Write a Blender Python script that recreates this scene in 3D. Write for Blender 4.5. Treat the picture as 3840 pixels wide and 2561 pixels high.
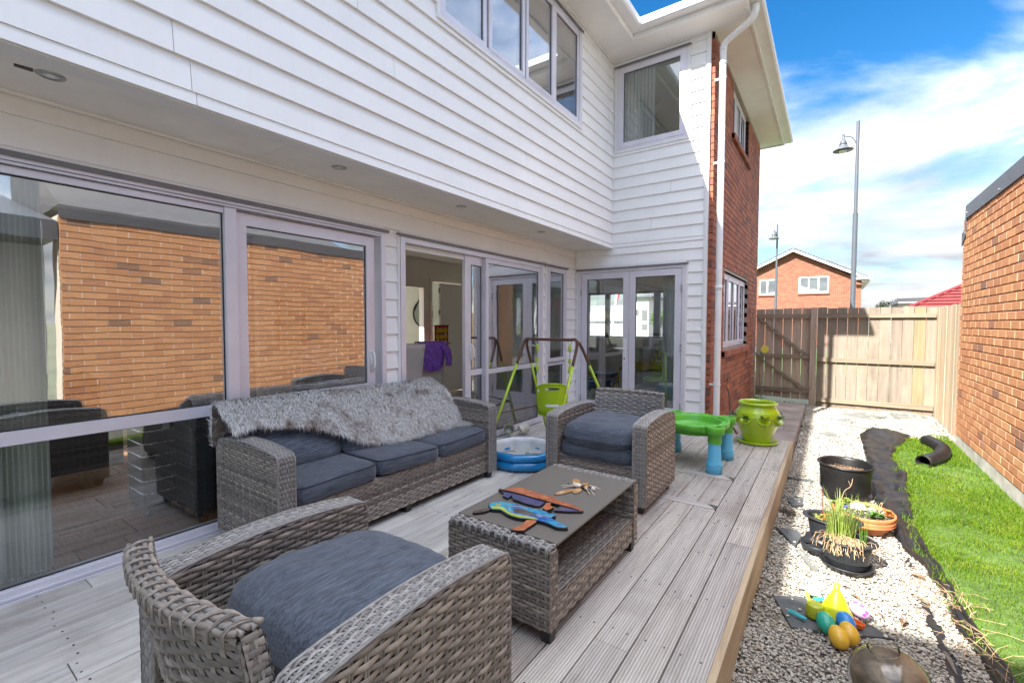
import bpy, bmesh, math, random
import numpy as np
from mathutils import Vector, Matrix, noise as mnoise
random.seed(7); rng = np.random.default_rng(7)
for o in list(bpy.data.objects): bpy.data.objects.remove(o)
SC = bpy.context.scene
COL = SC.collection
R = math.radians

# ---------------------------------------------------------------- camera, sky, sun, exposure
cam_d = bpy.data.cameras.new('camera'); cam = bpy.data.objects.new('camera', cam_d); COL.objects.link(cam)
SC.camera = cam
cam_d.sensor_width = 36.0; cam_d.lens = 16.003; cam_d.clip_start = 0.02; cam_d.clip_end = 3000
def cam_basis(yaw, pitch, roll):
    fwd = Vector((math.sin(yaw)*math.cos(pitch), math.cos(yaw)*math.cos(pitch), math.sin(pitch)))
    right = Vector((math.cos(yaw), -math.sin(yaw), 0)); up = right.cross(fwd)
    r2 = right*math.cos(roll)+up*math.sin(roll); u2 = up*math.cos(roll)-right*math.sin(roll)
    m = Matrix((r2, u2, -fwd)).transposed().to_4x4(); m.translation = Vector((0, 0, 1.30))
    return m
cam.matrix_world = cam_basis(R(-34.93), R(-2.3), R(0.10))

SUNV = Vector((0.304, 1.0, -0.88)).normalized()          # direction the sunlight travels
sun_d = bpy.data.lights.new('sun', 'SUN'); sun_d.energy = 2.0; sun_d.angle = R(0.53); sun_d.color = (1.0, 0.95, 0.87)
sun = bpy.data.objects.new('sun', sun_d); COL.objects.link(sun); sun.location = (-6, -18, 20)
sun.rotation_euler = SUNV.to_track_quat('-Z', 'Y').to_euler()

world = bpy.data.worlds.new('World'); SC.world = world; world.use_nodes = True
wt = world.node_tree; wt.nodes.clear()
def wn(t, **k):
    n = wt.nodes.new(t)
    for a, b in k.items(): setattr(n, a, b)
    return n
def wl(a, b): wt.links.new(a, b)
sky = wn('ShaderNodeTexSky', sky_type='NISHITA', sun_disc=False)
sky.sun_elevation = R(40.1); sky.sun_rotation = R(196.9); sky.altitude = 10; sky.air_density = 1.0; sky.dust_density = 0.6; sky.ozone_density = 2.0
tc = wn('ShaderNodeTexCoord')
sep = wn('ShaderNodeSeparateXYZ'); wl(tc.outputs['Generated'], sep.inputs[0])
zc = wn('ShaderNodeMath', operation='MAXIMUM'); wl(sep.outputs['Z'], zc.inputs[0]); zc.inputs[1].default_value = 0.0
za_ = wn('ShaderNodeMath', operation='ADD'); wl(zc.outputs[0], za_.inputs[0]); za_.inputs[1].default_value = 0.22
comb = wn('ShaderNodeCombineXYZ')
for i, ax in enumerate('XY'):
    dv = wn('ShaderNodeMath', operation='DIVIDE'); wl(sep.outputs[ax], dv.inputs[0]); wl(za_.outputs[0], dv.inputs[1]); wl(dv.outputs[0], comb.inputs[i])
mp = wn('ShaderNodeMapping'); wl(comb.outputs[0], mp.inputs[0]); mp.inputs['Location'].default_value = (5.2, 2.9, 0); mp.inputs['Rotation'].default_value = (0, 0, R(-25)); mp.inputs['Scale'].default_value = (0.8, 1.25, 1)
n1 = wn('ShaderNodeTexNoise'); wl(mp.outputs[0], n1.inputs['Vector']); n1.inputs['Scale'].default_value = 1.5; n1.inputs['Detail'].default_value = 9; n1.inputs['Roughness'].default_value = 0.58; n1.inputs['Distortion'].default_value = 0.35
# more cloud towards the horizon
el = wn('ShaderNodeMapRange'); wl(sep.outputs['Z'], el.inputs['Value']); el.inputs['From Min'].default_value = 0.05; el.inputs['From Max'].default_value = 0.55; el.inputs['To Min'].default_value = 0.19; el.inputs['To Max'].default_value = -0.05
el2 = wn('ShaderNodeMapRange'); wl(sep.outputs['Z'], el2.inputs['Value']); el2.inputs['From Min'].default_value = 0.58; el2.inputs['From Max'].default_value = 0.8; el2.inputs['To Min'].default_value = 0.0; el2.inputs['To Max'].default_value = 0.14  # extra cloud cover overhead, out of view, added to brighten the shade
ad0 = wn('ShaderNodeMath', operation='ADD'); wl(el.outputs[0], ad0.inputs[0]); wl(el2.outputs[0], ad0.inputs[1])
ad = wn('ShaderNodeMath', operation='ADD'); wl(n1.outputs['Fac'], ad.inputs[0]); wl(ad0.outputs[0], ad.inputs[1])
cm = wn('ShaderNodeMapRange', interpolation_type='SMOOTHSTEP'); wl(ad.outputs[0], cm.inputs['Value']); cm.inputs['From Min'].default_value = 0.39; cm.inputs['From Max'].default_value = 0.76
n2 = wn('ShaderNodeTexNoise'); mp2 = wn('ShaderNodeMapping'); wl(comb.outputs[0], mp2.inputs[0]); mp2.inputs['Location'].default_value = (0.4, 5.1, 0); wl(mp2.outputs[0], n2.inputs['Vector']); n2.inputs['Scale'].default_value = 1.3; n2.inputs['Detail'].default_value = 6
cr = wn('ShaderNodeValToRGB'); wl(n2.outputs['Fac'], cr.inputs[0])
cr.color_ramp.elements[0].position = 0.34; cr.color_ramp.elements[0].color = (1.35, 1.46, 1.64, 1)
cr.color_ramp.elements[1].position = 0.60; cr.color_ramp.elements[1].color = (4.1, 4.15, 4.3, 1)
# cloud brightness ramped up steeply overhead, added to lift the light in the shade
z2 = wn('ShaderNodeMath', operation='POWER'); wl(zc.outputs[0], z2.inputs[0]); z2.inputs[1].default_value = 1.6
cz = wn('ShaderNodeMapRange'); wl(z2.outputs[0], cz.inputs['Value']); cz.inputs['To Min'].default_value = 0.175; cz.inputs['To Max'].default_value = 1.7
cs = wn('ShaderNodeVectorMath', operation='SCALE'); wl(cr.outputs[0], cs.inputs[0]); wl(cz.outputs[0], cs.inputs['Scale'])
sat = wn('ShaderNodeHueSaturation'); wl(sky.outputs[0], sat.inputs['Color']); sat.inputs['Saturation'].default_value = 1.42; sat.inputs['Value'].default_value = 0.18
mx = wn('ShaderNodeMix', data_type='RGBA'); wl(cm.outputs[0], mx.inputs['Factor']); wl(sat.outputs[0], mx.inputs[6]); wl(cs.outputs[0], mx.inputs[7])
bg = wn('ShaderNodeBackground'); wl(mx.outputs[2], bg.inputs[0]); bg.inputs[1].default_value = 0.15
wo = wn('ShaderNodeOutputWorld'); wl(bg.outputs[0], wo.inputs[0])

SC.render.engine = 'CYCLES'
SC.view_settings.view_transform = 'Standard'; SC.view_settings.look = 'None'; SC.view_settings.gamma = 1.0
SC.view_settings.exposure = 3.15; SC.view_settings.use_curve_mapping = False
try:
    SC.cycles.max_bounces = 10; SC.cycles.diffuse_bounces = 5; SC.cycles.transparent_max_bounces = 24; SC.cycles.glossy_bounces = 5
except Exception: pass

# ---------------------------------------------------------------- helpers
GZ = -0.22                                                # level of the gravel; deck top is z = 0
class MB:
    def __init__(s): s.v = []; s.f = []; s.m = []; s.cur = 0
    def q(s, pts, m=None):
        b = len(s.v); s.v += [tuple(p) for p in pts]; s.f.append(tuple(range(b, b+len(pts)))); s.m.append(s.cur if m is None else m); return s
    def box(s, a, b, m=None):
        x0, x1 = sorted((a[0], b[0])); y0, y1 = sorted((a[1], b[1])); z0, z1 = sorted((a[2], b[2]))
        k = len(s.v); s.v += [(x0,y0,z0),(x1,y0,z0),(x1,y1,z0),(x0,y1,z0),(x0,y0,z1),(x1,y0,z1),(x1,y1,z1),(x0,y1,z1)]
        for f in ((0,3,2,1),(4,5,6,7),(0,1,5,4),(1,2,6,5),(2,3,7,6),(3,0,4,7)):
            s.f.append(tuple(k+i for i in f)); s.m.append(s.cur if m is None else m)
        return s
    def hexa(s, p, m=None):                               # 8 points, bottom ring then top ring
        k = len(s.v); s.v += [tuple(x) for x in p]
        for f in ((0,3,2,1),(4,5,6,7),(0,1,5,4),(1,2,6,5),(2,3,7,6),(3,0,4,7)):
            s.f.append(tuple(k+i for i in f)); s.m.append(s.cur if m is None else m)
        return s
    def prism(s, poly, z0, z1, m=None, axis='z', inset=0.0):     # closed polygon extruded; axis names the extrusion direction
        n = len(poly); k = len(s.v)
        def mk(p, h):
            return (p[0], p[1], h) if axis == 'z' else ((h, p[0], p[1]) if axis == 'x' else (p[0], h, p[1]))
        cx = sum(p[0] for p in poly)/n; cy = sum(p[1] for p in poly)/n
        s.v += [mk(p, z0) for p in poly]
        s.v += [mk((p[0]+(cx-p[0])*inset, p[1]+(cy-p[1])*inset), z1) for p in poly]
        mm = s.cur if m is None else m
        s.f.append(tuple(k+i for i in reversed(range(n)))); s.m.append(mm)
        s.f.append(tuple(k+n+i for i in range(n))); s.m.append(mm)
        for i in range(n):
            j = (i+1) % n; s.f.append((k+i, k+j, k+n+j, k+n+i)); s.m.append(mm)
        return s
    def tube(s, pts, r, n=8, m=None, cap=True, closed=False):
        pts = [Vector(p) for p in pts]; N = len(pts); rr = r if isinstance(r, (list, tuple)) else [r]*N
        k = len(s.v); mm = s.cur if m is None else m; up = None
        for i, p in enumerate(pts):
            if closed: t = pts[(i+1) % N]-pts[i-1]
            else: t = pts[min(i+1, N-1)]-pts[max(i-1, 0)]
            if t.length < 1e-9: t = Vector((0, 0, 1))
            t.normalize()
            if up is None:
                up = Vector((0, 0, 1)) if abs(t.z) < .9 else Vector((1, 0, 0))
            a = t.cross(up)
            if a.length < 1e-6: a = t.cross(Vector((0, 1, 0.3)))
            a.normalize(); b = a.cross(t).normalized(); up = b
            for j in range(n):
                th = 2*math.pi*j/n; s.v.append(tuple(p+(a*math.cos(th)+b*math.sin(th))*rr[i]))
        for i in range(N if closed else N-1):
            i2 = (i+1) % N
            for j in range(n):
                j2 = (j+1) % n; s.f.append((k+i*n+j, k+i*n+j2, k+i2*n+j2, k+i2*n+j)); s.m.append(mm)
        if cap and not closed:
            s.f.append(tuple(k+j for j in reversed(range(n)))); s.m.append(mm)
            s.f.append(tuple(k+(N-1)*n+j for j in range(n))); s.m.append(mm)
        return s
    def lathe(s, prof, c=(0,0,0), n=28, m=None, sx=1.0, sy=1.0, capb=True, capt=False, M4=None):
        k = len(s.v); mm = s.cur if m is None else m
        for (r, h) in prof:
            for j in range(n):
                th = 2*math.pi*j/n; p = Vector((r*sx*math.cos(th), r*sy*math.sin(th), h))
                if M4 is not None: p = M4 @ p
                s.v.append((p.x+c[0], p.y+c[1], p.z+c[2]))
        for i in range(len(prof)-1):
            for j in range(n):
                j2 = (j+1) % n; s.f.append((k+i*n+j, k+i*n+j2, k+(i+1)*n+j2, k+(i+1)*n+j)); s.m.append(mm)
        if capb: s.f.append(tuple(k+j for j in reversed(range(n)))); s.m.append(mm)
        if capt: s.f.append(tuple(k+(len(prof)-1)*n+j for j in range(n))); s.m.append(mm)
        return s
    def grid(s, fn, nu, nv, m=None, wrap=False):
        k = len(s.v); mm = s.cur if m is None else m
        for i in range(nu+1):
            for j in range(nv+1): s.v.append(tuple(fn(i/nu, j/nv)))
        for i in range(nu):
            for j in range(nv):
                s.f.append((k+i*(nv+1)+j, k+(i+1)*(nv+1)+j, k+(i+1)*(nv+1)+j+1, k+i*(nv+1)+j+1)); s.m.append(mm)
        return s
    def build(s, name, mats, parent=None, smooth=False, label=None, kind=None, fixn=False):
        off = Vector((0, 0, 0)); p = parent
        while p is not None: off += p.location; p = p.parent
        me = bpy.data.meshes.new(name)
        v = np.array(s.v, dtype=np.float64) if s.v else np.zeros((0, 3))
        v = v-np.array(off)
        me.from_pydata(v.tolist(), [], s.f)
        for mt in (mats if isinstance(mats, (list, tuple)) else [mats]): me.materials.append(mt)
        if any(s.m): me.polygons.foreach_set('material_index', s.m)
        if smooth: me.polygons.foreach_set('use_smooth', [True]*len(s.f))
        if fixn:
            bm = bmesh.new(); bm.from_mesh(me); bmesh.ops.remove_doubles(bm, verts=bm.verts, dist=1e-5); bmesh.ops.recalc_face_normals(bm, faces=bm.faces); bm.to_mesh(me); bm.free()
        me.update()
        o = bpy.data.objects.new(name, me); COL.objects.link(o)
        if parent is not None: o.parent = parent
        if label: o['label'] = label
        if kind: o['kind'] = kind
        return o
def tag(o, label=None, cat=None, group=None, kind=None):
    if label: o['label'] = label
    if cat: o['category'] = cat
    if group: o['group'] = group
    if kind: o['kind'] = kind
    return o
def thing(name, label, cat, loc=(0,0,0), group=None, kind=None):
    o = bpy.data.objects.new(name, None); COL.objects.link(o); o.location = loc; o.empty_display_size = 0.1
    return tag(o, label, cat, group, kind)
def inst(src, parent, loc, rot=None, scale=None, name=None, label=None):
    o = src.copy(); COL.objects.link(o); o.parent = parent; o.location = loc
    if rot is not None: o.rotation_euler = rot
    if scale is not None: o.scale = scale
    if label: o['label'] = label
    elif 'label' in o: del o['label']
    return o
def mesh_np(name, V, F, mats, parent=None, kind=None, smooth=False):
    me = bpy.data.meshes.new(name); V = np.asarray(V, np.float32); F = np.asarray(F, np.int32); n = F.shape[1]
    off = np.zeros(3); p = parent
    while p is not None: off = off+np.array(p.location); p = p.parent
    V = V-off.astype(np.float32)
    me.vertices.add(len(V)); me.vertices.foreach_set('co', V.ravel())
    me.loops.add(F.size); me.loops.foreach_set('vertex_index', F.ravel())
    me.polygons.add(len(F)); me.polygons.foreach_set('loop_start', np.arange(0, F.size, n, dtype=np.int32)); me.polygons.foreach_set('loop_total', np.full(len(F), n, np.int32))
    if smooth: me.polygons.foreach_set('use_smooth', np.ones(len(F), bool))
    for mt in (mats if isinstance(mats, (list, tuple)) else [mats]): me.materials.append(mt)
    me.update(calc_edges=True); me.validate()
    o = bpy.data.objects.new(name, me); COL.objects.link(o)
    if parent is not None: o.parent = parent
    if kind: o['kind'] = kind
    return o
def smoothpath(pts, n=6, closed=False):                   # Catmull-Rom
    P = [Vector(p) for p in pts]; out = []; N = len(P)
    rngi = range(N if closed else N-1)
    for i in rngi:
        if closed: a, b, c, d = P[i-1], P[i], P[(i+1) % N], P[(i+2) % N]
        else: a, b, c, d = P[max(i-1, 0)], P[i], P[i+1], P[min(i+2, N-1)]
        for k in range(n):
            t = k/n; out.append(0.5*((2*b)+(c-a)*t+(2*a-5*b+4*c-d)*t*t+(3*b-a-3*c+d)*t**3))
    if not closed: out.append(P[-1])
    return out
def nz(x, y, z=0.0, s=1.0): return mnoise.noise(Vector((x*s, y*s, z*s)))

# ---------------------------------------------------------------- materials
class NT:
    def __init__(s, name):
        s.mat = bpy.data.materials.new(name); s.mat.use_nodes = True; s.t = s.mat.node_tree
        s.b = s.t.nodes['Principled BSDF']; s.out = s.t.nodes['Material Output']
    def n(s, t, ins=None, **k):
        nd = s.t.nodes.new(t)
        for a, b in k.items(): setattr(nd, a, b)
        for a, b in (ins or {}).items():
            if hasattr(b, 'is_output') or isinstance(b, bpy.types.NodeSocket): s.t.links.new(b, nd.inputs[a])
            else: nd.inputs[a].default_value = b
        return nd
    def l(s, a, b): s.t.links.new(a, b)
    def coord(s, scale=(1,1,1), kind='Object', rot=(0,0,0), jitter=False):
        c = s.n('ShaderNodeTexCoord'); v = c.outputs[kind]
        if jitter:
            oi = s.n('ShaderNodeObjectInfo'); g = s.n('ShaderNodeNewGeometry')
            a = s.n('ShaderNodeMath', {0: oi.outputs['Random'], 1: g.outputs['Random Per Island']}, operation='ADD')
            m = s.n('ShaderNodeMath', {0: a.outputs[0], 1: 37.0}, operation='MULTIPLY')
            v = s.n('ShaderNodeVectorMath', {0: v, 1: m.outputs[0]}, operation='ADD').outputs[0]
        return s.n('ShaderNodeMapping', {'Vector': v, 'Scale': scale, 'Rotation': rot}).outputs[0]
    def noise(s, vec, scale, detail=4, rough=.55, dist=0.0):
        return s.n('ShaderNodeTexNoise', {'Vector': vec, 'Scale': scale, 'Detail': detail, 'Roughness': rough, 'Distortion': dist}).outputs['Fac']
    def ramp(s, fac, stops):
        r = s.n('ShaderNodeValToRGB', {0: fac}); e = r.color_ramp.elements
        while len(e) > 1: e.remove(e[-1])
        for i, (p, c) in enumerate(stops):
            if i == 0: e[0].position = p; el_ = e[0]
            else: el_ = e.new(p)
            el_.color = (c[0], c[1], c[2], 1)
        return r.outputs[0]
    def mix(s, fac, a, b, mode='MIX'):
        m = s.n('ShaderNodeMix', data_type='RGBA', blend_type=mode)
        for k, x in ((0, fac), (6, a), (7, b)):
            if isinstance(x, bpy.types.NodeSocket): s.l(x, m.inputs[k])
            else: m.inputs[k].default_value = x if k == 0 else (x[0], x[1], x[2], 1)
        return m.outputs[2]
    def math(s, op, a, b=0.0):
        return s.n('ShaderNodeMath', {0: a, 1: b}, operation=op).outputs[0]
    def rnd(s):
        oi = s.n('ShaderNodeObjectInfo'); g = s.n('ShaderNodeNewGeometry')
        return s.math('FRACT', s.math('ADD', s.math('MULTIPLY', oi.outputs['Random'], 7.31), g.outputs['Random Per Island']))
    def bump(s, h, strength=.3, dist=.01, prev=None):
        d = {'Height': h, 'Strength': strength, 'Distance': dist}
        if prev is not None: d['Normal'] = prev
        return s.n('ShaderNodeBump', d).outputs[0]
    def fin(s, color=None, rough=None, normal=None, metallic=None, spec=None, **k):
        for key, x in (('Base Color', color), ('Roughness', rough), ('Normal', normal), ('Metallic', metallic), ('Specular IOR Level', spec)):
            if x is None: continue
            if isinstance(x, bpy.types.NodeSocket): s.l(x, s.b.inputs[key])
            elif key == 'Base Color': s.b.inputs[key].default_value = (x[0], x[1], x[2], 1)
            else: s.b.inputs[key].default_value = x
        for a, b in k.items(): s.b.inputs[a.replace('_', ' ')].default_value = b
        return s.mat
def simple(name, col, rough=.5, var=.12, scale=9, bump=.15, bs=60, metallic=0.0, spec=None, dirt=None, **k):
    t = NT(name); v = t.coord(jitter=False)
    f = t.noise(v, scale, 5); f2 = t.noise(v, bs, 3)
    a = [max(c*(1-var*1.6), 0) for c in col]; b = [min(c*(1+var), 1) for c in col]
    c = t.ramp(f, [(.28, a), (.72, b)])
    if dirt:
        d = t.noise(v, scale*.45, 6, .65); dm = t.ramp(d, [(.55, (0,0,0)), (.72, (1,1,1))])
        c = t.mix(t.math('MULTIPLY', dm, .45), c, dirt)
    r = t.n('ShaderNodeMapRange', {'Value': f2, 'To Min': max(rough-.08, .02), 'To Max': min(rough+.1, 1)}).outputs[0]
    return t.fin(c, r, t.bump(f2, bump, .004) if bump else None, metallic, spec, **k)
MAT = {}
def m_board():
    t = NT('white_weatherboard'); v = t.coord((1, 1, 1), jitter=True)
    f = t.noise(v, 1.7, 5); f2 = t.noise(t.coord((40, 1.2, 40), jitter=True), 6, 4)
    c = t.ramp(f, [(.3, (.80, .80, .81)), (.7, (.87, .87, .875))])
    st = t.noise(t.coord((9, 9, .8)), 2.2, 6, .7); c = t.mix(t.math('MULTIPLY', t.ramp(st, [(.50, (0, 0, 0)), (.74, (1, 1, 1))]), .10), c, (.55, .52, .48))
    return t.fin(c, .42, t.bump(f2, .08, .003, t.bump(f, .12, .03)))
MAT['board'] = m_board()
MAT['white'] = simple('white_paint', (.76, .76, .775), .4, .04, 3, .04)
MAT['soffit'] = simple('soffit_paint', (.80, .79, .78), .55, .04, 2.5, .05)
MAT['soffit_lo'] = simple('soffit_fibre_cement', (.80, .78, .75), .6, .05, 4, .08, 50)
MAT['alu'] = simple('silver_powder_coat', (.70, .685, .765), .38, .05, 5, .05, 200, metallic=.25)
MAT['alu_dark'] = simple('grey_track', (.16, .16, .17), .4, .1, 12)
MAT['gasket'] = simple('black_rubber_gasket', (.015, .015, .018), .5, .1)
def m_glass(name, fac, tint=(.93, .96, .95)):
    t = NT(name); t.t.nodes.remove(t.b)
    v = t.coord((1, 1, 1)); h = t.noise(v, 2.2, 2, .4)
    bn = t.bump(h, .045, .02)
    gl = t.n('ShaderNodeBsdfGlossy', {'Color': (.98, .98, 1, 1), 'Roughness': .004, 'Normal': bn})
    tr = t.n('ShaderNodeBsdfTransparent', {'Color': (*tint, 1)})
    fr = t.n('ShaderNodeFresnel', {'IOR': 1.5})
    f = t.math('MINIMUM', t.math('ADD', t.math('MULTIPLY', fr.outputs[0], 1.6), fac), .9)
    ms = t.n('ShaderNodeMixShader', {0: f, 1: tr.outputs[0], 2: gl.outputs[0]}); t.l(ms.outputs[0], t.out.inputs['Surface']); return t.mat
MAT['glass'] = m_glass('window_glass', .32)
MAT['glass_clear'] = m_glass('clear_door_glass', .06)
def m_brick(name, stops, sat=1.0):
    t = NT(name); v = t.coord((1, 1, 1), jitter=True); r = t.rnd()
    c = t.ramp(r, stops)
    f = t.noise(v, 14, 6, .7); f2 = t.noise(v, 110, 4, .7)
    c = t.mix(.55, c, t.ramp(f, [(.25, (.72, .68, .66)), (.75, (1.25, 1.22, 1.2))]), 'MULTIPLY')
    c = t.mix(.35, c, t.ramp(f2, [(.3, (.7, .7, .7)), (.7, (1.25, 1.25, 1.25))]), 'MULTIPLY')
    return t.fin(c, .82, t.bump(f2, .5, .004, t.bump(f, .3, .01)))
MAT['brick_red'] = m_brick('red_clay_brick', [(0, (.22, .075, .045)), (.35, (.32, .105, .055)), (.62, (.36, .125, .065)), (.8, (.27, .085, .055)), (.92, (.15, .065, .055)), (1, (.33, .12, .07))])
MAT['brick_orange'] = m_brick('orange_clay_brick', [(0, (.41, .18, .080)), (.3, (.46, .22, .098)), (.6, (.50, .25, .118)), (.85, (.43, .19, .088)), (.94, (.37, .165, .08)), (.975, (.25, .125, .075)), (1, (.19, .105, .075))])
MAT['mortar_dark'] = simple('mortar_grey', (.30, .25, .215), .9, .15, 20, .4, 120)
MAT['mortar_pale'] = simple('mortar_pale', (.68, .64, .58), .9, .12, 20, .4, 120)
MAT['concrete'] = simple('footing_concrete', (.46, .45, .42), .85, .2, 7, .35, 70, dirt=(.14, .13, .11))
MAT['slab'] = simple('path_concrete', (.27, .225, .205), .8, .25, 3, .3, 60, dirt=(.13, .11, .10))
MAT['flashing'] = simple('dark_steel_flashing', (.085, .09, .105), .4, .1, 4, .05, metallic=.3)
def m_wood(name, stops, dirc, groove=None, rough=.75, knots=True, stain=None, gstr=.6):
    t = NT(name); sc = {'x': (1.2, 26, 26), 'y': (26, 1.2, 26), 'z': (26, 26, 1.2)}[dirc]
    v = t.coord(sc, jitter=True); w = t.coord((1, 1, 1), jitter=True)
    g = t.noise(v, 1.0, 8, .62, .6); g2 = t.noise(v, 3.2, 4, .6)
    r = t.rnd(); c = t.ramp(g, stops)
    c = t.mix(.30, c, t.ramp(g2, [(.3, (.62, .6, .58)), (.7, (1.2, 1.2, 1.2))]), 'MULTIPLY')
    c = t.mix(1, c, t.ramp(r, [(0, (.88, .87, .87)), (.5, (1, 1, 1)), (1, (1.09, 1.07, 1.04))]), 'MULTIPLY')
    if knots:
        ks = {'x': (1.3, 5, 5), 'y': (5, 1.3, 5), 'z': (5, 5, 1.3)}[dirc]
        k = t.n('ShaderNodeTexVoronoi', {'Vector': t.coord(ks, jitter=True), 'Scale': 1.6}, feature='F1').outputs['Distance']
        c = t.mix(t.math('MULTIPLY', t.ramp(k, [(.03, (1, 1, 1)), (.11, (0, 0, 0))]), .65), c, (.16, .09, .05))
    if stain:
        s_ = t.noise(w, 1.3, 6, .65); c = t.mix(t.math('MULTIPLY', t.ramp(s_, [(.50, (0, 0, 0)), (.66, (1, 1, 1))]), .48), c, stain)
    nrm = t.bump(g2, .35, .002)
    if groove:
        wv = t.n('ShaderNodeTexWave', {'Vector': t.coord((1, 1, 1)), 'Scale': groove}, wave_type='BANDS', bands_direction='X', wave_profile='SIN').outputs['Fac']
        nrm = t.bump(wv, gstr, .004, nrm)
        c = t.mix(t.math('MULTIPLY', t.ramp(wv, [(.0, (1, 1, 1)), (.28, (0, 0, 0))]), .6*gstr), c, (.10, .09, .085))
    return t.fin(c, rough, nrm)
MAT['deck'] = m_wood('weathered_deck_timber', [(.25, (.33, .30, .275)), (.5, (.49, .46, .43)), (.75, (.58, .555, .525))], 'y', 26.0, stain=(.17, .13, .10), gstr=.85)
MAT['deck_smooth'] = m_wood('weathered_smooth_timber', [(.25, (.36, .34, .325)), (.5, (.54, .52, .505)), (.75, (.63, .615, .60))], 'y', 26.0, stain=(.20, .17, .15), gstr=.35)
MAT['deck_cross'] = m_wood('weathered_cross_timber', [(.25, (.26, .24, .225)), (.5, (.41, .39, .37)), (.75, (.49, .47, .45))], 'x', None, knots=False)
MAT['fascia'] = m_wood('pine_fascia', [(.25, (.28, .20, .125)), (.5, (.42, .325, .215)), (.75, (.50, .40, .28))], 'y', None, stain=(.2, .14, .09))
MAT['pine'] = m_wood('pine_paling', [(.25, (.135, .108, .084)), (.5, (.195, .162, .128)), (.75, (.24, .208, .172))], 'z', None, stain=(.30, .24, .17))
MAT['pine_pale'] = m_wood('pale_sunlit_paling', [(.25, (.36, .27, .19)), (.5, (.48, .38, .27)), (.75, (.56, .46, .34))], 'z', None, stain=(.34, .30, .16))  # paler side boards, lightened in colour to carry the grazing sunlight
MAT['pine_green'] = m_wood('green_treated_paling', [(.25, (.135, .115, .062)), (.5, (.185, .158, .09)), (.75, (.225, .195, .122))], 'z', None)
MAT['pine_rail'] = m_wood('pine_rail', [(.25, (.14, .11, .077)), (.5, (.20, .162, .116)), (.75, (.24, .20, .148))], 'x', None)
MAT['pine_old'] = m_wood('older_paling', [(.25, (.24, .18, .135)), (.5, (.36, .285, .22)), (.75, (.45, .37, .30))], 'z', None)
MAT['nail'] = simple('nail_head', (.05, .05, .055), .5, .2, metallic=.6)
MAT['galv'] = simple('galvanised_steel', (.45, .46, .47), .35, .15, 30, .1, metallic=.8)
def m_wicker(name, stops):
    t = NT(name); v = t.coord((1, 1, 1), jitter=True); r = t.rnd()
    c = t.ramp(r, stops); f = t.noise(v, 40, 4, .6); f2 = t.noise(v, 260, 2)
    c = t.mix(.6, c, t.ramp(f, [(.3, (.55, .55, .56)), (.7, (1.35, 1.32, 1.28))]), 'MULTIPLY')
    return t.fin(c, .42, t.bump(f2, .15, .001), spec=.5)
MAT['wicker'] = m_wicker('grey_brown_wicker', [(0, (.12, .104, .092)), (.3, (.19, .167, .148)), (.6, (.255, .224, .197)), (.85, (.33, .288, .25)), (1, (.16, .138, .12))])
MAT['wicker_pale'] = m_wicker('pale_grey_wicker', [(0, (.18, .172, .168)), (.4, (.27, .258, .25)), (.7, (.34, .325, .312)), (1, (.22, .205, .195))])
MAT['wicker_core'] = simple('dark_shade_core_frame', (.045, .038, .034), .8, .1)  # frame and inner cores, coloured dark for the shade between strands
MAT['foot'] = simple('dark_plastic_foot', (.025, .022, .022), .45, .1)
def m_fabric(name, a, b, ax=(2.2, 34, 34)):
    t = NT(name); v = t.coord(ax); f = t.noise(v, 4, 6, .7); w = t.noise(t.coord((1, 1, 1)), 400, 2); f3 = t.noise(t.coord((1, 1, 1)), 5, 4)
    c = t.ramp(f, [(.34, a), (.66, b)]); c = t.mix(.45, c, t.ramp(f3, [(.3, (.75, .75, .77)), (.7, (1.15, 1.15, 1.13))]), 'MULTIPLY')
    return t.fin(c, .88, t.bump(w, .25, .001, t.bump(f3, .25, .02)), Sheen_Weight=.15)
MAT['fabric'] = m_fabric('slate_blue_fabric', (.026, .034, .050), (.105, .125, .165))
MAT['fabric_y'] = m_fabric('slate_blue_fabric_lengthwise', (.026, .034, .050), (.105, .125, .165), (34, 2.2, 34))
MAT['fabric_dark'] = m_fabric('slate_fabric_piping', (.03, .035, .05), (.05, .06, .08))
MAT['table_top'] = simple('grey_brown_frosted_glass', (.145, .13, .115), .38, .05, 2, .03, 300, dirt=(.20, .185, .165))
def m_sheen(name, col, rough=.3, var=.06, **k): return simple(name, col, rough, var, 6, .03, 150, **k)
MAT['pl_green'] = m_sheen('green_toy_plastic', (.10, .42, .035), .32)
MAT['pl_blue'] = m_sheen('light_blue_toy_plastic', (.11, .46, .72), .35)
MAT['pl_lime'] = m_sheen('lime_plastic', (.36, .52, .012), .35)
MAT['lime_paint'] = m_sheen('lime_steel_paint', (.44, .62, .04), .35)
MAT['brown_paint'] = m_sheen('brown_steel_paint', (.105, .05, .035), .4)
MAT['pot_lime'] = m_sheen('lime_ceramic_glaze', (.36, .54, .006), .12, .1, Coat_Weight=.6, Coat_Roughness=.06)
MAT['pl_black'] = simple('black_pot_plastic', (.008, .008, .009), .40, .3, 9, .15, 50, dirt=(.022, .02, .018))
MAT['pl_grey'] = simple('dark_grey_pot_plastic', (.018, .020, .024), .4, .2, 9, .1, 50)
MAT['terracotta'] = simple('terracotta', (.52, .17, .06), .7, .15, 12, .2, 60, dirt=(.35, .13, .06))
MAT['soil'] = simple('soil', (.055, .04, .03), .95, .4, 25, .8, 60)
MAT['bark'] = simple('bark_mulch', (.20, .125, .075), .9, .4, 40, .5, 90)
MAT['dry'] = simple('dry_straw', (.48, .33, .19), .8, .3, 25, .1)
MAT['slate'] = simple('slate_stone', (.075, .08, .083), .65, .25, 8, .4, 40)
MAT['slate_pale'] = simple('weathered_slate', (.17, .175, .16), .75, .25, 8, .4, 40)
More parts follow.
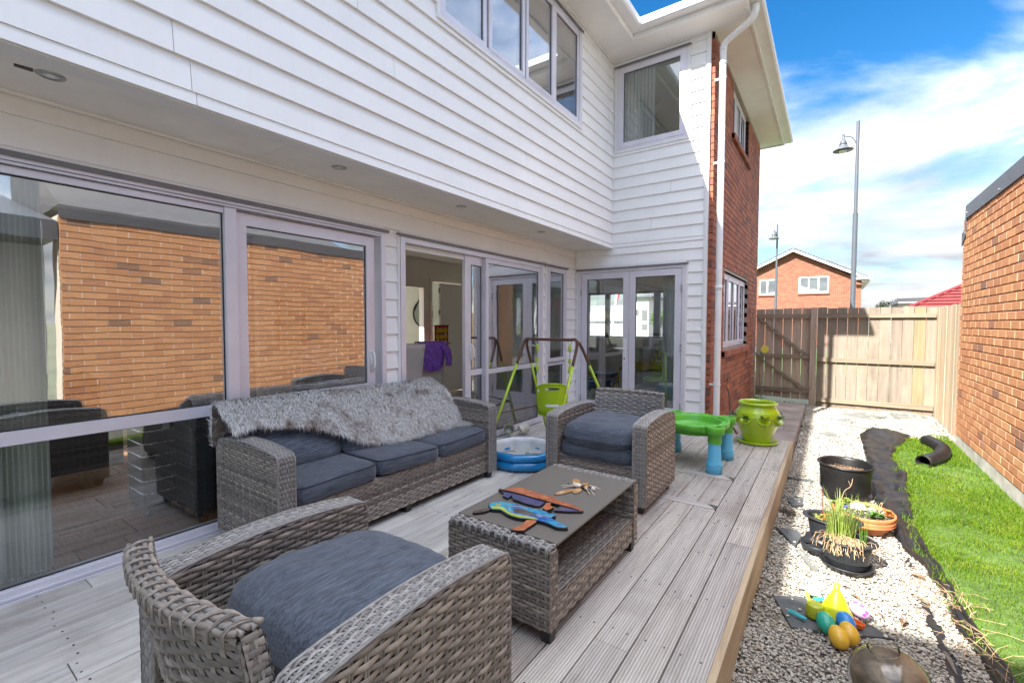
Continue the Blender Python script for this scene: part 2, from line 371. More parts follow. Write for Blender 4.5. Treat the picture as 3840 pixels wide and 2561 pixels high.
MAT['weedmat'] = simple('black_weed_mat', (.011, .010, .0095), .45, .5, 9, .6, 60, dirt=(.045, .034, .024))
def m_leaf(name, a, b, rough=.5, tr=.25):
    t = NT(name); r = t.rnd(); v = t.coord((1, 1, 1)); f = t.noise(v, 12, 3)
    c = t.mix(.5, t.ramp(r, [(0, a), (1, b)]), t.ramp(f, [(.3, a), (.7, b)]))
    m = t.fin(c, rough)
    tl = t.n('ShaderNodeBsdfTranslucent', {'Color': c}); ms = t.n('ShaderNodeMixShader', {0: tr, 1: t.b.outputs[0], 2: tl.outputs[0]}); t.l(ms.outputs[0], t.out.inputs['Surface']); return m
def m_grass():
    t = NT('lawn_grass'); r = t.rnd(); v = t.coord((1, 1, 1)); f = t.noise(v, 2.6, 5, .65)
    c = t.mix(.5, t.ramp(r, [(0, (.045, .115, .004)), (.6, (.11, .21, .008)), (.84, (.19, .26, .015)), (.90, (.30, .29, .07)), (1, (.42, .36, .14))]), t.ramp(f, [(.3, (.05, .13, .005)), (.55, (.12, .22, .01)), (.75, (.23, .25, .03))]))
    m = t.fin(c, .75, spec=.15); tl = t.n('ShaderNodeBsdfTranslucent', {'Color': c}); ms = t.n('ShaderNodeMixShader', {0: .4, 1: t.b.outputs[0], 2: tl.outputs[0]}); t.l(ms.outputs[0], t.out.inputs['Surface']); return m
MAT['grass'] = m_grass()
MAT['leaf'] = m_leaf('green_leaf', (.04, .10, .015), (.12, .24, .03))
MAT['leaf_pale'] = m_leaf('pale_green_leaf', (.15, .23, .04), (.30, .38, .09))
MAT['leaf_dark'] = m_leaf('dark_strawberry_leaf', (.012, .045, .012), (.045, .10, .02), .35)
MAT['succ_red'] = m_leaf('orange_succulent', (.42, .13, .03), (.55, .30, .06))
MAT['tree_leaf'] = m_leaf('tree_leaf', (.018, .026, .014), (.045, .06, .03))
MAT['trunk'] = simple('tree_bark', (.10, .075, .055), .9, .3, 20, .6, 40)
MAT['earth'] = simple('dark_earth', (.10, .085, .07), .95, .4, 6, .6, 30)
MAT['gravel_fines'] = simple('gravel_fines', (.20, .17, .135), .95, .35, 30, .8, 120)
MAT['lawn_base'] = simple('lawn_soil', (.07, .13, .025), .95, .3, 12, .5, 60)
MAT['ground'] = simple('distant_ground', (.13, .14, .09), .95, .3, .3, .3, 5)
def m_gravel():
    t = NT('white_limestone_chip'); r = t.rnd(); v = t.coord((1, 1, 1)); f = t.noise(v, 55, 5, .7); big = t.noise(v, 1.1, 5, .6)
    c = t.ramp(r, [(0, (.20, .19, .175)), (.10, (.36, .335, .29)), (.4, (.46, .44, .395)), (.75, (.53, .515, .475)), (.92, (.40, .35, .28)), (1, (.26, .25, .23))])
    c = t.mix(.45, c, t.ramp(f, [(.3, (.6, .57, .53)), (.7, (1.15, 1.14, 1.12))]), 'MULTIPLY')
    c = t.mix(.55, c, t.ramp(big, [(.30, (.55, .52, .50)), (.58, (1.08, 1.06, 1.02))]), 'MULTIPLY')
    return t.fin(c, .85, t.bump(f, .3, .003))
MAT['gravel'] = m_gravel()
MAT['lamp_grey'] = m_sheen('dark_grey_pole_paint', (.075, .085, .10), .4)
MAT['lens'] = simple('clear_lens', (.7, .72, .74), .15, .05)
MAT['roof_dark'] = simple('charcoal_roof_tile', (.055, .055, .06), .6, .15, 9, .3)
MAT['roof_red'] = simple('red_roof_tile', (.17, .022, .022), .55, .12, 6, .3)
MAT['black'] = simple('black_plastic', (.012, .012, .014), .4, .2)
MAT['black_leather'] = simple('black_leather', (.012, .012, .016), .35, .2, 20, .2)
MAT['suit_black'] = simple('black_suitcase_shell', (.012, .014, .02), .35, .2, 20, .2, 180)
MAT['suit_silver'] = simple('silver_suitcase_trim', (.5, .5, .53), .25, .1, metallic=.7)
MAT['chrome'] = simple('chrome', (.7, .7, .72), .15, .05, metallic=1.0)
MAT['int_wall'] = simple('beige_interior_wall', (.84, .785, .735), .8, .03, 3, .05)
MAT['int_green'] = simple('pale_green_interior_wall', (.76, .82, .76), .8, .03, 3, .05)
MAT['int_ceil'] = simple('interior_ceiling', (.87, .86, .85), .8, .03)
MAT['int_white'] = simple('white_door_paint', (.89, .88, .87), .4, .02)
def m_tile():
    t = NT('brown_wood_look_tile'); v = t.coord((2, 40, 2)); f = t.noise(v, 3, 6, .65)
    c = t.ramp(f, [(.3, (.20, .095, .05)), (.7, (.42, .235, .13))]); r = t.rnd()
    c = t.mix(1, c, t.ramp(r, [(0, (.8, .8, .8)), (1, (1.15, 1.12, 1.1))]), 'MULTIPLY'); return t.fin(c, .22)
MAT['tile'] = m_tile()
MAT['grout'] = simple('tile_grout', (.30, .26, .22), .9, .1)
MAT['mirror'] = simple('mirror_glass', (.55, .60, .58), .04, .02, metallic=1.0, bump=0)
MAT['purple'] = simple('purple_cotton', (.34, .15, .72), .85, .25, 25, .3, 120)
MAT['red'] = simple('red_felt', (.45, .02, .03), .9, .15)
MAT['yellow'] = simple('yellow_fabric', (.68, .46, .03), .85, .2, 14, .2)
MAT['orange_wood'] = simple('orange_varnished_wood', (.45, .15, .03), .35, .2)
MAT['cream'] = simple('cream_vinyl', (.68, .67, .66), .45, .04)
MAT['sofa_white'] = simple('white_sofa_leather', (.62, .62, .60), .45, .06, 5, .1)
def m_curtain(name, a, b):
    t = NT(name); v = t.coord((1, 1, .02)); f = t.noise(v, 14, 3); c = t.ramp(f, [(.3, a), (.7, b)]); m = t.fin(c, .85)
    tl = t.n('ShaderNodeBsdfTranslucent', {'Color': c}); ms = t.n('ShaderNodeMixShader', {0: .4, 1: t.b.outputs[0], 2: tl.outputs[0]}); t.l(ms.outputs[0], t.out.inputs['Surface']); return m
MAT['curtain'] = m_curtain('pale_green_curtain', (.66, .72, .68), (.80, .84, .80))
MAT['blind'] = m_curtain('off_white_blind', (.74, .77, .77), (.84, .86, .86))
MAT['mortar_mid'] = simple('mortar_buff', (.42, .37, .31), .9, .15, 20, .4, 120)
def m_sheer():
    t = NT('added_beige_blind'); tl = t.n('ShaderNodeBsdfTranslucent', {'Color': (.60, .55, .48, 1)}); t.fin((.52, .47, .41), .8); ms = t.n('ShaderNodeMixShader', {0: .22, 1: t.b.outputs[0], 2: tl.outputs[0]}); t.l(ms.outputs[0], t.out.inputs['Surface']); return t.mat
MAT['sheer'] = m_sheer()
# ================================================================ ground sheet
g = MB(); S_ = 900
g.q([(-S_, -S_, -.34), (S_, -S_, -.34), (S_, S_, -.34), (-S_, S_, -.34)])
tag(g.build('ground', MAT['ground']), 'flat ground running out to the horizon', kind='structure')

# ================================================================ the house (left)
XW, XM, YR, XB = -3.14, -2.565, 6.13, -1.235          # lower wall, upper wall, return wall, brick face
SOF = 4.89
house = thing('house', 'white weatherboard and red brick two storey house beside the timber deck', 'house', (-3.2, 2.5, 0))
# plane mappings: 'L' lower wall, 'M' upper wall, 'B' brick (face +x, a = y); 'R' return wall (faces -y, a = x)
def pt(pl, a, n, z):
    if pl == 'R': return (a, YR-n, z)
    return ({'L': XW, 'M': XM, 'B': XB}[pl]+n, a, z)
def pbox(mb, pl, a0, a1, n0, n1, z0, z1, m=None): return mb.box(pt(pl, a0, n0, z0), pt(pl, a1, n1, z1), m)
def rect_diff(r, holes):
    out = [r]
    for (h0, h1, k0, k1) in holes:
        nxt = []
        for (a0, a1, z0, z1) in out:
            if h1 <= a0 or h0 >= a1 or k1 <= z0 or k0 >= z1: nxt.append((a0, a1, z0, z1)); continue
            if h0 > a0: nxt.append((a0, h0, z0, z1))
            if h1 < a1: nxt.append((h1, a1, z0, z1))
            b0, b1 = max(a0, h0), min(a1, h1)
            if k0 > z0: nxt.append((b0, b1, z0, k0))
            if k1 < z1: nxt.append((b0, b1, k1, z1))
        out = nxt
    return [o for o in out if o[1]-o[0] > .012 and o[3]-o[2] > .006]
OPEN = {'L': [(-1.6, 2.573, -.1, 2.075), (2.735, 5.153, -.1, 2.075), (5.257, 5.813, -.1, 2.075)],
        'M': [(2.64, 5.085, 3.675, 4.81), (-2.6, -.2, 3.675, 4.81)],
        'R': [(-2.50, -1.545, 3.675, 4.815), (-3.07, -1.535, -.1, 2.075)]}
EXT = {'L': [(-3.5, YR, -.05, 2.36)], 'M': [(-3.5, YR, 2.35, SOF)], 'R': [(XW, -1.335, -.05, 2.36), (XM, -1.335, 2.36, SOF)]}
P0, PIT = 2.26, 0.1506
def board(pl, a0, a1, z0, z1):
    mb = MB(); nb = .0255; nt = nb-.0195*min(1, (z1-z0)/PIT)
    p = [pt(pl, a0, 0.001, z0), pt(pl, a1, 0.001, z0), pt(pl, a1, nb, z0), pt(pl, a0, nb, z0), pt(pl, a0, 0.001, z1), pt(pl, a1, 0.001, z1), pt(pl, a1, nt, z1), pt(pl, a0, nt, z1)]
    mb.hexa(p); mb.build('weatherboard', MAT['board'], house, fixn=True)
JOINTS = {('M', 1): [.95], ('M', 2): [.88, 4.7], ('M', 0): [.97], ('M', 7): [1.9], ('M', 12): [1.3], ('M', 4): [3.9], ('M', 5): [2.2], ('R', 2): [-2.0], ('R', 5): [-1.75], ('M', 9): [1.1]}
for pl in 'LMR':
    for (e0, e1, f0, f1) in EXT[pl]:
        k0 = int(math.floor((f0-P0)/PIT))
        for k in range(k0, 20):
            z0 = max(P0+k*PIT, f0); z1 = min(P0+(k+1)*PIT, f1)
            if z1-z0 < .01: continue
            for (a0, a1, b0, b1) in rect_diff((e0, e1, z0, z1), OPEN[pl]):
                if pl == 'L' and a1 < -1.6: a0 = max(a0, -3.5)
                if pl in 'LM' and abs(a1-YR) < .001: a1 = YR-.03
                if pl == 'R' and a0 in (XW, XM): a0 = a0+.03
                cuts = [j for j in JOINTS.get((pl, k), []) if a0 < j < a1]
                ed = [a0]+cuts+[a1]
                for i in range(len(ed)-1): board(pl, ed[i]+(.0015 if i else 0), ed[i+1]-(.0015 if i < len(ed)-2 else 0), b0, b1-.0005)
wl_ = MB()
for pl in 'LMR':
    for e in EXT[pl]:
        for (a0, a1, z0, z1) in rect_diff(e, OPEN[pl]): pbox(wl_, pl, a0, a1, -.11, 0, z0, z1)
wl_.build('wall_backing', MAT['white'], house)
# corner trims
c = MB()
c.box((XM+.002, YR-.03, 2.35), (XM+.03, YR-.002, SOF)); c.box((XW+.002, YR-.03, 0), (XW+.03, YR-.002, 2.35))
c.build('corner_trim', MAT['white'], house)
c = MB(); c.box((-1.335, YR-.032, -.1), (-1.281, YR+.02, SOF-.002)); c.box((-1.318, YR-.038, -.1), (-1.298, YR-.032, SOF-.004)); c.build('corner_trim', MAT['white'], house)
# lower soffit in two sheets with a joint, small mould at the wall
for y0, y1 in ((-3.5, -.7), (-.697, 1.505), (1.508, 3.75), (3.753, YR-.002)):
    c = MB(); c.box((XW+.022, y0, 2.362), (XM-.002, y1, 2.372)); c.build('soffit_sheet', MAT['soffit_lo'], house)
c = MB(); c.box((XM-.015, -3.5, 2.346), (XM+.002, YR-.03, 2.385)); c.build('soffit_edge', MAT['white'], house)
c = MB(); c.box((XW+.022, -3.5, 2.345), (XW+.04, YR-.03, 2.361)); c.build('soffit_mould', MAT['soffit'], house)
# recessed downlights
dl = None
for y in (.505, 1.911, 3.173, 4.573, -1.0):
    c = MB(); c.lathe([(.028, -.006), (.044, -.005), (.050, -.001), (.050, .004)], (0, 0, 0), 28, capb=False)
    o = c.build('downlight', MAT['galv'], house, smooth=True); o.location = Vector((-2.78, y, 2.3615))-house.location
    for v in o.data.vertices: v.co += house.location
    c = MB(); c.lathe([(.0, .002), (.018, .0), (.027, -.003)], (0, 0, 0), 20, capb=False)
    p = c.build('lamp_lens', MAT['lens'], None, smooth=True); p.parent = o
c = MB(); c.prism([(-2.80, .40), (-2.775, .395), (-2.765, .45), (-2.80, .455)], 2.359, 2.3615); c.build('downlight_gap', MAT['black'], house)

# ---------------------------------------------------------------- windows and doors
def bars(mb, pl, a0, a1, z0, z1, w, n0, n1, m=0, wb=None, wt=None):
    wb = w if wb is None else wb; wt = w if wt is None else wt
    pbox(mb, pl, a0, a0+w, n0, n1, z0, z1, m); pbox(mb, pl, a1-w, a1, n0, n1, z0, z1, m)
    pbox(mb, pl, a0+w, a1-w, n0, n1, z0, z0+wb, m); pbox(mb, pl, a0+w, a1-w, n0, n1, z1-wt, z1, m)
def pane(parent, pl, a0, a1, z0, z1, n, mat='glass'):
    g = MB(); pbox(g, pl, a0-.004, a1+.004, n-.003, n+.003, z0-.004, z1+.004); return g.build('pane', MAT[mat], parent)
def gasket(parent, pl, a0, a1, z0, z1, n):
    g = MB(); bars(g, pl, a0, a1, z0, z1, .006, n+.003, n+.008); return g.build('gasket', MAT['gasket'], parent)
def window(pl, name, a0, a1, z0, z1, frame_w=.04, dep=.03):
    mb = MB(); bars(mb, pl, a0, a1, z0, z1, frame_w, -.06, dep); return mb.build(name, MAT['alu'], house)
def sash(parent, pl, a0, a1, z0, z1, w, n0, n1, splits=(), wb=None, mat='glass', name='sash', low=None):
    mb = MB(); bars(mb, pl, a0, a1, z0, z1, w, n0, n1, wb=wb)
    zs = [z0+(w if wb is None else wb)]
    for (s0, s1) in splits: pbox(mb, pl, a0+w, a1-w, n0, n1, s0, s1); zs += [s0, s1]
    zs.append(z1-w); o = mb.build(name, MAT['alu'], parent)
    for i in range(0, len(zs), 2):
        pane(parent, pl, a0+w, a1-w, zs[i], zs[i+1], (n0+n1)/2, low if (low and i == 0) else mat); gasket(parent, pl, a0+w, a1-w, zs[i], zs[i+1], (n0+n1)/2)
    return o
def headflash(pl, a0, a1, z):
    mb = MB(); pbox(mb, pl, a0-.03, a1+.03, -.005, .05, z, z+.012); pbox(mb, pl, a0-.03, a1+.03, .042, .05, z-.012, z); mb.build('head_flashing', MAT['alu_dark'], house)
def scriber(pl, a0, a1, z0, z1, w=.028):
    mb = MB(); pbox(mb, pl, a0-w, a0-.001, .0, .034, z0-w, z1); pbox(mb, pl, a1+.001, a1+w, .0, .034, z0-w, z1); pbox(mb, pl, a0, a1, 0, .036, z0-w, z0-.001); mb.build('scriber', MAT['white'], house)
# big sliding unit on the left: far fixed bay, fixed bay with transom, sliding leaf
W1 = window('L', 'sliding_door', -1.6, 2.573, 0.0, 2.07, .045, .035)
for z in (2.020, 2.038):
    c = MB(); pbox(c, 'L', -1.55, 2.53, .036, .039, z, z+.004); c.build('track_line', MAT['alu_dark'], W1)
sash(W1, 'L', -1.55, .06, .02, 2.02, .05, -.03, .02, [(.725, .79)], low='glass_clear')
sash(W1, 'L', .06, 1.355, .02, 2.02, .035, -.03, .02, [(.725, .79)], wb=.03, low='glass_clear')
c = MB(); pbox(c, 'L', 1.322, 1.39, -.035, .034, .02, 2.03); c.build('mullion', MAT['alu'], W1)
sash(W1, 'L', 1.392, 2.49, .02, 2.012, .078, -.055, -.012, [(.735, .80)], wb=.08, low='glass_clear')
def dhandle(parent, pl, a, z0, z1, n):
    h = MB(); pbox(h, pl, a-.014, a+.014, n, n+.008, z0, z1)
    pts = [pt(pl, a, n+.006, z0+.01), pt(pl, a, n+.035, z0+.03), pt(pl, a, n+.045, (z0+z1)/2), pt(pl, a, n+.035, z1-.03), pt(pl, a, n+.006, z1-.01)]
    h.tube(smoothpath(pts, 5), .009, 8); return h.build('handle', MAT['white'], parent, smooth=True)
dhandle(W1, 'L', 2.452, .895, 1.075, -.012)
sill = MB(); pbox(sill, 'L', -1.6, 2.573, .036, .055, -.012, .02); pbox(sill, 'L', -1.6, 2.573, .062, .076, -.012, .008); sill.build('sill_track', [MAT['alu']], W1)
sill = MB(); pbox(sill, 'L', -1.6, 2.573, .055, .062, -.012, .006); pbox(sill, 'L', -1.6, 2.573, .0765, .085, -.012, -.002); sill.build('sill_gap', [MAT['gasket']], W1)
# open slider
W2 = window('L', 'sliding_door', 2.738, 5.153, 0.0, 2.07, .055, .035)
W2['label'] = 'open sliding door behind the sofa'
sash(W2, 'L', 3.655, 4.03, .02, 2.012, .09, -.055, -.014, [(.735, .80)], wb=.08, low='glass_clear')
sash(W2, 'L', 3.95, 5.105, .02, 2.012, .05, -.008, .03, [(.735, .79)], wb=.05, low='glass_clear')
dhandle(W2, 'L', 3.742, .90, 1.075, -.014)
c = MB(); pbox(c, 'L', 2.79, 3.66, -.05, -.03, 1.965, 2.012); c.build('blind_rail', MAT['white'], W2)
# narrow window
W3 = window('L', 'window', 5.257, 5.813, .0, 2.07, .04, .03)
sash(W3, 'L', 5.285, 5.785, .775, 2.045, .052, -.02, .042)
sash(W3, 'L', 5.285, 5.785, .02, .76, .04, -.03, .02)
headflash('L', -1.6, 2.573, 2.073); headflash('L', 2.738, 5.813, 2.073)
for (a0, a1) in ((2.735, 5.153), (5.257, 5.813)):
    c = MB(); pbox(c, 'L', a0-.024, a0-.001, 0, .03, 0, 2.07); pbox(c, 'L', a1+.001, a1+.022, 0, .03, 0, 2.07); c.build('scriber', MAT['white'], house)
# upper windows
W4 = window('M', 'window', 2.645, 5.08, 3.68, 4.80, .04, .03)
W4['label'] = 'long four pane upper window'
for i, (a0, a1) in enumerate(((2.68, 3.25), (3.27, 3.85), (3.87, 4.43), (4.45, 5.045))):
    sash(W4, 'M', a0, a1, 3.715, 4.765, .045, -.02, .03 if i in (1, 2) else .018)
headflash('M', 2.645, 5.08, 4.802); scriber('M', 2.645, 5.08, 3.68, 4.80)
W4b = window('M', 'window', -2.6, -.2, 3.68, 4.80, .04, .03)
for (a0, a1) in ((-2.56, -1.41), (-1.39, -.24)): sash(W4b, 'M', a0, a1, 3.715, 4.765, .045, -.02, .018)
W5 = window('R', 'window', -2.495, -1.55, 3.68, 4.81, .04, .03)
W5['label'] = 'single pane upper window on the return wall'
sash(W5, 'R', -2.46, -1.585, 3.715, 4.775, .062, -.02, .036, mat='glass_clear')
headflash('R', -2.495, -1.55, 4.812); scriber('R', -2.495, -1.55, 3.68, 4.81)
# french doors
FD = window('R', 'french_door', -3.065, -1.537, 0, 2.07, .045, .03)
FD['label'] = 'pair of glazed french doors on the return wall'
for (a0, a1, hs) in ((-3.015, -2.292, 0), (-2.288, -1.588, 1)):
    lf = sash(FD, 'R', a0, a1, .02, 2.018, .085, -.035, .022, wb=.16, mat='glass_clear', name='door_leaf')
    for z in (1.75, .98, .2):
        h = MB(); ax = a0-.004 if not hs else a1+.004
        h.tube([pt('R', ax, .034, z-.05), pt('R', ax, .034, z+.05)], .011, 10)
        for k in range(1, 4): h.tube([pt('R', ax, .034, z-.05+k*.025-.001), pt('R', ax, .034, z-.05+k*.025+.001)], .0125, 10)
        h.build('hinge', MAT['galv'], FD, smooth=False)
h = MB(); pbox(h, 'R', -2.365, -2.325, .022, .032, .75, 1.09); h.tube([pt('R', -2.345, .03, .95), pt('R', -2.345, .075, .95)], .011, 10)
h.tube([pt('R', -2.345, .075, .95), pt('R', -2.48, .07, .952)], [.011, .009], 10); h.build('handle', MAT['white'], FD)
h = MB(); h.tube([pt('R', -2.345, .032, .81), pt('R', -2.345, .038, .81)], .012, 10); h.build('lock_cylinder', MAT['alu_dark'], FD)
headflash('R', -3.065, -1.537, 2.072)
c = MB(); pbox(c, 'R', -3.09, -3.066, 0, .03, 0, 2.07); pbox(c, 'R', -1.536, -1.512, 0, .03, 0, 2.07); c.build('scriber', MAT['white'], house)
# wall columns cover (weatherboard ends show): thin backing already there

# ---------------------------------------------------------------- brick side of the house
BW0, BW1, BZ0 = 6.145, 10.45, -.20
holes = [(6.98, 9.22, .93, 2.05), (7.42, 8.95, 4.08, 4.86)]
bw = MB()
for (a0, a1, z0, z1) in rect_diff((BW0, BW1, BZ0, SOF), holes): pbox(bw, 'B', a0, a1, -.11, -.010, z0, z1)
bw.box((-1.2805, BW0+.0, BZ0), (XB-.0105, BW0+.1, SOF-.001))
brickwall = bw.build('brick_wall', MAT['mortar_dark'], house)
def brick_proto(mat, L, H_, T=.07):
    m = MB(); e = .004                                   # face towards +x, chamfered arrises
    x0, x1, x2 = -T, -e*.7, 0
    a = [(x0, -L/2, -H_/2), (x0, L/2, -H_/2), (x0, L/2, H_/2), (x0, -L/2, H_/2)]
    b = [(x1, p[1], p[2]) for p in a]; c_ = [(x2, p[1]*(1-2*e/L), p[2]*(1-2*e/H_)) for p in a]
    k = 0; m.v += a+b+c_
    m.f.append((8, 9, 10, 11)); m.m.append(0)
    for i in range(4):
        j = (i+1) % 4; m.f.append((i, j, 4+j, 4+i)); m.m.append(0); m.f.append((4+i, 4+j, 8+j, 8+i)); m.m.append(0)
    o = m.build('brick', mat); return o
CAMV = np.array((0, 0, 1.3))
def lay_bricks(parent, mat, xf, a0, a1, z0, z1, holes, L, H_, jt, face, start=0.0, limit=300, jitter=.0015, vis=None):
    """running bond; face=+1 looks to +x, -1 to -x; the 300 largest in view are objects, the rest one joined part"""
    proto = brick_proto(mat, L, H_); half = brick_proto(mat, L/2-jt/2, H_)
    items = []; cz = z0+H_/2; row = 0
    while cz+H_/2 <= z1+.002:
        off = start+(0 if row % 2 == 0 else -(L+jt)/2); y = a0+off
        while y < a1:
            y0, y1 = max(y, a0), min(y+L, a1)
            segs = rect_diff((y0, y1, cz-H_/2, cz+H_/2), holes)
            for (s0, s1, k0, k1) in segs:
                if s1-s0 < .03 or k1-k0 < H_*.55: continue
                items.append(((s0+s1)/2, (k0+k1)/2, s1-s0, k1-k0, row))
            y += L+jt
        cz += H_+jt; row += 1
    def score(it):
        if vis is not None and not vis(it): return -1
        d = np.linalg.norm(np.array((xf, it[0], it[1]))-CAMV); cosang = abs(xf)/d
        return it[2]*cosang/d
    items.sort(key=score, reverse=True)
    rest = MB()
    for i, (y, z, l, h, row) in enumerate(items):
        dx = random.uniform(-jitter, jitter)
        if i < limit and score((y, z, l, h, row)) > 0:
            o = inst(proto, parent, Vector((xf+dx, y, z))-(parent.parent.location if parent.parent else Vector()), (0, 0, 0 if face > 0 else math.pi), (1, l/L, h/H_))
            o.name = 'brick'
        else:
            x1 = xf+dx; x0 = x1-.06*face; ee = .004
            rest.box((x0, y-l/2, z-h/2), (x1, y+l/2, z+h/2))
    if rest.v: rest.build('bricks_beyond', mat, parent, kind='stuff')
    bpy.data.objects.remove(proto); bpy.data.objects.remove(half)
def vis_house(it): return True
lay_bricks(brickwall, MAT['brick_red'], XB, BW0, BW1, BZ0, SOF-.004, [(h[0], h[1], h[2]-.09, h[3]) for h in holes], .230, .0755, .0095, +1, vis=vis_house)
# quoin strip of brick ends that faces the camera
q_ = MB(); zc_ = BZ0
while zc_ < SOF-.08:
    dx = random.uniform(-.002, .002)
    o = MB(); o.box((-1.280, BW0-.012+dx, zc_), (XB-.0015, BW0+.06, zc_+.0755)); o.build('brick', MAT['brick_red'], brickwall); zc_ += .085
# side windows with brick sills
def side_window(a0, a1, z0, z1, npan):
    w = MB(); bars(w, 'B', a0, a1, z0, z1, .045, -.105, -.055); W = w.build('window', MAT['alu'], house)
    st = (a1-a0-.09)/npan
    for i in range(npan): sash(W, 'B', a0+.045+i*st, a0+.045+(i+1)*st, z0+.045, z1-.045, .045, -.10, -.048 if i % 2 else -.055)
    r = MB(); pbox(r, 'B', a0-.001, a0+.02, -.11, -.02, z0, z1+.0); r.build('reveal', MAT['brick_red'], W)
    L = a1-a0+.2; n = int(L/.086); s = MB()
    for i in range(n):
        y = a0-.1+i*.086
        b = MB(); b.hexa([pt('B', y, -.1, z0-.09), pt('B', y+.076, -.1, z0-.09), pt('B', y+.076, .045, z0-.115), pt('B', y, .045, z0-.115), pt('B', y, -.1, z0-.002), pt('B', y+.076, -.1, z0-.002), pt('B', y+.076, .045, z0-.035), pt('B', y, .045, z0-.035)])
        b.build('sill_brick', MAT['brick_red'], W, fixn=True)
    m_ = MB(); pbox(m_, 'B', a0-.1, a1+.1, -.1, .035, z0-.105, z0-.04); m_.build('sill_mortar', MAT['mortar_dark'], W)
side_window(6.99, 9.21, .94, 2.045, 4); side_window(7.43, 8.94, 4.09, 4.855, 3)
lt = MB(); pbox(lt, 'B', 6.9, 9.3, -.09, -.004, 2.05, 2.058); lt.build('lintel', MAT['galv'], house)

# ---------------------------------------------------------------- eaves, gutters, roof
def soff(a, b, name='soffit'): c = MB(); c.box((a[0], a[1], SOF), (b[0], b[1], SOF+.012)); c.build(name, MAT['soffit'], house)
soff((XM-.1, -3.2), (-2.155, 5.744)); soff((XM-.1, 5.746), (-1.75, 6.3)); soff((-1.748, 5.746), (-.866, 6.3)); soff((-1.40, 6.302), (-.866, 8.0)); soff((-1.40, 8.003), (-.866, 10.7)); 
c = MB(); c.box((XM, YR-.045, SOF-.016), (-1.34, YR-.022, SOF-.001)); c.box((XM+.022, -3.2, SOF-.016), (XM+.045, YR-.046, SOF-.001)); c.build('soffit_mould', MAT['white'], house)
# fascia boards and box gutters, one run each
def run(p0, p1, out):
    """fascia from p0 to p1 (x,y); out = outward unit (ox,oy)"""
    p0 = Vector((p0[0], p0[1], 0)); p1 = Vector((p1[0], p1[1], 0)); o = Vector((out[0], out[1], 0))
    def ex(prof, name, mat, e0=0.0, e1=0.0):
        t = (p1-p0).normalized(); m = MB(); n = len(prof); k = 0
        A = [p0+o*a[0]+t*(-e0*a[0])+Vector((0, 0, a[1])) for a in prof]; B = [p1+o*a[0]+t*(e1*a[0])+Vector((0, 0, a[1])) for a in prof]
        m.v += [tuple(x) for x in A+B]
        for i in range(n):
            j = (i+1) % n; m.f.append((i, j, n+j, n+i)); m.m.append(0)
        m.f.append(tuple(range(n))[::-1]); m.m.append(0); m.f.append(tuple(range(n, 2*n))); m.m.append(0)
        m.build(name, mat, house, fixn=True)
    return ex
FA = [(0, SOF-.018), (.028, SOF-.018), (.028, SOF+.05), (.022, SOF+.17), (0, SOF+.17)]
GU = [(.030, SOF+.052), (.145, SOF+.045), (.165, SOF+.06), (.165, SOF+.125), (.155, SOF+.15), (.150, SOF+.15), (.157, SOF+.120), (.157, SOF+.066), (.140, SOF+.053), (.034, SOF+.062), (.032, SOF+.15), (.030, SOF+.15)]
for (p0, p1, out, e0, e1) in (((-2.155, -3.2), (-2.155, 5.745), (1, 0), 0, -1), ((-2.155, 5.745), (-.866, 5.745), (0, -1), -1, 1), ((-.866, 5.745), (-.866, 10.72), (1, 0), 1, 1), ((-.866, 10.72), (-6.5, 10.72), (0, 1), 1, 0)):
    ex = run(p0, p1, out); ex(FA, 'fascia_board', MAT['soffit'], e0, e1); ex(GU, 'gutter', MAT['white'], e0, e1)
zr = SOF+.14
rf = MB()
for tri in (([(-2.03, 5.8, zr), (-.74, 5.62, zr), (-3.4, 8.2, 6.15)]), ([(-.74, 5.62, zr), (-.74, 10.85, zr), (-3.4, 8.2, 6.15)]), ([(-.74, 10.85, zr), (-6.5, 10.85, zr), (-3.4, 8.2, 6.15)]),
            ([(-2.03, -3.2, zr), (-2.03, 5.8, zr), (-4.2, 8.2, 6.15), (-4.2, -3.2, 6.15)]), ([(-6.4, -3.2, zr), (-4.2, -3.2, 6.15), (-4.2, 8.2, 6.15), (-6.4, 8.2, zr)]), ([(-2.03, 5.8, zr), (-3.4, 8.2, 6.15), (-4.2, 8.2, 6.15)])):
    rf.q(tri)
rf.build('roof', MAT['roof_dark'], house)
# rear wing of the same house (behind the viewpoint; its eave shades the near gravel)
wg = MB(); wg.box((-6.5, -9, -.2), (-1.27, -3.6, SOF)); wg.build('rear_wing_wall', MAT['white'], house)
wg = MB(); wg.box((-6.6, -9.3, SOF+.001), (-.90, -3.25, SOF+.013)); wg.build('soffit', MAT['soffit'], house)
for (p0, p1, out, e0, e1) in (((-2.155, -3.22), (-.866, -3.22), (0, 1), 0, 1), ((-.866, -3.22), (-.866, -9.3), (1, 0), 1, 0)):
    ex = run(p0, p1, out); ex(FA, 'fascia_board', MAT['soffit'], e0, e1); ex(GU, 'gutter', MAT['white'], e0, e1)
wg = MB()
for tri in ([(-6.7, -3.1, zr), (-.74, -3.1, zr), (-4.2, -6.2, 6.3)], [(-.74, -3.1, zr), (-.74, -9.4, zr), (-4.2, -6.2, 6.3)], [(-.74, -9.4, zr), (-6.7, -9.4, zr), (-4.2, -6.2, 6.3)]): wg.q(tri)
wg.build('roof', MAT['roof_dark'], house)
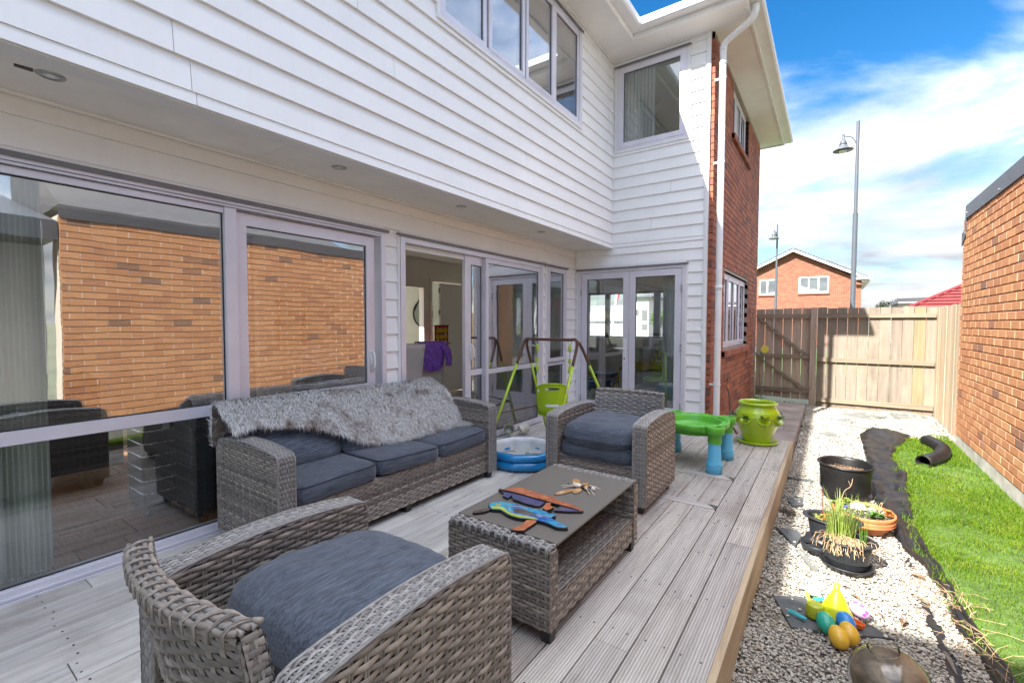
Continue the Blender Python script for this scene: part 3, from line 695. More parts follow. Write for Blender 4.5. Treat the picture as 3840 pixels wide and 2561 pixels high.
# downpipe with swan neck and brackets
dp = MB()
path = smoothpath([(-.785, 5.95, 4.93), (-.785, 5.95, 4.86), (-.83, 5.98, 4.80), (-.93, 6.03, 4.765), (-1.05, 6.09, 4.735), (-1.125, 6.12, 4.70), (-1.145, 6.13, 4.63), (-1.145, 6.13, 4.5)], 5)
DPX, DPY = -1.150, 6.14
path = [Vector((p.x+(DPX+1.145)*max(0, (-.785-p.x)/.36), p.y+(DPY-6.13), p.z)) for p in path]
path += [Vector((DPX, DPY, z)) for z in (4, 3, 2, 1, 0, -.1)]
dp.tube(path, .038, 16)
for z in (4.62, 4.45, 1.72): dp.lathe([(.0385, z), (.043, z+.002), (.043, z+.05), (.0385, z+.052)], (DPX, DPY, 0), 18, capb=False)
DP = dp.build('downpipe', MAT['white'], house, smooth=True)
for z in (4.28, 3.27, .52):
    b = MB(); b.lathe([(.039, z), (.043, z), (.043, z+.03), (.039, z+.03)], (DPX, DPY, 0), 18, capb=False); b.box((DPX-.085, DPY-.006, z+.004), (DPX-.036, DPY+.006, z+.026)); b.box((DPX-.088, DPY-.010, z), (DPX-.082, DPY+.01, z+.03)); b.build('bracket', MAT['white'], DP)
# ================================================================ rooms behind the glass (parts of the house)
rm = MB()
# living room: x -6 .. -3.25, y -1.6 .. 8 ; french-door room: x -5.05 .. -1.36, y 6.25 .. 10.35
HALL = (5.30, 5.80, 1.93)                       # hall opening y0, y1, head height
DOORW = (6.02, 6.80, 2.06)
for (a0, a1, z0, z1) in rect_diff((-1.7, 8.2, 0, 2.45), [(HALL[0], HALL[1], -.1, HALL[2]), (DOORW[0], DOORW[1], -.1, DOORW[2]), (-1.6, 2.7, .05, 2.3)]):
    rm.box((-6.1, a0, z0), (-6.0, a1, z1))
rm.box((-6.1, -1.8, 0), (-3.25, -1.7, 2.45)); rm.box((-6.1, 8.2, 0), (-5.05, 8.3, .3))  # last box: low end wall, opening above it added to let daylight in
rm.box((-5.15, 6.26, 0), (-5.05, 10.4, 2.45)); rm.box((-5.15, 6.245, 0), (-3.252, 6.255, 2.45))
for (a0, a1, z0, z1) in rect_diff((-5.05, -1.40, 0, 2.45), [(-4.95, -2.75, .96, 2.03)]): rm.box((a0, 10.33, z0), (a1, 10.43, z1))
rm.box((-1.40, 6.25, 0), (-1.36, 6.97, 2.45)); rm.box((-1.40, 9.23, 0), (-1.36, 10.4, 2.45)); rm.box((-1.40, 6.97, 0), (-1.36, 9.23, .93)); rm.box((-1.40, 6.97, 2.05), (-1.36, 9.23, 2.45))
rm.build('interior_wall', MAT['int_wall'], house)
w_ = MB()
for y_ in (-1.6, -.2, 1.2, 2.65): w_.box((-6.09, y_, .05), (-6.03, y_+.05, 2.3))
w_.box((-6.09, -1.6, .05), (-6.03, 2.7, .1)); w_.box((-6.09, -1.6, 2.25), (-6.03, 2.7, 2.3)); w_.build('window', MAT['alu'], house)  # back window widened beyond its visible part to light the room
w_ = MB(); w_.box((-5.955, .98, .03), (-5.95, 2.85, 2.38)); w_.build('added_roller_blind', MAT['sheer'], house)  # blind added to soften daylight through the widened window
rm = MB(); rm.box((-8.0, 4.4, 0), (-7.9, 9, 2.45)); rm.box((-8, 8.9, 0), (-6.1, 9, 2.45)); rm.build('hall_wall', MAT['int_green'], house)
rm = MB(); rm.box((-6.1, -1.8, 2.451), (-3.25, 6.24, 2.47)); rm.box((-8, 4.4, 2.4515), (-6.101, 6.24, 2.47)); rm.box((-8, 6.241, 2.4512), (-1.36, 10.43, 2.47)); rm.build('interior_ceiling', MAT['int_ceil'], house)
rm = MB(); rm.box((-8, -1.8, -.1), (-3.201, 6.245, -.004)); rm.box((-8, 6.2455, -.1), (-1.36, 10.43, -.0045)); FL = rm.build('interior_floor', MAT['grout'], house)
tb = MB(); tb.box((-.147, -.297, -.004), (.147, .297, .004)); tp = tb.build('floor_tile', MAT['tile'])
for i in range(10):
    for j in range(22):
        x = -3.36-.30*i-.0; y = -1.55+.6*j*.5+(.15 if i % 2 else 0)
        if j % 2: continue
        y = -1.45+.6*(j//2)+(.3 if i % 2 else 0)
        if y > 6.0: continue
        o = inst(tp, FL, Vector((x, y, .0))-house.location); o.name = 'floor_tile'
bpy.data.objects.remove(tp)
fl = MB(); fl.box((-5.04, 6.26, -.004), (-1.41, 10.32, .003)); fl.build('carpet', simple('brown_carpet', (.16, .10, .07), .9, .2), house)
# upper floor rooms: blinds and dark room boxes
up = MB(); up.box((-6.0, -3.4, 2.6), (-5.9, 10, SOF)); up.box((-6, -3.4, 2.58), (-2.70, 5.9, 2.6)); up.box((-6, 5.9, 2.6), (-2.9, 5.95, SOF)); up.box((-2.9, 7.6, 2.6), (-1.4, 7.65, SOF)); up.box((-2.95, 6.25, 2.6), (-2.9, 7.6, SOF)); up.build('upper_interior', MAT['int_wall'], house)
def vblind(name, pl, a0, a1, z0, z1, n, w=.085, ang=25, mat='blind', parent=None):
    m = MB(); a = a0
    while a < a1-.01:
        dn = w*.5*math.sin(R(ang)); da = w*.5*math.cos(R(ang)); c_ = a+da
        m.q([pt(pl, c_-da, n-dn, z0), pt(pl, c_+da, n+dn, z0), pt(pl, c_+da, n+dn, z1), pt(pl, c_-da, n-dn, z1)]); a += w*.97*math.cos(R(ang))
    return m.build(name, MAT[mat], parent or house)
vblind('vertical_blind', 'M', 2.72, 4.85, 3.72, 4.77, -.13, .09, 20)
vblind('vertical_blind', 'R', -2.44, -2.02, 3.72, 4.75, -.07, .06, 32)
def fold(name, pl, a0, a1, z0, z1, n, waves, amp, mat):
    m = MB()
    m.grid(lambda u, v: pt(pl, a0+(a1-a0)*u, n+amp*math.sin(u*waves*2*math.pi)+.3*amp*math.sin(u*waves*5.1+2), z0+(z1-z0)*v), waves*8, 2)
    return m.build(name, MAT[mat], house, smooth=True)
fold('curtain', 'L', .36, .54, .03, 2.05, -.14, 9, .028, 'curtain')
fold('curtain', 'L', 4.72, 5.10, .03, 2.2, -.22, 7, .03, 'curtain')
fold('curtain', 'L', 5.28, 5.42, .03, 2.2, -.20, 4, .03, 'curtain')
fold('curtain', 'R', -1.90, -1.66, .03, 2.2, -.24, 8, .028, 'curtain')
c = MB(); c.box((-3.30, -1.6, .0), (-3.26, .37, 2.2)); c.build('blind_panel', MAT['blind'], house)
# hall door frame, panel door standing ajar
c = MB()
for (y0, y1, zt) in (HALL, DOORW):
    c.box((-6.0, y0-.06, 0), (-5.982, y0, zt+.06)); c.box((-6.0, y1, 0), (-5.982, y1+.06, zt+.06)); c.box((-6.0, y0, zt), (-5.982, y1, zt+.06))
c.build('architrave', MAT['int_wall'], house)
d = MB(); d.box((-5.90, 6.10, .01), (-5.865, 6.88, 2.03)); ID = d.build('interior_door', MAT['int_white'], house)
for z in (.45, .9, 1.35):
    g_ = MB(); g_.box((-5.8649, 6.11, z), (-5.8640, 6.87, z+.004)); g_.build('panel_groove', MAT['int_wall'], ID)
for z in (.3, 1.45, 1.85):
    g_ = MB(); g_.box((-5.90, 6.085, z), (-5.862, 6.10, z+.09)); g_.build('hinge', MAT['galv'], ID)
g_ = MB(); g_.tube([(-5.864, 6.2, .93), (-5.81, 6.2, .93), (-5.81, 6.31, .93)], .008, 8); g_.build('handle', MAT['black'], ID)
# far window of the french-door room
wf = MB()
for (x0, x1) in ((-4.95, -4.90), (-4.48, -4.37), (-3.30, -3.16), (-2.80, -2.75)): wf.box((x0, 10.34, .96), (x1, 10.42, 2.03))
wf.box((-4.95, 10.34, .96), (-2.75, 10.42, 1.0)); wf.box((-4.95, 10.34, 1.99), (-2.75, 10.42, 2.03)); wf.build('window', MAT['alu_dark'], house)
c = MB(); c.box((-5.04, 10.2, .93), (-2.7, 10.33, .955)); c.build('window_ledge', MAT['int_white'], house)

# ================================================================ neighbour's brick wall (right)
XN = 1.32; NY0, NY1, NZT = 1.40, 7.82, 2.60
nb = thing('neighbour_garage', 'orange brick wall with dark steel capping on the right', 'building', (XN+.2, 4.6, GZ))
w = MB(); w.box((XN+.019, NY0, -.075), (XN+.35, NY1, NZT)); nw = w.build('wall', MAT['mortar_mid'], nb)
zc_ = -.073
while zc_ < NZT-.07:
    w = MB(); w.box((XN+.0025, NY0+.001, zc_+.001), (XN+.0185, NY1-.001, zc_+.0715)); w.build('mortar_course', MAT['mortar_pale'], nw); zc_ += .083
lay_bricks(nw, MAT['brick_orange'], XN, NY0, NY1, -.073, NZT-.0, [], .228, .0725, .0105, -1, start=-.05, vis=lambda it: it[0] > 5.0)
w = MB(); w.box((XN+.004, NY0, -.5), (XN+.34, NY1, -.078)); w.build('footing', MAT['concrete'], nb)
cp = MB()
cp.box((XN-.012, NY0, 2.565), (XN-.006, 7.66, 2.715)); cp.box((XN-.012, NY0, 2.7152), (XN+.40, 7.66, 2.722)); cp.build('capping', MAT['flashing'], nb)
cp = MB(); cp.prism([(7.662, 2.721), (7.70, 2.721), (7.705, 2.44), (7.85, 2.415), (7.845, 2.25), (7.80, 2.29), (7.655, 2.37)], XN-.011, XN-.005, axis='x'); cp.build('corner_flashing', MAT['flashing'], nb)
cp = MB(); cp.box((XN-.004, 7.80, 2.27), (XN+.40, 7.86, 2.42)); cp.build('end_gutter', MAT['flashing'], nb)
for (y, z) in ((7.62, 2.63), (6.35, 2.60), (5.2, 2.60), (4.0, 2.6), (2.8, 2.6), (7.68, 2.40)):
    s_ = MB(); s_.tube([(XN-.013, y, z), (XN-.018, y, z)], .009, 8); s_.build('rivet', MAT['galv'], nb)
cp = MB(); cp.hexa([(XN+.03, 1.42, 2.725), (4.2, 1.42, 2.725), (4.2, 5.4, 2.725), (XN+.03, 5.4, 2.725), (XN+.2, 1.42, 2.80), (4.2, 1.42, 4.2), (4.2, 4.4, 4.2), (XN+.2, 5.35, 2.80)]); cp.build('roof', MAT['roof_dark'], nb, fixn=True)
cp = MB(); cp.hexa([(XN+.02, -6, 2.30), (5, -6, 2.30), (5, 1.385, 2.30), (XN+.02, 1.385, 2.30), (XN+.02, -6, 2.52), (5, -6, 3.4), (5, 1.385, 3.4), (XN+.02, 1.385, 2.52)]); cp.build('porch_roof', MAT['flashing'], nb)
cp = MB(); cp.box((XN+.75, -6, -.3), (5, 1.384, 2.298)); cp.build('porch_wall_screen', MAT['cream'], nb)  # unseen porch wall, extended to dim the sky mirrored in the glazing

# ================================================================ fence, gate
YF = 9.97; FT = 1.585
def paling(parent, x0, x1, z0, z1, y, mat, th=.02):
    m = MB(); zt = z1+random.uniform(-.006, .006); lean = random.uniform(-.002, .002)
    m.hexa([(x0, y, z0), (x1, y, z0), (x1, y+th, z0), (x0, y+th, z0), (x0+lean, y, zt), (x1+lean, y, zt+random.uniform(-.003, .003)), (x1+lean, y+th, zt), (x0+lean, y+th, zt)])
    return m.build('paling', mat, parent, fixn=True)
fence = thing('paling_fence', 'tall pale pine paling fence across the end of the side yard', 'fence', (.6, YF, GZ))
xs = [-.19+i*.1475 for i in range(12)]
for i, x in enumerate(xs):
    paling(fence, x+.003, min(x+.1475-.004, 1.43), -.17, FT+(random.uniform(-.01, .008)), YF+random.uniform(0, .004), MAT['pine_green'] if i == 9 else MAT['pine'])
for (z0, z1) in ((1.405, 1.475), (.618, .690), (-.11, -.035)):
    m = MB(); m.box((-.185, YF-.05, z0), (1.40, YF-.001, z1)); m.build('rail', MAT['pine_rail'], fence)
m = MB(); m.box((-.19, YF-.012, -.30), (1.40, YF+.012, -.172)); m.build('base_board', MAT['pine_rail'], fence)
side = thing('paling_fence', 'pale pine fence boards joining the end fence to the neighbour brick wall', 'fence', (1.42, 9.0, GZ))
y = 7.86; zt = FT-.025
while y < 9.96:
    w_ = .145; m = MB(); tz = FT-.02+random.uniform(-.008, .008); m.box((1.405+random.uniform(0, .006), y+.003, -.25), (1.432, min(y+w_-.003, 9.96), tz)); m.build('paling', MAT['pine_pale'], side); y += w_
gate = thing('wooden_gate', 'shaded wooden gate with diagonal braces between house and post', 'gate', (-.73, YF, GZ))
for i in range(6):
    x = -1.175+i*.149; paling(gate, x+.004, x+.149-.005, -.09+(.0 if i < 3 else -.01), FT-.005, YF+.012, MAT['pine_old'])
for (z0, z1) in ((1.40, 1.475), (.655, .725), (.02, .095)):
    m = MB(); m.box((-1.17, YF-.04, z0), (-.30, YF+.01, z1)); m.build('rail', MAT['pine_rail'], gate)
for (za_0, zb_0) in ((1.40, .73), (.655, .10)):
    m = MB(); x0, x1 = -1.155, -.32; t = .055
    m.prism([(x0, za_0), (x0+.06, za_0), (x1, zb_0+.0), (x1-.09, zb_0)], YF-.035, YF+.008, axis='y'); m.build('brace', MAT['pine_rail'], gate, fixn=True)
m = MB(); m.box((-1.20, YF-.06, .70), (-1.10, YF-.04, .73)); m.tube([(-1.19, YF-.07, .74), (-1.12, YF-.07, .74)], .008, 8); m.build('latch', MAT['galv'], gate)
pst = MB(); pst.box((-.292, YF-.055, -.33), (-.195, YF+.04, FT+.004)); tag(pst.build('fence_post', MAT['pine_old']), 'square timber post between the gate and the fence', 'post')

# ================================================================ deck
deck = thing('deck', None, None, (-1.7, 2.5, 0), kind='structure'); deck['label'] = 'weathered grey timber deck with grooved boards'
BP, DX1 = .145, -.339
CROSS = [(3.382, 3.468), (4.095, 4.178)]
def dboard(x0, x1, y0, y1, mat):
    m = MB(); e = .004; zt = random.uniform(-.0015, .0005)
    m.v += [(x0, y0, -.03), (x1, y0, -.03), (x1, y1, -.03), (x0, y1, -.03), (x0, y0, zt-e), (x1, y0, zt-e), (x1, y1, zt-e), (x0, y1, zt-e), (x0+e, y0+.001, zt), (x1-e, y0+.001, zt), (x1-e, y1-.001, zt), (x0+e, y1-.001, zt)]
    for f in ((0, 3, 2, 1), (0, 1, 5, 4), (1, 2, 6, 5), (2, 3, 7, 6), (3, 0, 4, 7), (4, 5, 9, 8), (5, 6, 10, 9), (6, 7, 11, 10), (7, 4, 8, 11), (8, 9, 10, 11)): m.f.append(f); m.m.append(0)
    return m.build('deck_board', mat, deck)
nails = MB(); nb_i = 0
x1 = DX1; bi = 0
while x1 > -3.09:
    x0 = max(x1-BP+.0055, -3.088); yend = 5.865 if x1 > -1.24 else 6.105
    mat = MAT['deck'] if x1 > -1.65 else MAT['deck_smooth']
    segs = [(-1.3, yend)]
    if bi >= 2: segs = [(-1.3, CROSS[0][0]-.004), (CROSS[0][1]+.004, CROSS[1][0]-.004), (CROSS[1][1]+.004, yend)]
    out = []
    jl = {0: [2.92, 4.6], 1: [2.18, 4.9]}.get(bi, [random.uniform(.3, 2.9)])
    for (s0, s1) in segs:
        cuts = [j for j in jl if s0+.3 < j < s1-.3]; ed = [s0]+cuts+[s1]
        for i in range(len(ed)-1): out.append((ed[i]+(.0015 if i else 0), ed[i+1]-(.0015 if i < len(ed)-2 else 0)))
    for (s0, s1) in out: dboard(x0, x1, s0, s1, mat)
    for k in range(-3, 13):
        yj = .445+.45*k+random.uniform(-.012, .012)
        if any(c0-.02 < yj < c1+.02 for c0, c1 in CROSS) and bi >= 2 or yj > yend-.02: continue
        for fx in (.24, .76):
            xx = x0+(x1-x0)*fx+random.uniform(-.006, .006); yy = yj+random.uniform(-.01, .01)
            nails.prism([(xx+.0042*math.cos(t*math.pi/3), yy+.0042*math.sin(t*math.pi/3)) for t in range(6)], -.004, .0012)
    x1 -= BP; bi += 1
nails.build('nail_heads', MAT['nail'], deck, kind='stuff')
for (c0, c1) in CROSS:
    m = MB(); m.prism([(-3.08, c0), (-.70, c0), (-.632, c0+.012), (-.70, c1), (-3.08, c1)], -.03, .0005); m.build('cross_board', MAT['deck_cross'], deck)
m = MB(); m.box((-.3375, -1.3, -.30), (-.309, 5.868, -.003)); m.build('fascia_board', MAT['fascia'], deck)
m = MB(); m.box((-1.235, 5.8695, -.20), (-.309, 5.888, -.004)); m.build('fascia_board', MAT['fascia'], deck)
m = MB(); m.box((-3.1, -1.3, -.28), (-.345, 5.86, -.05)); m.build('deck_frame', MAT['earth'], deck)
# concrete path
p = MB(); p.box((-1.234, 5.892, -.33), (-.322, 9.42, -.10)); tag(p.build('path', MAT['slab']), 'brown concrete path beside the brick wall', kind='structure')

# ================================================================ gravel, lawn, weed mat
def interp(pts, y):
    pts = sorted(pts); 
    if y <= pts[0][0]: return pts[0][1]
    for (a, b), (c_, d_) in zip(pts, pts[1:]):
        if y <= c_: return b+(d_-b)*(y-a)/(c_-a)
    return pts[-1][1]
MATL = [(1.0, .62), (2.77, .607), (2.95, .577), (3.1, .557), (3.39, .565), (3.56, .546), (3.75, .536), (3.84, .496), (3.94, .453), (4.19, .42), (4.63, .425), (4.84, .35), (5.26, .355), (6.6, .376), (7.7, .373), (8.15, .48)]
MATR = [(1.0, .74), (2.82, .665), (2.98, .635), (3.2, .60), (3.64, .60), (4.0, .56), (4.55, .545), (5.1, .60), (5.5, .615), (5.9, .66), (6.4, .60), (6.9, .64), (7.3, .74), (7.6, .80), (7.9, .90), (8.15, .70)]
def ghill(x, y):
    h = .018*nz(x, y, 1, 1.6)+.012*nz(x, y, 5, 4.0)
    if y > 8.3: h += .05*max(0, nz(x, y, 9, 1.2)+.25)*min(1, (y-8.3)*1.2)
    return GZ+h
bed = MB()
bed.grid(lambda u, v: (-.30+u*1.72, .4+v*9.6, ghill(-.30+u*1.72, .4+v*9.6)-.011), 24, 110)
tag(bed.build('gravel_bed', MAT['gravel_fines'], smooth=True), 'fine tan gravel dust under the white stones', kind='structure')
SLATES = [  # outline, thickness, material, label
    ([(-.225, 2.87), (-.13, 2.61), (.06, 2.69), (.21, 2.76), (.30, 2.80), (.20, 2.87), (.05, 2.885), (-.10, 2.95)], 'slate', 'large dark slate slab under the scattered toys'),
    ([(-.30, 3.86), (-.16, 3.88), (-.125, 3.80), (-.155, 3.60)], 'slate', 'dark slate stepping stone beside the grey oval pots'),
    ([(-.155, 3.57), (-.10, 3.58), (-.02, 3.35), (-.06, 3.33)], 'slate_pale', 'narrow sliver of slate beside the saucer'),
    ([(-.29, 4.62), (-.16, 4.66), (-.145, 4.46), (-.22, 4.38)], 'slate', 'dark slate partly buried beside the deck edge opposite the black tub'),
    ([(-.30, 5.25), (-.10, 5.24), (-.10, 5.17), (-.31, 5.19)], 'slate', 'thin slate strip buried in shaded gravel'),
    ([(.19, 9.27), (.44, 9.62), (.80, 9.40), (.49, 8.95)], 'slate_pale', 'weathered slate slab at the foot of the fence'),
    ([(.83, 9.80), (1.30, 9.86), (1.31, 9.62), (.88, 9.42)], 'slate_pale', 'weathered slate slab in the fence corner'),
    ([(-.11, 7.58), (.045, 7.74), (.19, 7.47), (.06, 7.40)], 'slate_pale', 'weathered slate in the middle of the gravel'),
    ([(.11, 8.75), (.26, 8.92), (.42, 8.80), (.30, 8.60)], 'slate_pale', 'pale round topped stone near the fence'),
    ([(.05, 8.40), (.20, 8.46), (.55, 8.30), (.40, 8.24)], 'slate_pale', 'thin slate edge showing through the gravel near the fence'),
]
def inpoly(x, y, poly):
    c_ = False; n = len(poly)
    for i in range(n):
        (xa, ya), (xb, yb) = poly[i], poly[i-1]
        if (ya > y) != (yb > y) and x < (xb-xa)*(y-ya)/(yb-ya)+xa: c_ = not c_
    return c_
for (poly, mt, lab) in SLATES:
    cx = sum(p[0] for p in poly)/len(poly); cy = sum(p[1] for p in poly)/len(poly); z = ghill(cx, cy)
    pp = [(p[0]+random.uniform(-.006, .006), p[1]+random.uniform(-.006, .006)) for p in poly]
    m = MB(); m.prism(pp, z-.03, z+.014, inset=.03); o = m.build('slate_slab', MAT[mt], fixn=True); tag(o, lab, 'stone', 'slate slabs in the gravel')
# stones (joined: nobody could count them)
ico = np.array([(0, 0, 1), (.894, 0, .447), (.276, .851, .447), (-.724, .526, .447), (-.724, -.526, .447), (.276, -.851, .447), (.724, .526, -.447), (-.276, .851, -.447), (-.894, 0, -.447), (-.276, -.851, -.447), (.724, -.526, -.447), (0, 0, -1)])
icf = np.array([(0,1,2),(0,2,3),(0,3,4),(0,4,5),(0,5,1),(1,6,2),(2,7,3),(3,8,4),(4,9,5),(5,10,1),(6,7,2),(7,8,3),(8,9,4),(9,10,5),(10,6,1),(11,7,6),(11,8,7),(11,9,8),(11,10,9),(11,6,10)])
def grav_ok(x, y):
    if y > 8.1: return x < 1.40
    lim = interp(MATL, y)+.015
    if 2.6 < y < 3.35 and .40+.0 < x < .53:                        # bare strips of weed mat showing through
        s = .455+(3.3-y)*.05
        if abs(x-s) < .022+.012*nz(x, y, 0, 9): return False
    if y > 7.75: return x < lim+(y-7.75)*2.8
    return x < lim
pos = []
def fill(n, y0, y1, rmin, rmax):
    k = 0
    while k < n:
        x = random.uniform(-.312, 1.40 if y1 > 8 else .70); y = random.uniform(y0, y1); k += 1
        if not grav_ok(x, y): continue
        z = ghill(x, y)
        for i, (poly, _, _) in enumerate(SLATES):
            if inpoly(x, y, poly):
                if random.random() < (.97 if i in (0, 1, 5, 6, 7) else .85): z = None
                else: z += .016
                break
        if z is None: continue
        bare = nz(x, y, 3, 1.5)
        if bare < -.33 and random.random() < .55: continue
        pos.append((x, y, z+random.uniform(-.010, .006), random.uniform(rmin, rmax)*(.65 if random.random() < .3 else 1)))
fill(32000, .9, 3.6, .0062, .0118); fill(19000, 3.6, 6.2, .0082, .0135); fill(22000, 6.2, 9.95, .0115, .018)
pos = np.array(pos); n = len(pos)
sc3 = np.stack([rng.uniform(.8, 1.35, n), rng.uniform(.6, 1.0, n), rng.uniform(.30, .55, n)], 1)*pos[:, 3:4]
V = ico[None]*(1+rng.uniform(-.34, .26, (n, 12, 1)))*sc3[:, None]
def rotm(ax, a):
    c_, s_ = np.cos(a), np.sin(a); z_ = np.zeros_like(a); o_ = np.ones_like(a)
    if ax == 'x': return np.stack([np.stack([o_, z_, z_], 1), np.stack([z_, c_, -s_], 1), np.stack([z_, s_, c_], 1)], 1)
    return np.stack([np.stack([c_, -s_, z_], 1), np.stack([s_, c_, z_], 1), np.stack([z_, z_, o_], 1)], 1)
V = np.einsum('nij,nkj->nki', rotm('x', rng.normal(0, .3, n)), V); V = np.einsum('nij,nkj->nki', rotm('z', rng.uniform(0, 6.28, n)), V)
V = V+pos[:, None, :3]
F = (icf[None]+np.arange(n)[:, None, None]*12).reshape(-1, 3)
gv = mesh_np('gravel', V.reshape(-1, 3), F, MAT['gravel'], kind='stuff'); tag(gv, 'white limestone gravel along the deck', 'gravel')
# lawn
def lawn_left(y): return interp(MATR, y)-.01 if y < 7.6 else .78+(y-7.6)*.55
lb = MB(); NV = 60
def lfn(u, v):
    y = 1.0+v*7.2; x0 = lawn_left(y); x1 = XN+.003; x = x0+(x1-x0)*u
    return (x, y, GZ+.012+.012*nz(x, y, 2, 2)-(.03 if u == 0 else 0))
lb.grid(lfn, 10, NV); tag(lb.build('lawn', MAT['lawn_base'], smooth=True), 'strip of lawn beside the neighbour wall', kind='structure')
bl = []
def blades(cnt, y0, y1, hs, ws):
    y = rng.uniform(y0, y1, cnt); u = rng.uniform(-.015, 1, cnt)
    for k in range(cnt):
        x0 = lawn_left(y[k]); x = x0+(XN-x0)*u[k]
        if y[k] > 7.5 and random.random() < (y[k]-7.5)*1.0: continue
        d = .72+.8*nz(x, y[k], 4, 2.4)+.5*nz(x, y[k], 8, 7)
        if u[k] < .10: d -= .3*nz(x, y[k], 11, 9)+.15
        if random.random() > d+.30: continue
        bl.append((x, y[k], GZ+.008, hs*random.uniform(.4, 1.5)*(1+.5*nz(x, y[k], 6, 5)), ws*random.uniform(.6, 1.4)))
blades(30000, 1.3, 3.8, .024, .0021); blades(34000, 3.8, 5.6, .025, .0026); blades(24000, 5.6, 8.3, .026, .0040)
for _ in range(1500):
    y = random.uniform(2.6, 8); x = lawn_left(y)+random.uniform(-.05, .02)-.035*max(0, nz(0, y, 3, 6))*random.random()*3; bl.append((x, y, GZ+.01, .03, .003))
bl = np.array(bl); n = len(bl); th = rng.uniform(0, 6.28, n); ln = rng.uniform(.25, 1.1, n)
dx = np.stack([np.cos(th), np.sin(th), 0*th], 1); sd = np.stack([-np.sin(th), np.cos(th), 0*th], 1)
b0 = bl[:, :3]; h = bl[:, 3:4]; wd = bl[:, 4:5]
V = np.stack([b0-sd*wd/2, b0+sd*wd/2, b0+dx*h*ln[:, None]*.35+sd*wd*.4+np.array((0, 0, 1))*h*.62, b0+dx*h*ln[:, None]*.35-sd*wd*.4+np.array((0, 0, 1))*h*.62, b0+dx*h*ln[:, None]*.95+np.array((0, 0, 1))*h*.85], 1)
F = np.concatenate([np.array([(0, 1, 2), (0, 2, 3), (3, 2, 4)])[None]+np.arange(n)[:, None, None]*5]).reshape(-1, 3)
tag(mesh_np('grass', V.reshape(-1, 3), F, MAT['grass'], kind='stuff'), 'short bright green grass of the lawn strip', 'grass')
# weed mat, a crumpled sheet between gravel and lawn, bulging at its far end
wm = MB()
def wfn(u, v):
    y = 1.2+v*6.95; a = interp(MATL, y)-.01; b = interp(MATR, y)+.012; a += .012*nz(0, y, 2, 5); b += .016*nz(3, y, 2, 6)
    x = a+(b-a)*u
    z = GZ+.020+.024*nz(x, y*.35, 0, 12)+.018*nz(x, y, 7, 7)+.02*max(0, math.sin(u*9+.8*nz(0, y, 1, 1.2)))*.6
    bulge = math.exp(-((y-7.75)/.35)**2)*.10*math.sin(math.pi*min(1, max(0, u*.95+.03)))+math.exp(-((y-6.7)/.5)**2)*.035*math.sin(math.pi*u)
    if u in (0, 1) and y < 6.9: z = GZ-.004
    return (x, y, z+bulge)
wm.grid(wfn, 18, 170); tag(wm.build('weed_mat', MAT['weedmat'], smooth=True), 'crumpled black weed mat strip between the gravel and the lawn', 'weed mat')
for (sx0, y0, sx1, y1) in ((.455, 3.30, .50, 2.55), (.40, 4.18, .45, 3.75)):
    wm = MB(); wm.grid(lambda u, v: (sx0+(sx1-sx0)*v+(u-.5)*.06*(1+.3*nz(u, v, 1, 7)), y0+(y1-y0)*v, GZ-.004+.012*nz(u*3, v*9, 2)), 4, 24)
    tag(wm.build('weed_mat', MAT['weedmat'], smooth=True), 'narrow torn strip of black weed mat showing through gravel '+('near the toys' if y0 < 3.5 else 'by the terracotta bowl'), 'weed mat')
# dead leaves and bark bits on the gravel
for k, (x, y, s, lab) in enumerate(((.15, 3.12, .05, 'curled brown leaf on the gravel beside the yellow funnel'), (.25, 3.0, .04, 'small brown leaf among the gravel right of the funnel'), (.47, 3.58, .08, 'twisted brown bark strip on the gravel near the weed mat'), (.34, 2.98, .09, 'long brown bark strip on gravel right of the egg'), (-.02, 4.35, .05, 'brown leaf on gravel near the black tub'), (.60, 8.35, .08, 'brown leaf near the black weed mat bulge'), (.86, 8.45, .05, 'orange brown leaf on the far gravel'))):
    m = MB(); a = random.uniform(0, 3); ca, sa = math.cos(a), math.sin(a); z0 = ghill(x, y)+.012
    m.grid(lambda u, v: (x+ca*(u-.5)*s-sa*(v-.5)*s*.4*math.sin(math.pi*(u*.9+.05)), y+sa*(u-.5)*s+ca*(v-.5)*s*.4*math.sin(math.pi*(u*.9+.05)), z0+.35*s*(v-.5)**2*2+.1*s*math.sin(u*5)), 8, 4)
    tag(m.build('dead_leaf', MAT['bark'], smooth=True), lab, 'leaf', 'dead leaves on the gravel')
for (x0, y0, sx, sy, lab) in ((.12, 7.15, .22, .22, 'patch of brown bark mulch on the mid gravel'), (-.24, 4.22, .07, .10, 'dark clump of debris by the deck edge')):
    m = MB()
    for _ in range(150):
        x = x0+random.gauss(0, sx*.45); y = y0+random.gauss(0, sy*.45); l = random.uniform(.008, .03); a = random.uniform(0, 6.28); z = ghill(x, y)+random.uniform(.002, .018)
        m.q([(x, y, z), (x+l*math.cos(a), y+l*math.sin(a), z+random.uniform(-.004, .008)), (x+l*math.cos(a)-.006*math.sin(a), y+l*math.sin(a)+.006*math.cos(a), z), (x-.006*math.sin(a), y+.006*math.cos(a), z)])
    tag(m.build('bark_mulch', MAT['bark'] if x0 > 0 else MAT['soil'], kind='stuff'), lab, 'mulch')

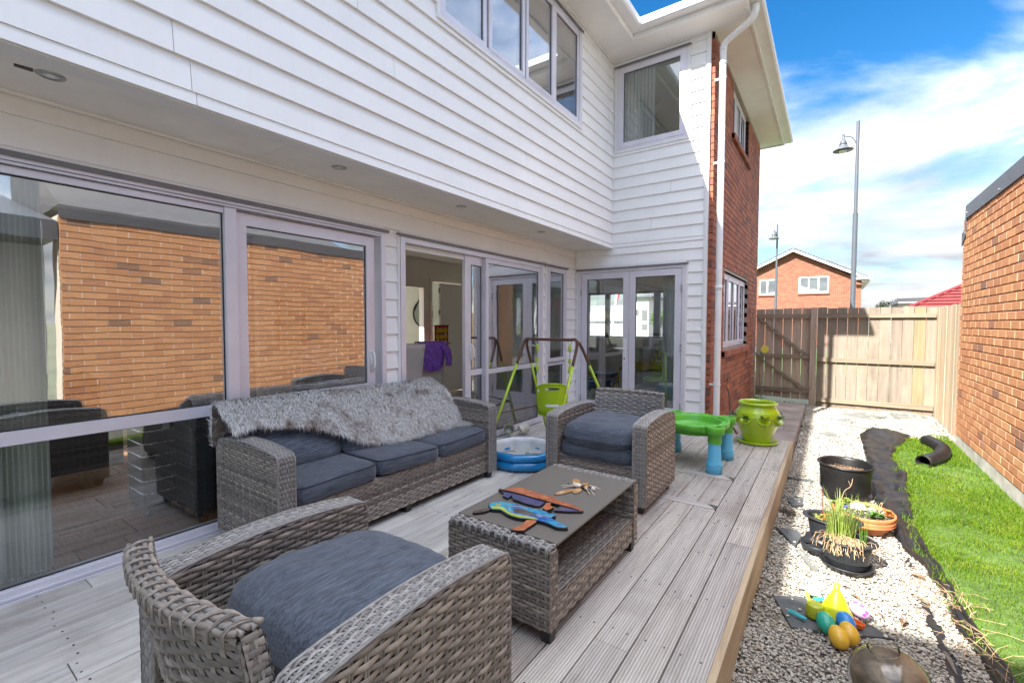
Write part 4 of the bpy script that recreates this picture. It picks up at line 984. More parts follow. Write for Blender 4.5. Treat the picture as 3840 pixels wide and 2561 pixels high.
# bits of bark and dry grass strewn over the gravel
m = MB()
for _ in range(420):
    y = random.uniform(2.2, 9.3); x = random.uniform(-.28, .55 if y < 8 else 1.2)
    if not grav_ok(x, y) or any(inpoly(x, y, p_[0]) for p_ in SLATES): continue
    l = random.uniform(.006, .026); a = random.uniform(0, 6.28); z = ghill(x, y)+random.uniform(.008, .018); w_ = random.uniform(.002, .006)
    m.q([(x, y, z), (x+l*math.cos(a), y+l*math.sin(a), z+random.uniform(-.003, .006)), (x+l*math.cos(a)-w_*math.sin(a), y+l*math.sin(a)+w_*math.cos(a), z+.002), (x-w_*math.sin(a), y+w_*math.cos(a), z)])
tag(m.build('bark_litter', MAT['bark'], kind='stuff'), 'small brown bark bits strewn over the white gravel', 'mulch')
m = MB()
for _ in range(90):
    y = random.uniform(2.55, 3.5); x = interp(MATL, y)+random.uniform(-.08, .10); l = random.uniform(.06, .20); a = random.uniform(0, 6.28); z = GZ+.02
    m.tube([(x, y, z), (x+l*.5*math.cos(a), y+l*.5*math.sin(a), z+random.uniform(.01, .05)), (x+l*math.cos(a), y+l*math.sin(a), z+random.uniform(0, .04))], .0009, 3, cap=False)
tag(m.build('dry_grass', MAT['dry'], kind='stuff'), 'dry straw coloured grass stalks lying across the weed mat', 'grass')
# ================================================================ woven furniture
def weave(mb, P, Lu, Lv, rp=.0165, sp=.040, A=.0032, bw=.465, urange=None, stakes=True, th=.0020, ns=4, vpad=0.0, pair=True, m=0):
    """P(u, v, h): point at u along the strand, v across the rows, h proud of the surface; real strands over and under stakes"""
    rows = max(1, int(round((Lv-2*vpad)/rp))); rp = (Lv-2*vpad)/rows
    for i in range(rows):
        v = vpad+(i+.5)*rp; u0, u1 = (0, Lu) if urange is None else urange(v)
        if u1-u0 < .02: continue
        n = max(2, int(math.ceil((u1-u0)/(sp/ns)))); k = len(mb.v)
        for j in range(n+1):
            u = u0+(u1-u0)*j/n; ph = math.pi*u/sp+math.pi*i
            jj = nz(u*9+i*3.1, i*1.7, Lu*7, 1.0); h = A*math.cos(ph)*(1+.35*jj)+.0006*jj; w = bw*rp*(1.0+.10*math.cos(ph)+.10*nz(u*5, i*2.3, 4.0)); dvj = .09*rp*nz(u*7, i*.9, 8.0)
            for dv, dh in ((-w, -th), (-w*.45, th*.55), (w*.45, th*.55), (w, -th)): mb.v.append(tuple(P(u, v+dv+dvj, h+dh)))
        for j in range(n):
            for c in range(3):
                a = k+j*4+c; mb.f.append((a, a+4, a+5, a+1)); mb.m.append(m)
    if stakes:
        for j in range(0, int(Lu/sp)+1):
            u = j*sp
            for d in ((-.0036, .0036) if pair else (0,)):
                lo = None
                vs = []
                for i in range(rows):
                    v = vpad+(i+.5)*rp; u0, u1 = (0, Lu) if urange is None else urange(v)
                    if u1-u0 > .02 and u0-1e-6 <= u <= u1+1e-6: vs.append((v, i))
                if len(vs) < 2: continue
                k = len(mb.v)
                for (v, i) in vs:
                    h = -.55*A*math.cos(math.pi*j+math.pi*i)
                    for du, dh in ((-.0031, -.0015), (0, .0016), (.0031, -.0015)): mb.v.append(tuple(P(u+d+du, v, h+dh)))
                for t in range(len(vs)-1):
                    for c in range(2):
                        a = k+t*3+c; mb.f.append((a, a+1, a+4, a+3)); mb.m.append(m)
def polypath(pts):
    """arc-length parametrised polyline in 2-D with normals (left of travel)"""
    P = [Vector((p[0], p[1])) for p in pts]; L = [0]
    for a, b in zip(P, P[1:]): L.append(L[-1]+(b-a).length)
    T = []
    for i in range(len(P)):
        d = P[min(i+1, len(P)-1)]-P[max(i-1, 0)]; d.normalize(); T.append(d)
    def f(s):
        s = max(0, min(L[-1], s)); i = 0
        lo, hi = 0, len(L)-1
        while hi-lo > 1:
            mid = (lo+hi)//2
            if L[mid] <= s: lo = mid
            else: hi = mid
        t = (s-L[lo])/max(L[hi]-L[lo], 1e-9); p = P[lo].lerp(P[hi], t); d = T[lo].lerp(T[hi], t).normalized()
        return p, Vector((-d.y, d.x))
    return f, L[-1]
def arm_top(t): return .575+.062*math.sin(math.pi*(.18+.64*min(1, max(0, t))))       # t 0 back .. 1 front
def make_seat(root, W, D=.68, AT=.10, back_bow=.05, lean=.09, seats=1):
    """facing +y, centred, feet on z = 0; parts: arm x2, backrest, seat_base, feet"""
    y0, y1 = -D/2, D/2; zb = .055; N = 26
    prof = [(y0, zb)]+[(y0, zb+(.535-zb)*i/6) for i in range(1, 7)]
    for i in range(N+1):
        t = i/N; y = y0+D*t; z = arm_top(t); r = .05
        if y-y0 < r: z -= (r-math.sqrt(max(0, r*r-(r-(y-y0))**2)))*.9; z = max(z, .536)
        if y1-y < .022: rr = .022; z -= (rr-math.sqrt(max(0, rr*rr-(rr-(y1-y))**2)))*.9
        prof.append((y, z))
        if i == N-1:
            for q in (.3, .55, .75, .88, .95): prof.append((y+(y1-y)*q, arm_top((y+(y1-y)*q-y0)/D)-(.022-math.sqrt(max(0, .022**2-max(0, .022-(y1-y)*(1-q))**2)))*.9))
    zf = prof[-1][1]; prof += [(y1, zf+(zb-zf)*i/6) for i in range(1, 7)]
    pf, PL = polypath(prof)
    def ztop(y):
        best = zb
        for (a, b), (c, d) in zip(prof, prof[1:]):
            if min(a, c)-1e-6 <= y <= max(a, c)+1e-6:
                z = max(b, d) if abs(c-a) < 1e-6 else b+(d-b)*(y-a)/(c-a); best = max(best, z)
        return best
    ys = [y0+D*i/80 for i in range(81)]; zt = [ztop(y) for y in ys]
    def yr(z):
        ok = [y for y, q in zip(ys, zt) if q > z]
        return (ok[0]-y0, ok[-1]-y0) if ok else (0, 0)
    for s in (-1, 1):
        xo = s*W/2; xi = s*(W/2-AT)
        core = MB(); ins = [(y*(1-.014/abs(y0)) if abs(y) > 1e-6 else y, z-.006 if z > .1 else z) for (y, z) in prof]
        core.prism(ins, min(xo, xi)+.006, max(xo, xi)-.006, axis='x'); arm = core.build('arm', MAT['wicker_core'], root, fixn=True)
        w = MB()
        weave(w, lambda u, v, h: (xo+s*(h-.001), y0+u, zb+v), D, .62, urange=lambda v: yr(zb+v+.004))
        weave(w, lambda u, v, h: (xi-s*(h-.001), y0+u, zb+v), D, .62, urange=lambda v: yr(zb+v+.004))
        def band(u, v, h):
            p, n = pf(u); x = min(xo, xi)+v; e = min(v, AT-v); rd = .008
            hh = h+(-(rd-math.sqrt(max(0, rd*rd-(rd-min(e, rd))**2)))*.8 if e < rd else 0)
            return (x, p.x+n.x*hh, p.y+n.y*hh)
        weave(w, band, PL, AT, rp=.0092, sp=.026, A=.0036, bw=.43, ns=4, m=1)
        for xe in (xo-s*.004, xi+s*.004):
            w.tube([(xe, pf(PL*i/60)[0].x+pf(PL*i/60)[1].x*.001, pf(PL*i/60)[0].y+pf(PL*i/60)[1].y*.001) for i in range(61)], .0045, 5, m=1)
        w.build('arm_weave', [MAT['wicker'], MAT['wicker_pale']], arm, smooth=True, kind='stuff')
        for yy in (y0+.05, y1-.05):
            f = MB(); f.hexa([(s*(W/2-.075), yy-.02, 0), (s*(W/2-.032), yy-.02, 0), (s*(W/2-.032), yy+.02, 0), (s*(W/2-.075), yy+.02, 0), (s*(W/2-.085), yy-.028, .058), (s*(W/2-.022), yy-.028, .058), (s*(W/2-.022), yy+.028, .058), (s*(W/2-.085), yy+.028, .058)]); f.build('foot', MAT['foot'], root, fixn=True)
    # backrest
    WI = W-2*AT; zt_b = .735; th = .045
    def yb(x, z): return y0+.040-back_bow*(1-(2*x/WI)**2)*(.35+.65*z/zt_b)-lean*max(0, (z-.22)/.515)
    core = MB()
    core.grid(lambda u, v: (-WI/2+WI*u, yb(-WI/2+WI*u, zb+(zt_b-zb)*v)+.006, zb+(zt_b-.01-zb)*v), 14, 4); core.grid(lambda u, v: (-WI/2+WI*u, yb(-WI/2+WI*u, zb+(zt_b-zb)*v)+th-.006, zb+(zt_b-.01-zb)*v), 14, 4)
    core.grid(lambda u, v: (-WI/2+WI*u, yb(-WI/2+WI*u, zt_b)+.006+(th-.012)*v, zt_b-.010), 14, 1)
    for xx in (-WI/2+.004, WI/2-.004): core.q([(xx, yb(xx, .55)+.006, .55), (xx, yb(xx, .55)+th-.006, .55), (xx, yb(xx, zt_b)+th-.006, zt_b-.01), (xx, yb(xx, zt_b)+.006, zt_b-.01)])
    bk = core.build('backrest', MAT['wicker_core'], root)
    w = MB()
    weave(w, lambda u, v, h: (-WI/2+u, yb(-WI/2+u, zb+v)-h, zb+v), WI, zt_b-zb-.012, rp=.0170, sp=.041)
    weave(w, lambda u, v, h: (-WI/2+u, yb(-WI/2+u, .28+v)+th+h, .28+v), WI, zt_b-.28-.012, rp=.0170, sp=.041, m=1)
    for k, dy in enumerate((.000, .0115, .023, .0345, .046)):
        for rep in (0,):
            n_ = int(WI/.012); pts = []
            for i in range(n_+1):
                x = -WI/2+WI*i/n_; ph = math.pi*i/3.0+math.pi*k; pts.append((x, yb(x, zt_b)+dy, zt_b-.006+.004*math.cos(ph)))
            w.tube(pts, .0062, 6, m=k % 2)
    i = 0; x = -WI/2+.018
    while x < WI/2-.01:
        yc = yb(x, zt_b); off = .0 if i % 2 else .012
        w.tube([(x, yc-.006, zt_b-.03), (x, yc-.008, zt_b-.004), (x, yc+.004+off, zt_b+.0055), (x, yc+.022+off, zt_b+.0055), (x, yc+th+.006, zt_b-.004), (x, yc+th+.006, zt_b-.03)], .0023, 5, m=0)
        w.tube([(x+.006, yc-.006, zt_b-.03), (x+.006, yc-.008, zt_b-.004), (x+.006, yc+.004+off, zt_b+.005), (x+.006, yc+.022+off, zt_b+.005), (x+.006, yc+th+.006, zt_b-.004), (x+.006, yc+th+.006, zt_b-.03)], .0023, 5, m=0); x += .036; i += 1
    for xx, s in ((-WI/2+.0, -1), (WI/2-.0, 1)): weave(w, lambda u, v, h: (xx+s*h*.6, yb(xx, .55+v)+.004+u, .55+v), th-.006, .17, rp=.0170, sp=.02, m=1)
    w.build('back_weave', [MAT['wicker'], MAT['wicker_pale']], bk, smooth=True, kind='stuff')
    # seat base and front apron
    yf = y1-.035; core = MB(); core.box((-WI/2+.002, y0+.08, zb), (WI/2-.002, yf-.006, .300)); sb = core.build('seat_base', MAT['wicker_core'], root)
    w = MB(); weave(w, lambda u, v, h: (-WI/2+u, yf+h-.002, zb+v), WI, .30-zb, rp=.0165, sp=.040)
    def roll(u, v, h):
        a = (math.pi/2)*min(1, v/.03); return (-WI/2+u, yf-.019+.019*math.cos(a)+h*math.cos(a)-max(0, v-.03), .30+.0-.0+.012*math.sin(a)+h*math.sin(a))
    weave(w, roll, WI, .06, rp=.010, sp=.036, m=1); w.build('apron_weave', [MAT['wicker'], MAT['wicker_pale']], sb, smooth=True, kind='stuff')
    return dict(y0=y0, y1=y1, yf=yf, WI=WI)
def cushion(mb, w, d, h, M4, puff=.35, crown=.02, n=18, sq=3.4, edge=0.5, wrinkle=.004, seed=0):
    """closed cushion: superellipse plan, thickness swelling to the middle, piped rim height 'edge'"""
    def side(sgn):
        def fn(u, v):
            a = 2*math.pi*u; r = v; ca, sa = math.cos(a), math.sin(a)
            rr = (abs(ca)**sq+abs(sa)**sq)**(-1/sq)
            x = w/2*r*rr*ca; y = d/2*r*rr*sa
            t = (1-r**(2/puff))**puff if r < 1 else 0
            z = sgn*(h/2)*t+(crown*(1-r*r) if sgn > 0 else 0)
            z += wrinkle*1.6*abs(nz(x*.6+seed, y*1.8, sgn, 5.5))*min(1, (1-r)*6); z += wrinkle*nz(x+seed, y, sgn, 7)*min(1, (1-r)*6)+wrinkle*.7*nz(x*3, y+seed, sgn, 9)*min(1, (1-r)*6)
            return M4 @ Vector((x, y, z))
        return fn
    mb.grid(side(1), 56, n); mb.grid(lambda u, v: side(-1)(-u, v), 56, n)
def rim(mb, w, d, M4, r=.005, sq=3.4, dz=0, m=1):
    pts = []
    for i in range(56):
        a = 2*math.pi*i/56; ca, sa = math.cos(a), math.sin(a); rr = (abs(ca)**sq+abs(sa)**sq)**(-1/sq); pts.append(M4 @ Vector((w/2*rr*ca, d/2*rr*sa, dz)))
    mb.tube(pts, r, 6, m=m, closed=True)
def boxcushion(root, name, w, d, h, M4, seed=0):
    mb = MB(); c = .022
    def ring(t):       # profile around the edge: t -1 bottom .. 1 top
        return t
    prof = [(-h/2, .82), (-h/2, .93), (-h/2+.012, .985), (-h/2+.02, 1.0), (0, 1.012), (h/2-.02, 1.0), (h/2-.010, .985), (h/2, .93)]
    nA = 64; k = 0; sq = 11.0; rows = []
    for (z, s) in prof: rows.append([(z, s)])
    def P(a, s, z):
        ca, sa = math.cos(a), math.sin(a); rr = (abs(ca)**sq+abs(sa)**sq)**(-1/sq)
        x, y = w/2*rr*ca*s, d/2*rr*sa*s
        return M4 @ Vector((x, y, z+.0025*nz(x*2+seed, y*2, z, 6)))
    for (z, s) in prof:
        for i in range(nA): mb.v.append(tuple(P(2*math.pi*i/nA, s, z)))
    for r_ in range(len(prof)-1):
        for i in range(nA): j = (i+1) % nA; mb.f.append((r_*nA+i, r_*nA+j, (r_+1)*nA+j, (r_+1)*nA+i)); mb.m.append(0)
    base = (len(prof)-1)*nA; prev = [base+i for i in range(nA)]
    for s in (.8, .6, .4, .2):
        kk = len(mb.v)
        for i in range(nA): mb.v.append(tuple(P(2*math.pi*i/nA, s*.93, h/2+.010*(1-s*s)**1.0+.006*nz(s*3+seed, i*.2, 0))))
        for i in range(nA): j = (i+1) % nA; mb.f.append((prev[i], prev[j], kk+j, kk+i)); mb.m.append(0)
        prev = [kk+i for i in range(nA)]
    kk = len(mb.v); mb.v.append(tuple(M4 @ Vector((0, 0, h/2+.011))))
    for i in range(nA): mb.f.append((prev[i], prev[(i+1) % nA], kk)); mb.m.append(0)
    mb.f.append(tuple(reversed(range(nA)))); mb.m.append(0)
    o = mb.build(name, MAT['fabric'], root, smooth=True)
    pp = MB()
    for zz in (h/2-.008, -h/2+.012): pp.tube([P(2*math.pi*i/nA, .992, zz) for i in range(nA)], .0042, 6, closed=True)
    pp.build('piping', MAT['fabric_dark'], o, smooth=True); return o
T4 = Matrix.Translation
def armchair(label, loc, rz):
    r = thing('wicker_armchair', label, 'armchair', (0, 0, 0), 'wicker armchairs'); i = make_seat(r, .78, .68)
    boxcushion(r, 'seat_cushion', i['WI']-.006, .55, .105, T4((0, .045, .365)), 3)
    mb = MB(); M = T4((0, .060, .470)) @ Matrix.Rotation(R(-3), 4, 'X')
    cushion(mb, i['WI']+.01, .57, .195, M, puff=.40, crown=.016, sq=4.2, wrinkle=.007, seed=5); bc = mb.build('back_cushion', MAT['fabric'], r, smooth=True)
    rr = MB(); rim(rr, i['WI']+.012, .562, M, .0035, 4.2); rr.m = [0]*len(rr.f); rr.build('piping', MAT['fabric_dark'], bc, smooth=True)
    r.location = loc; r.rotation_euler = (0, 0, rz); return r
near = armchair('near grey wicker armchair with one slate blue cushion, cut off at the bottom edge', (-1.165, .765, 0), 0)
def copy_tree(o, parent=None):
    c = o.copy(); COL.objects.link(c); c.parent = parent
    for ch in o.children: copy_tree(ch, c)
    return c
far = copy_tree(near); far.location = (-1.375, 3.325, 0); far.rotation_euler = (0, 0, math.pi)
for ch_ in near.children:
    if ch_.name.startswith('back_cushion'): ch_.material_slots[0].link = 'OBJECT'; ch_.material_slots[0].material = MAT['fabric_y']
far['label'] = 'grey wicker armchair with puffy slate blue cushion facing the camera beyond the coffee table'
# ---- sofa along the house wall, facing +x
SW = 1.865
sofa = thing('wicker_sofa', 'three seat grey wicker sofa with slate blue cushions against the house', 'sofa', (0, 0, 0))
si = make_seat(sofa, SW, .69, back_bow=.0, lean=.03)
cw = si['WI']/3
for k, x in enumerate((-cw, 0, cw)):
    boxcushion(sofa, 'seat_cushion', cw-.004, .56, .105, T4((x, .055, .366)) @ Matrix.Rotation(R((2, -2.5, 1)[k]), 4, 'Y'), 7+k)
for k, (x, yy, zz, rx, rzz) in enumerate(((-cw+.01, -.150, .545, -50, 0), (.02, -.135, .52, -44, 4), (cw-.01, -.155, .545, -52, -3))):
    mb = MB(); M = T4((x, yy, zz)) @ Matrix.Rotation(R(rzz), 4, 'Z') @ Matrix.Rotation(R(rx), 4, 'X')
    cushion(mb, cw+.01, .40, .15, M, puff=.5, crown=0, sq=4, wrinkle=.006, seed=k*3); o = mb.build('back_cushion', MAT['fabric'], sofa, smooth=True)
    rr = MB(); rim(rr, cw+.012, .402, M, .0035, 4); rr.m = [0]*len(rr.f); rr.build('piping', MAT['fabric_dark'], o, smooth=True)
f = MB(); f.hexa([(-.022, si['yf']-.06, 0), (.022, si['yf']-.06, 0), (.022, si['yf']-.02, 0), (-.022, si['yf']-.02, 0), (-.03, si['yf']-.07, .058), (.03, si['yf']-.07, .058), (.03, si['yf']-.01, .058), (-.03, si['yf']-.01, .058)]); f.build('foot', MAT['foot'], sofa, fixn=True)
sofa.location = (-2.645, 2.13, 0); sofa.rotation_euler = (0, 0, -math.pi/2)
# ---- shaggy throw over the sofa back
thr = thing('shaggy_throw', 'shaggy grey brown throw draped over the back of the sofa', 'throw', (-2.8, 2.1, .5))
YT0, YT1 = 1.185, 2.95
def tlen(y): return interp([(1.185, .23), (1.30, .21), (1.55, .25), (1.75, .33), (1.95, .44), (2.2, .50), (2.6, .51), (2.85, .55), (2.95, .60)], y)
def tpos(u, v):
    y = YT0+(YT1-YT0)*u; L = tlen(y); s = v*(.20+.07+L)-.20     # s<0 behind the back
    wob = (.008 if s < .1 else .016)*nz(y, s*.6, 1, 3.5)+.008*nz(y, s, 4, 10); sag = .010*math.sin(u*5.2+1)-.012*u
    if s < -.02: p = (-2.998-.012, y, .745+sag+s*1.0+.0)
    elif s < .07:
        a = (s+.02)/.09*math.pi*.62; p = (-2.965-.045*math.cos(a), y, .765+sag+.04*math.sin(a))
    else:
        t = s-.07; bul = .05*math.sin(math.pi*min(1, t/.5))
        x0, z0 = -2.965+.017, .765+sag+.037
        k = min(t, .48)
        x = x0+.72*k+.70*bul; z = z0-.70*k+.70*bul
        if t > .48: x += (t-.48)*.96; z -= (t-.48)*.15
        p = (x, y, z)
    return Vector((p[0]+wob*.6, p[1]+.008*nz(s, y, 2, 6), p[2]+wob*.8))
tb_ = MB(); tb_.grid(tpos, 60, 26); tb_.build('backing', simple('throw_backing', (.16, .125, .105), .95, .3, 14, .3), thr, smooth=True)
def m_fur():
    t = NT('shaggy_pile'); r = t.rnd(); v = t.coord((1, 1, 1)); f = t.noise(v, 6, 5, .6)
    a = t.ramp(r, [(0, (.18, .15, .13)), (.15, (.40, .37, .345)), (.45, (.66, .65, .64)), (.8, (.80, .80, .82)), (1, (.88, .89, .91))])
    b = t.ramp(r, [(0, (.08, .055, .042)), (.6, (.24, .17, .13)), (1, (.42, .34, .28))])
    return t.fin(t.mix(t.ramp(f, [(.54, (0, 0, 0)), (.70, (1, 1, 1))]), a, b), .5, spec=.4)
nF = 66000; us = rng.uniform(0, 1, nF); vs = rng.uniform(.0, 1, nF)**.85
eg = rng.uniform(0, 1, nF); vs = np.where(eg < .10, rng.uniform(.95, 1.0, nF), vs); us = np.where((eg > .10) & (eg < .13), rng.uniform(0, .012, nF), us); us = np.where((eg > .13) & (eg < .16), rng.uniform(.988, 1, nF), us)
NU, NV = 90, 60
GP = np.array([[tpos(i/NU, j/NV) for j in range(NV+1)] for i in range(NU+1)])
iu = np.clip((us*NU).astype(int), 0, NU-1); jv = np.clip((vs*NV).astype(int), 0, NV-1); fu = (us*NU-iu)[:, None]; fv = (vs*NV-jv)[:, None]
A_ = GP[iu, jv]; B_ = GP[iu+1, jv]; C_ = GP[iu, jv+1]; base = A_+(B_-A_)*fu+(C_-A_)*fv
du = B_-A_; dv = C_-A_; nrm = np.cross(dv, du); nrm /= np.linalg.norm(nrm, axis=1, keepdims=True)+1e-9
nrm = np.where((nrm[:, 2:3] < 0) & (base[:, 0:1] > -2.99), -nrm, nrm)
down = dv/(np.linalg.norm(dv, axis=1, keepdims=True)+1e-9)
lean = down*rng.uniform(.5, 1.2, (nF, 1))+nrm*rng.uniform(.25, .75, (nF, 1))+rng.normal(0, .30, (nF, 3)); lean /= np.linalg.norm(lean, axis=1, keepdims=True)
ln = rng.uniform(.018, .052, (nF, 1)); wd = rng.uniform(.0008, .0017, (nF, 1)); sidev = np.cross(lean, nrm); sidev /= np.linalg.norm(sidev, axis=1, keepdims=True)+1e-9
mid = base+lean*ln*.55+nrm*ln*.12; tip = base+lean*ln+np.array((0, 0, -1))*ln*rng.uniform(.1, .5, (nF, 1))
V = np.stack([base-sidev*wd, base+sidev*wd, mid+sidev*wd, mid-sidev*wd, tip], 1)
F = (np.array([(0, 1, 2), (0, 2, 3), (3, 2, 4)])[None]+np.arange(nF)[:, None, None]*5).reshape(-1, 3)
mesh_np('pile', V.reshape(-1, 3), F, m_fur(), thr, kind='stuff')
# ---- coffee table
TX0, TX1, TY0, TY1, TZ = -1.425, -.885, 1.535, 2.525, .400
ct = thing('coffee_table', 'low grey wicker coffee table with smooth grey brown top', 'coffee table', ((TX0+TX1)/2, (TY0+TY1)/2, 0))
for (e0, e1, s) in ((TY0, TY0+.058, -1), (TY1-.058, TY1, 1)):
    core = MB(); core.box((TX0+.006, e0+.006, .062), (TX1-.006, e1-.006, TZ-.006)); ep = core.build('end_panel', MAT['wicker_core'], ct)
    w = MB(); Wd = TX1-TX0; yo = e0 if s < 0 else e1; yi = e1 if s < 0 else e0
    weave(w, lambda u, v, h: (TX0+u, yo+s*h, .06+v), Wd, TZ-.06-.008, rp=.0170, sp=.040)
    weave(w, lambda u, v, h: (TX0+u, yi-s*h, .06+v), Wd, TZ-.06-.02, rp=.0170, sp=.040)
    for xx, sx in ((TX0, -1), (TX1, 1)): weave(w, lambda u, v, h: (xx+sx*h, e0+.003+u, .06+v), .052, TZ-.06-.008, rp=.0170, sp=.026)
    n_ = 44
    for k in range(4):
        pts = [(TX0+.006+(Wd-.012)*i/n_, e0+.008+k*.0140, TZ-.003+.0045*math.cos(math.pi*i/2.6+math.pi*k)) for i in range(n_+1)]; w.tube(pts, .0075, 6, m=1)
    x = TX0+.02; i = 0
    while x < TX1-.01:
        for d in (-.0035, .0035):
            w.tube([(x+d, e0-.005, TZ-.03), (x+d, e0-.006, TZ-.002), (x+d, e0+.012+(.01 if i % 2 else 0), TZ+.008), (x+d, e0+.034+(.01 if i % 2 else 0), TZ+.008), (x+d, e1+.004, TZ-.004)], .0032, 5, m=1)
        x += .036; i += 1
    w.build('end_weave', [MAT['wicker'], MAT['wicker_pale']], ep, smooth=True, kind='stuff')
core = MB(); core.box((TX0+.012, TY0+.058, .07), (TX1-.012, TY1-.058, .190)); sh = core.build('shelf', MAT['wicker_core'], ct)
w = MB(); Ly = TY1-TY0-.116
for xx, sx in ((TX0+.006, -1), (TX1-.006, 1)): weave(w, lambda u, v, h: (xx+sx*h, TY0+.058+u, .062+v), Ly, .125, rp=.0170, sp=.040)
weave(w, lambda u, v, h: (TX0+.008+v, TY0+.058+u, .193+h), Ly, TX1-TX0-.016, rp=.0175, sp=.040); w.build('shelf_weave', MAT['wicker'], sh, smooth=True, kind='stuff')
t_ = MB(); t_.box((TX0+.004, TY0+.0595, TZ-.002), (TX1-.002, TY1-.0595, TZ+.006)); t_.build('top', MAT['table_top'], ct)
core = MB(); 
for xx in (TX0+.02, TX1-.045): core.box((xx, TY0+.058, TZ-.022), (xx+.025, TY1-.058, TZ-.003))
core.build('top_frame', MAT['wicker_core'], ct)
for xx in (TX0+.035, TX1-.035):
    for yy in (TY0+.045, TY1-.03):
        f = MB(); f.hexa([(xx-.02, yy-.02, 0), (xx+.02, yy-.02, 0), (xx+.02, yy+.02, 0), (xx-.02, yy+.02, 0), (xx-.027, yy-.027, .064), (xx+.027, yy-.027, .064), (xx+.027, yy+.027, .064), (xx-.027, yy+.027, .064)]); f.build('foot', MAT['foot'], ct, fixn=True)
# ================================================================ ornaments on the coffee table
TT = .4062
def plate(parent, name, poly, z0, z1, mats, inset=.02, smooth=4):
    pts = [(p.x, p.y) for p in smoothpath([(a, b, 0) for a, b in poly], smooth, closed=True)] if smooth > 1 else poly
    m = MB(); m.prism(pts, z0, z1-.002); m.m = [1]*len(m.f)
    n0 = len(m.f); m.prism(pts, z1-.002, z1, inset=inset)
    m.m[n0:] = [1]+[0]+[1]*(len(pts)); return m.build(name, mats, parent, fixn=True)
def m_glaze(name, stops, scale=9, rough=.15, vec=(1, 1, 1)):
    t = NT(name); f = t.noise(t.coord(vec), scale, 5, .6, .8); return t.fin(t.ramp(f, stops), rough, Coat_Weight=.5, Coat_Roughness=.08)
MAT['gl_blue'] = m_glaze('blue_glaze', [(.3, (.005, .03, .16)), (.45, (.01, .12, .42)), (.58, (.03, .32, .45)), (.72, (.05, .10, .30))])
MAT['gl_lime'] = m_glaze('lime_glaze', [(.3, (.30, .38, .02)), (.7, (.50, .52, .05))])
MAT['gl_black'] = m_sheen('black_ceramic_edge', (.012, .010, .010), .3)
MAT['gl_brown'] = m_glaze('brown_glaze', [(.3, (.05, .035, .025)), (.7, (.14, .10, .07))])
MAT['gl_rust'] = m_glaze('rust_glaze', [(.3, (.22, .05, .02)), (.55, (.42, .12, .04)), (.75, (.55, .24, .10))], 25, .4)
MAT['gl_ppl'] = m_glaze('violet_green_glaze', [(.32, (.03, .045, .03)), (.45, (.035, .05, .16)), (.56, (.10, .075, .17)), (.7, (.05, .075, .045))], 12, .3)
MAT['gl_tan'] = m_glaze('tan_wing_glaze', [(.3, (.36, .16, .05)), (.55, (.50, .26, .09)), (.72, (.78, .70, .58))], 22, .3)
MAT['gl_cream'] = m_sheen('cream_ceramic', (.62, .55, .46), .35)
MAT['gl_eye'] = m_sheen('yellow_eye', (.60, .55, .10), .2)
bird = thing('ceramic_bird', 'blue and lime ceramic kingfisher plaque lying on the coffee table', 'ornament', (-1.15, 1.7, TT))
body = [(-1.345, 1.735), (-1.319, 1.777), (-1.267, 1.796), (-1.194, 1.799), (-1.124, 1.802), (-1.075, 1.811), (-1.045, 1.801), (-1.016, 1.807), (-1.008, 1.79), (-1.012, 1.764), (-.965, 1.745), (-.916, 1.729), (-.909, 1.715), (-.948, 1.695), (-.986, 1.704), (-1.033, 1.706), (-1.075, 1.698), (-1.104, 1.688), (-1.147, 1.674), (-1.197, 1.679), (-1.234, 1.694), (-1.258, 1.700), (-1.288, 1.684), (-1.312, 1.692)]
plate(bird, 'body', body, TT, TT+.016, [MAT['gl_blue'], MAT['gl_black']])
plate(bird, 'beak', [(-1.300, 1.683), (-1.320, 1.692), (-1.352, 1.632), (-1.349, 1.612), (-1.338, 1.611), (-1.309, 1.645)], TT, TT+.012, [MAT['gl_brown'], MAT['gl_black']], smooth=2)
plate(bird, 'breast', [(-1.312, 1.700), (-1.290, 1.722), (-1.262, 1.728), (-1.235, 1.718), (-1.215, 1.704), (-1.17, 1.694), (-1.11, 1.706), (-1.06, 1.716), (-1.06, 1.708), (-1.104, 1.692), (-1.147, 1.678), (-1.197, 1.683), (-1.234, 1.698), (-1.258, 1.704), (-1.288, 1.690)], TT+.0155, TT+.0185, [MAT['gl_lime'], MAT['gl_lime']])
plate(bird, 'wing', [(-1.225, 1.73), (-1.19, 1.705), (-1.14, 1.705), (-1.08, 1.72), (-1.04, 1.735), (-1.10, 1.758), (-1.17, 1.768), (-1.21, 1.757)], TT+.0155, TT+.0195, [MAT['gl_brown'], MAT['gl_blue']], inset=.25)
plate(bird, 'tail', [(-1.02, 1.755), (-.985, 1.745), (-.93, 1.727), (-.925, 1.715), (-.96, 1.706), (-1.02, 1.715)], TT+.0155, TT+.0185, [MAT['gl_blue'], MAT['gl_blue']], inset=.1)
m = MB(); m.lathe([(.010, 0), (.010, .003), (.0, .004)], (-1.297, 1.742, TT+.0155), 16); m.build('eye', MAT['gl_eye'], bird); m = MB(); m.lathe([(.004, 0), (.004, .002), (0, .003)], (-1.297, 1.742, TT+.0188), 12); m.build('pupil', MAT['gl_black'], bird)
plate(bird, 'foot', [(-1.094, 1.683), (-1.054, 1.705), (-1.047, 1.671), (-1.049, 1.609), (-1.049, 1.588), (-1.089, 1.565), (-1.097, 1.575), (-1.083, 1.639)], TT, TT+.014, [MAT['gl_rust'], MAT['gl_black']], smooth=2)
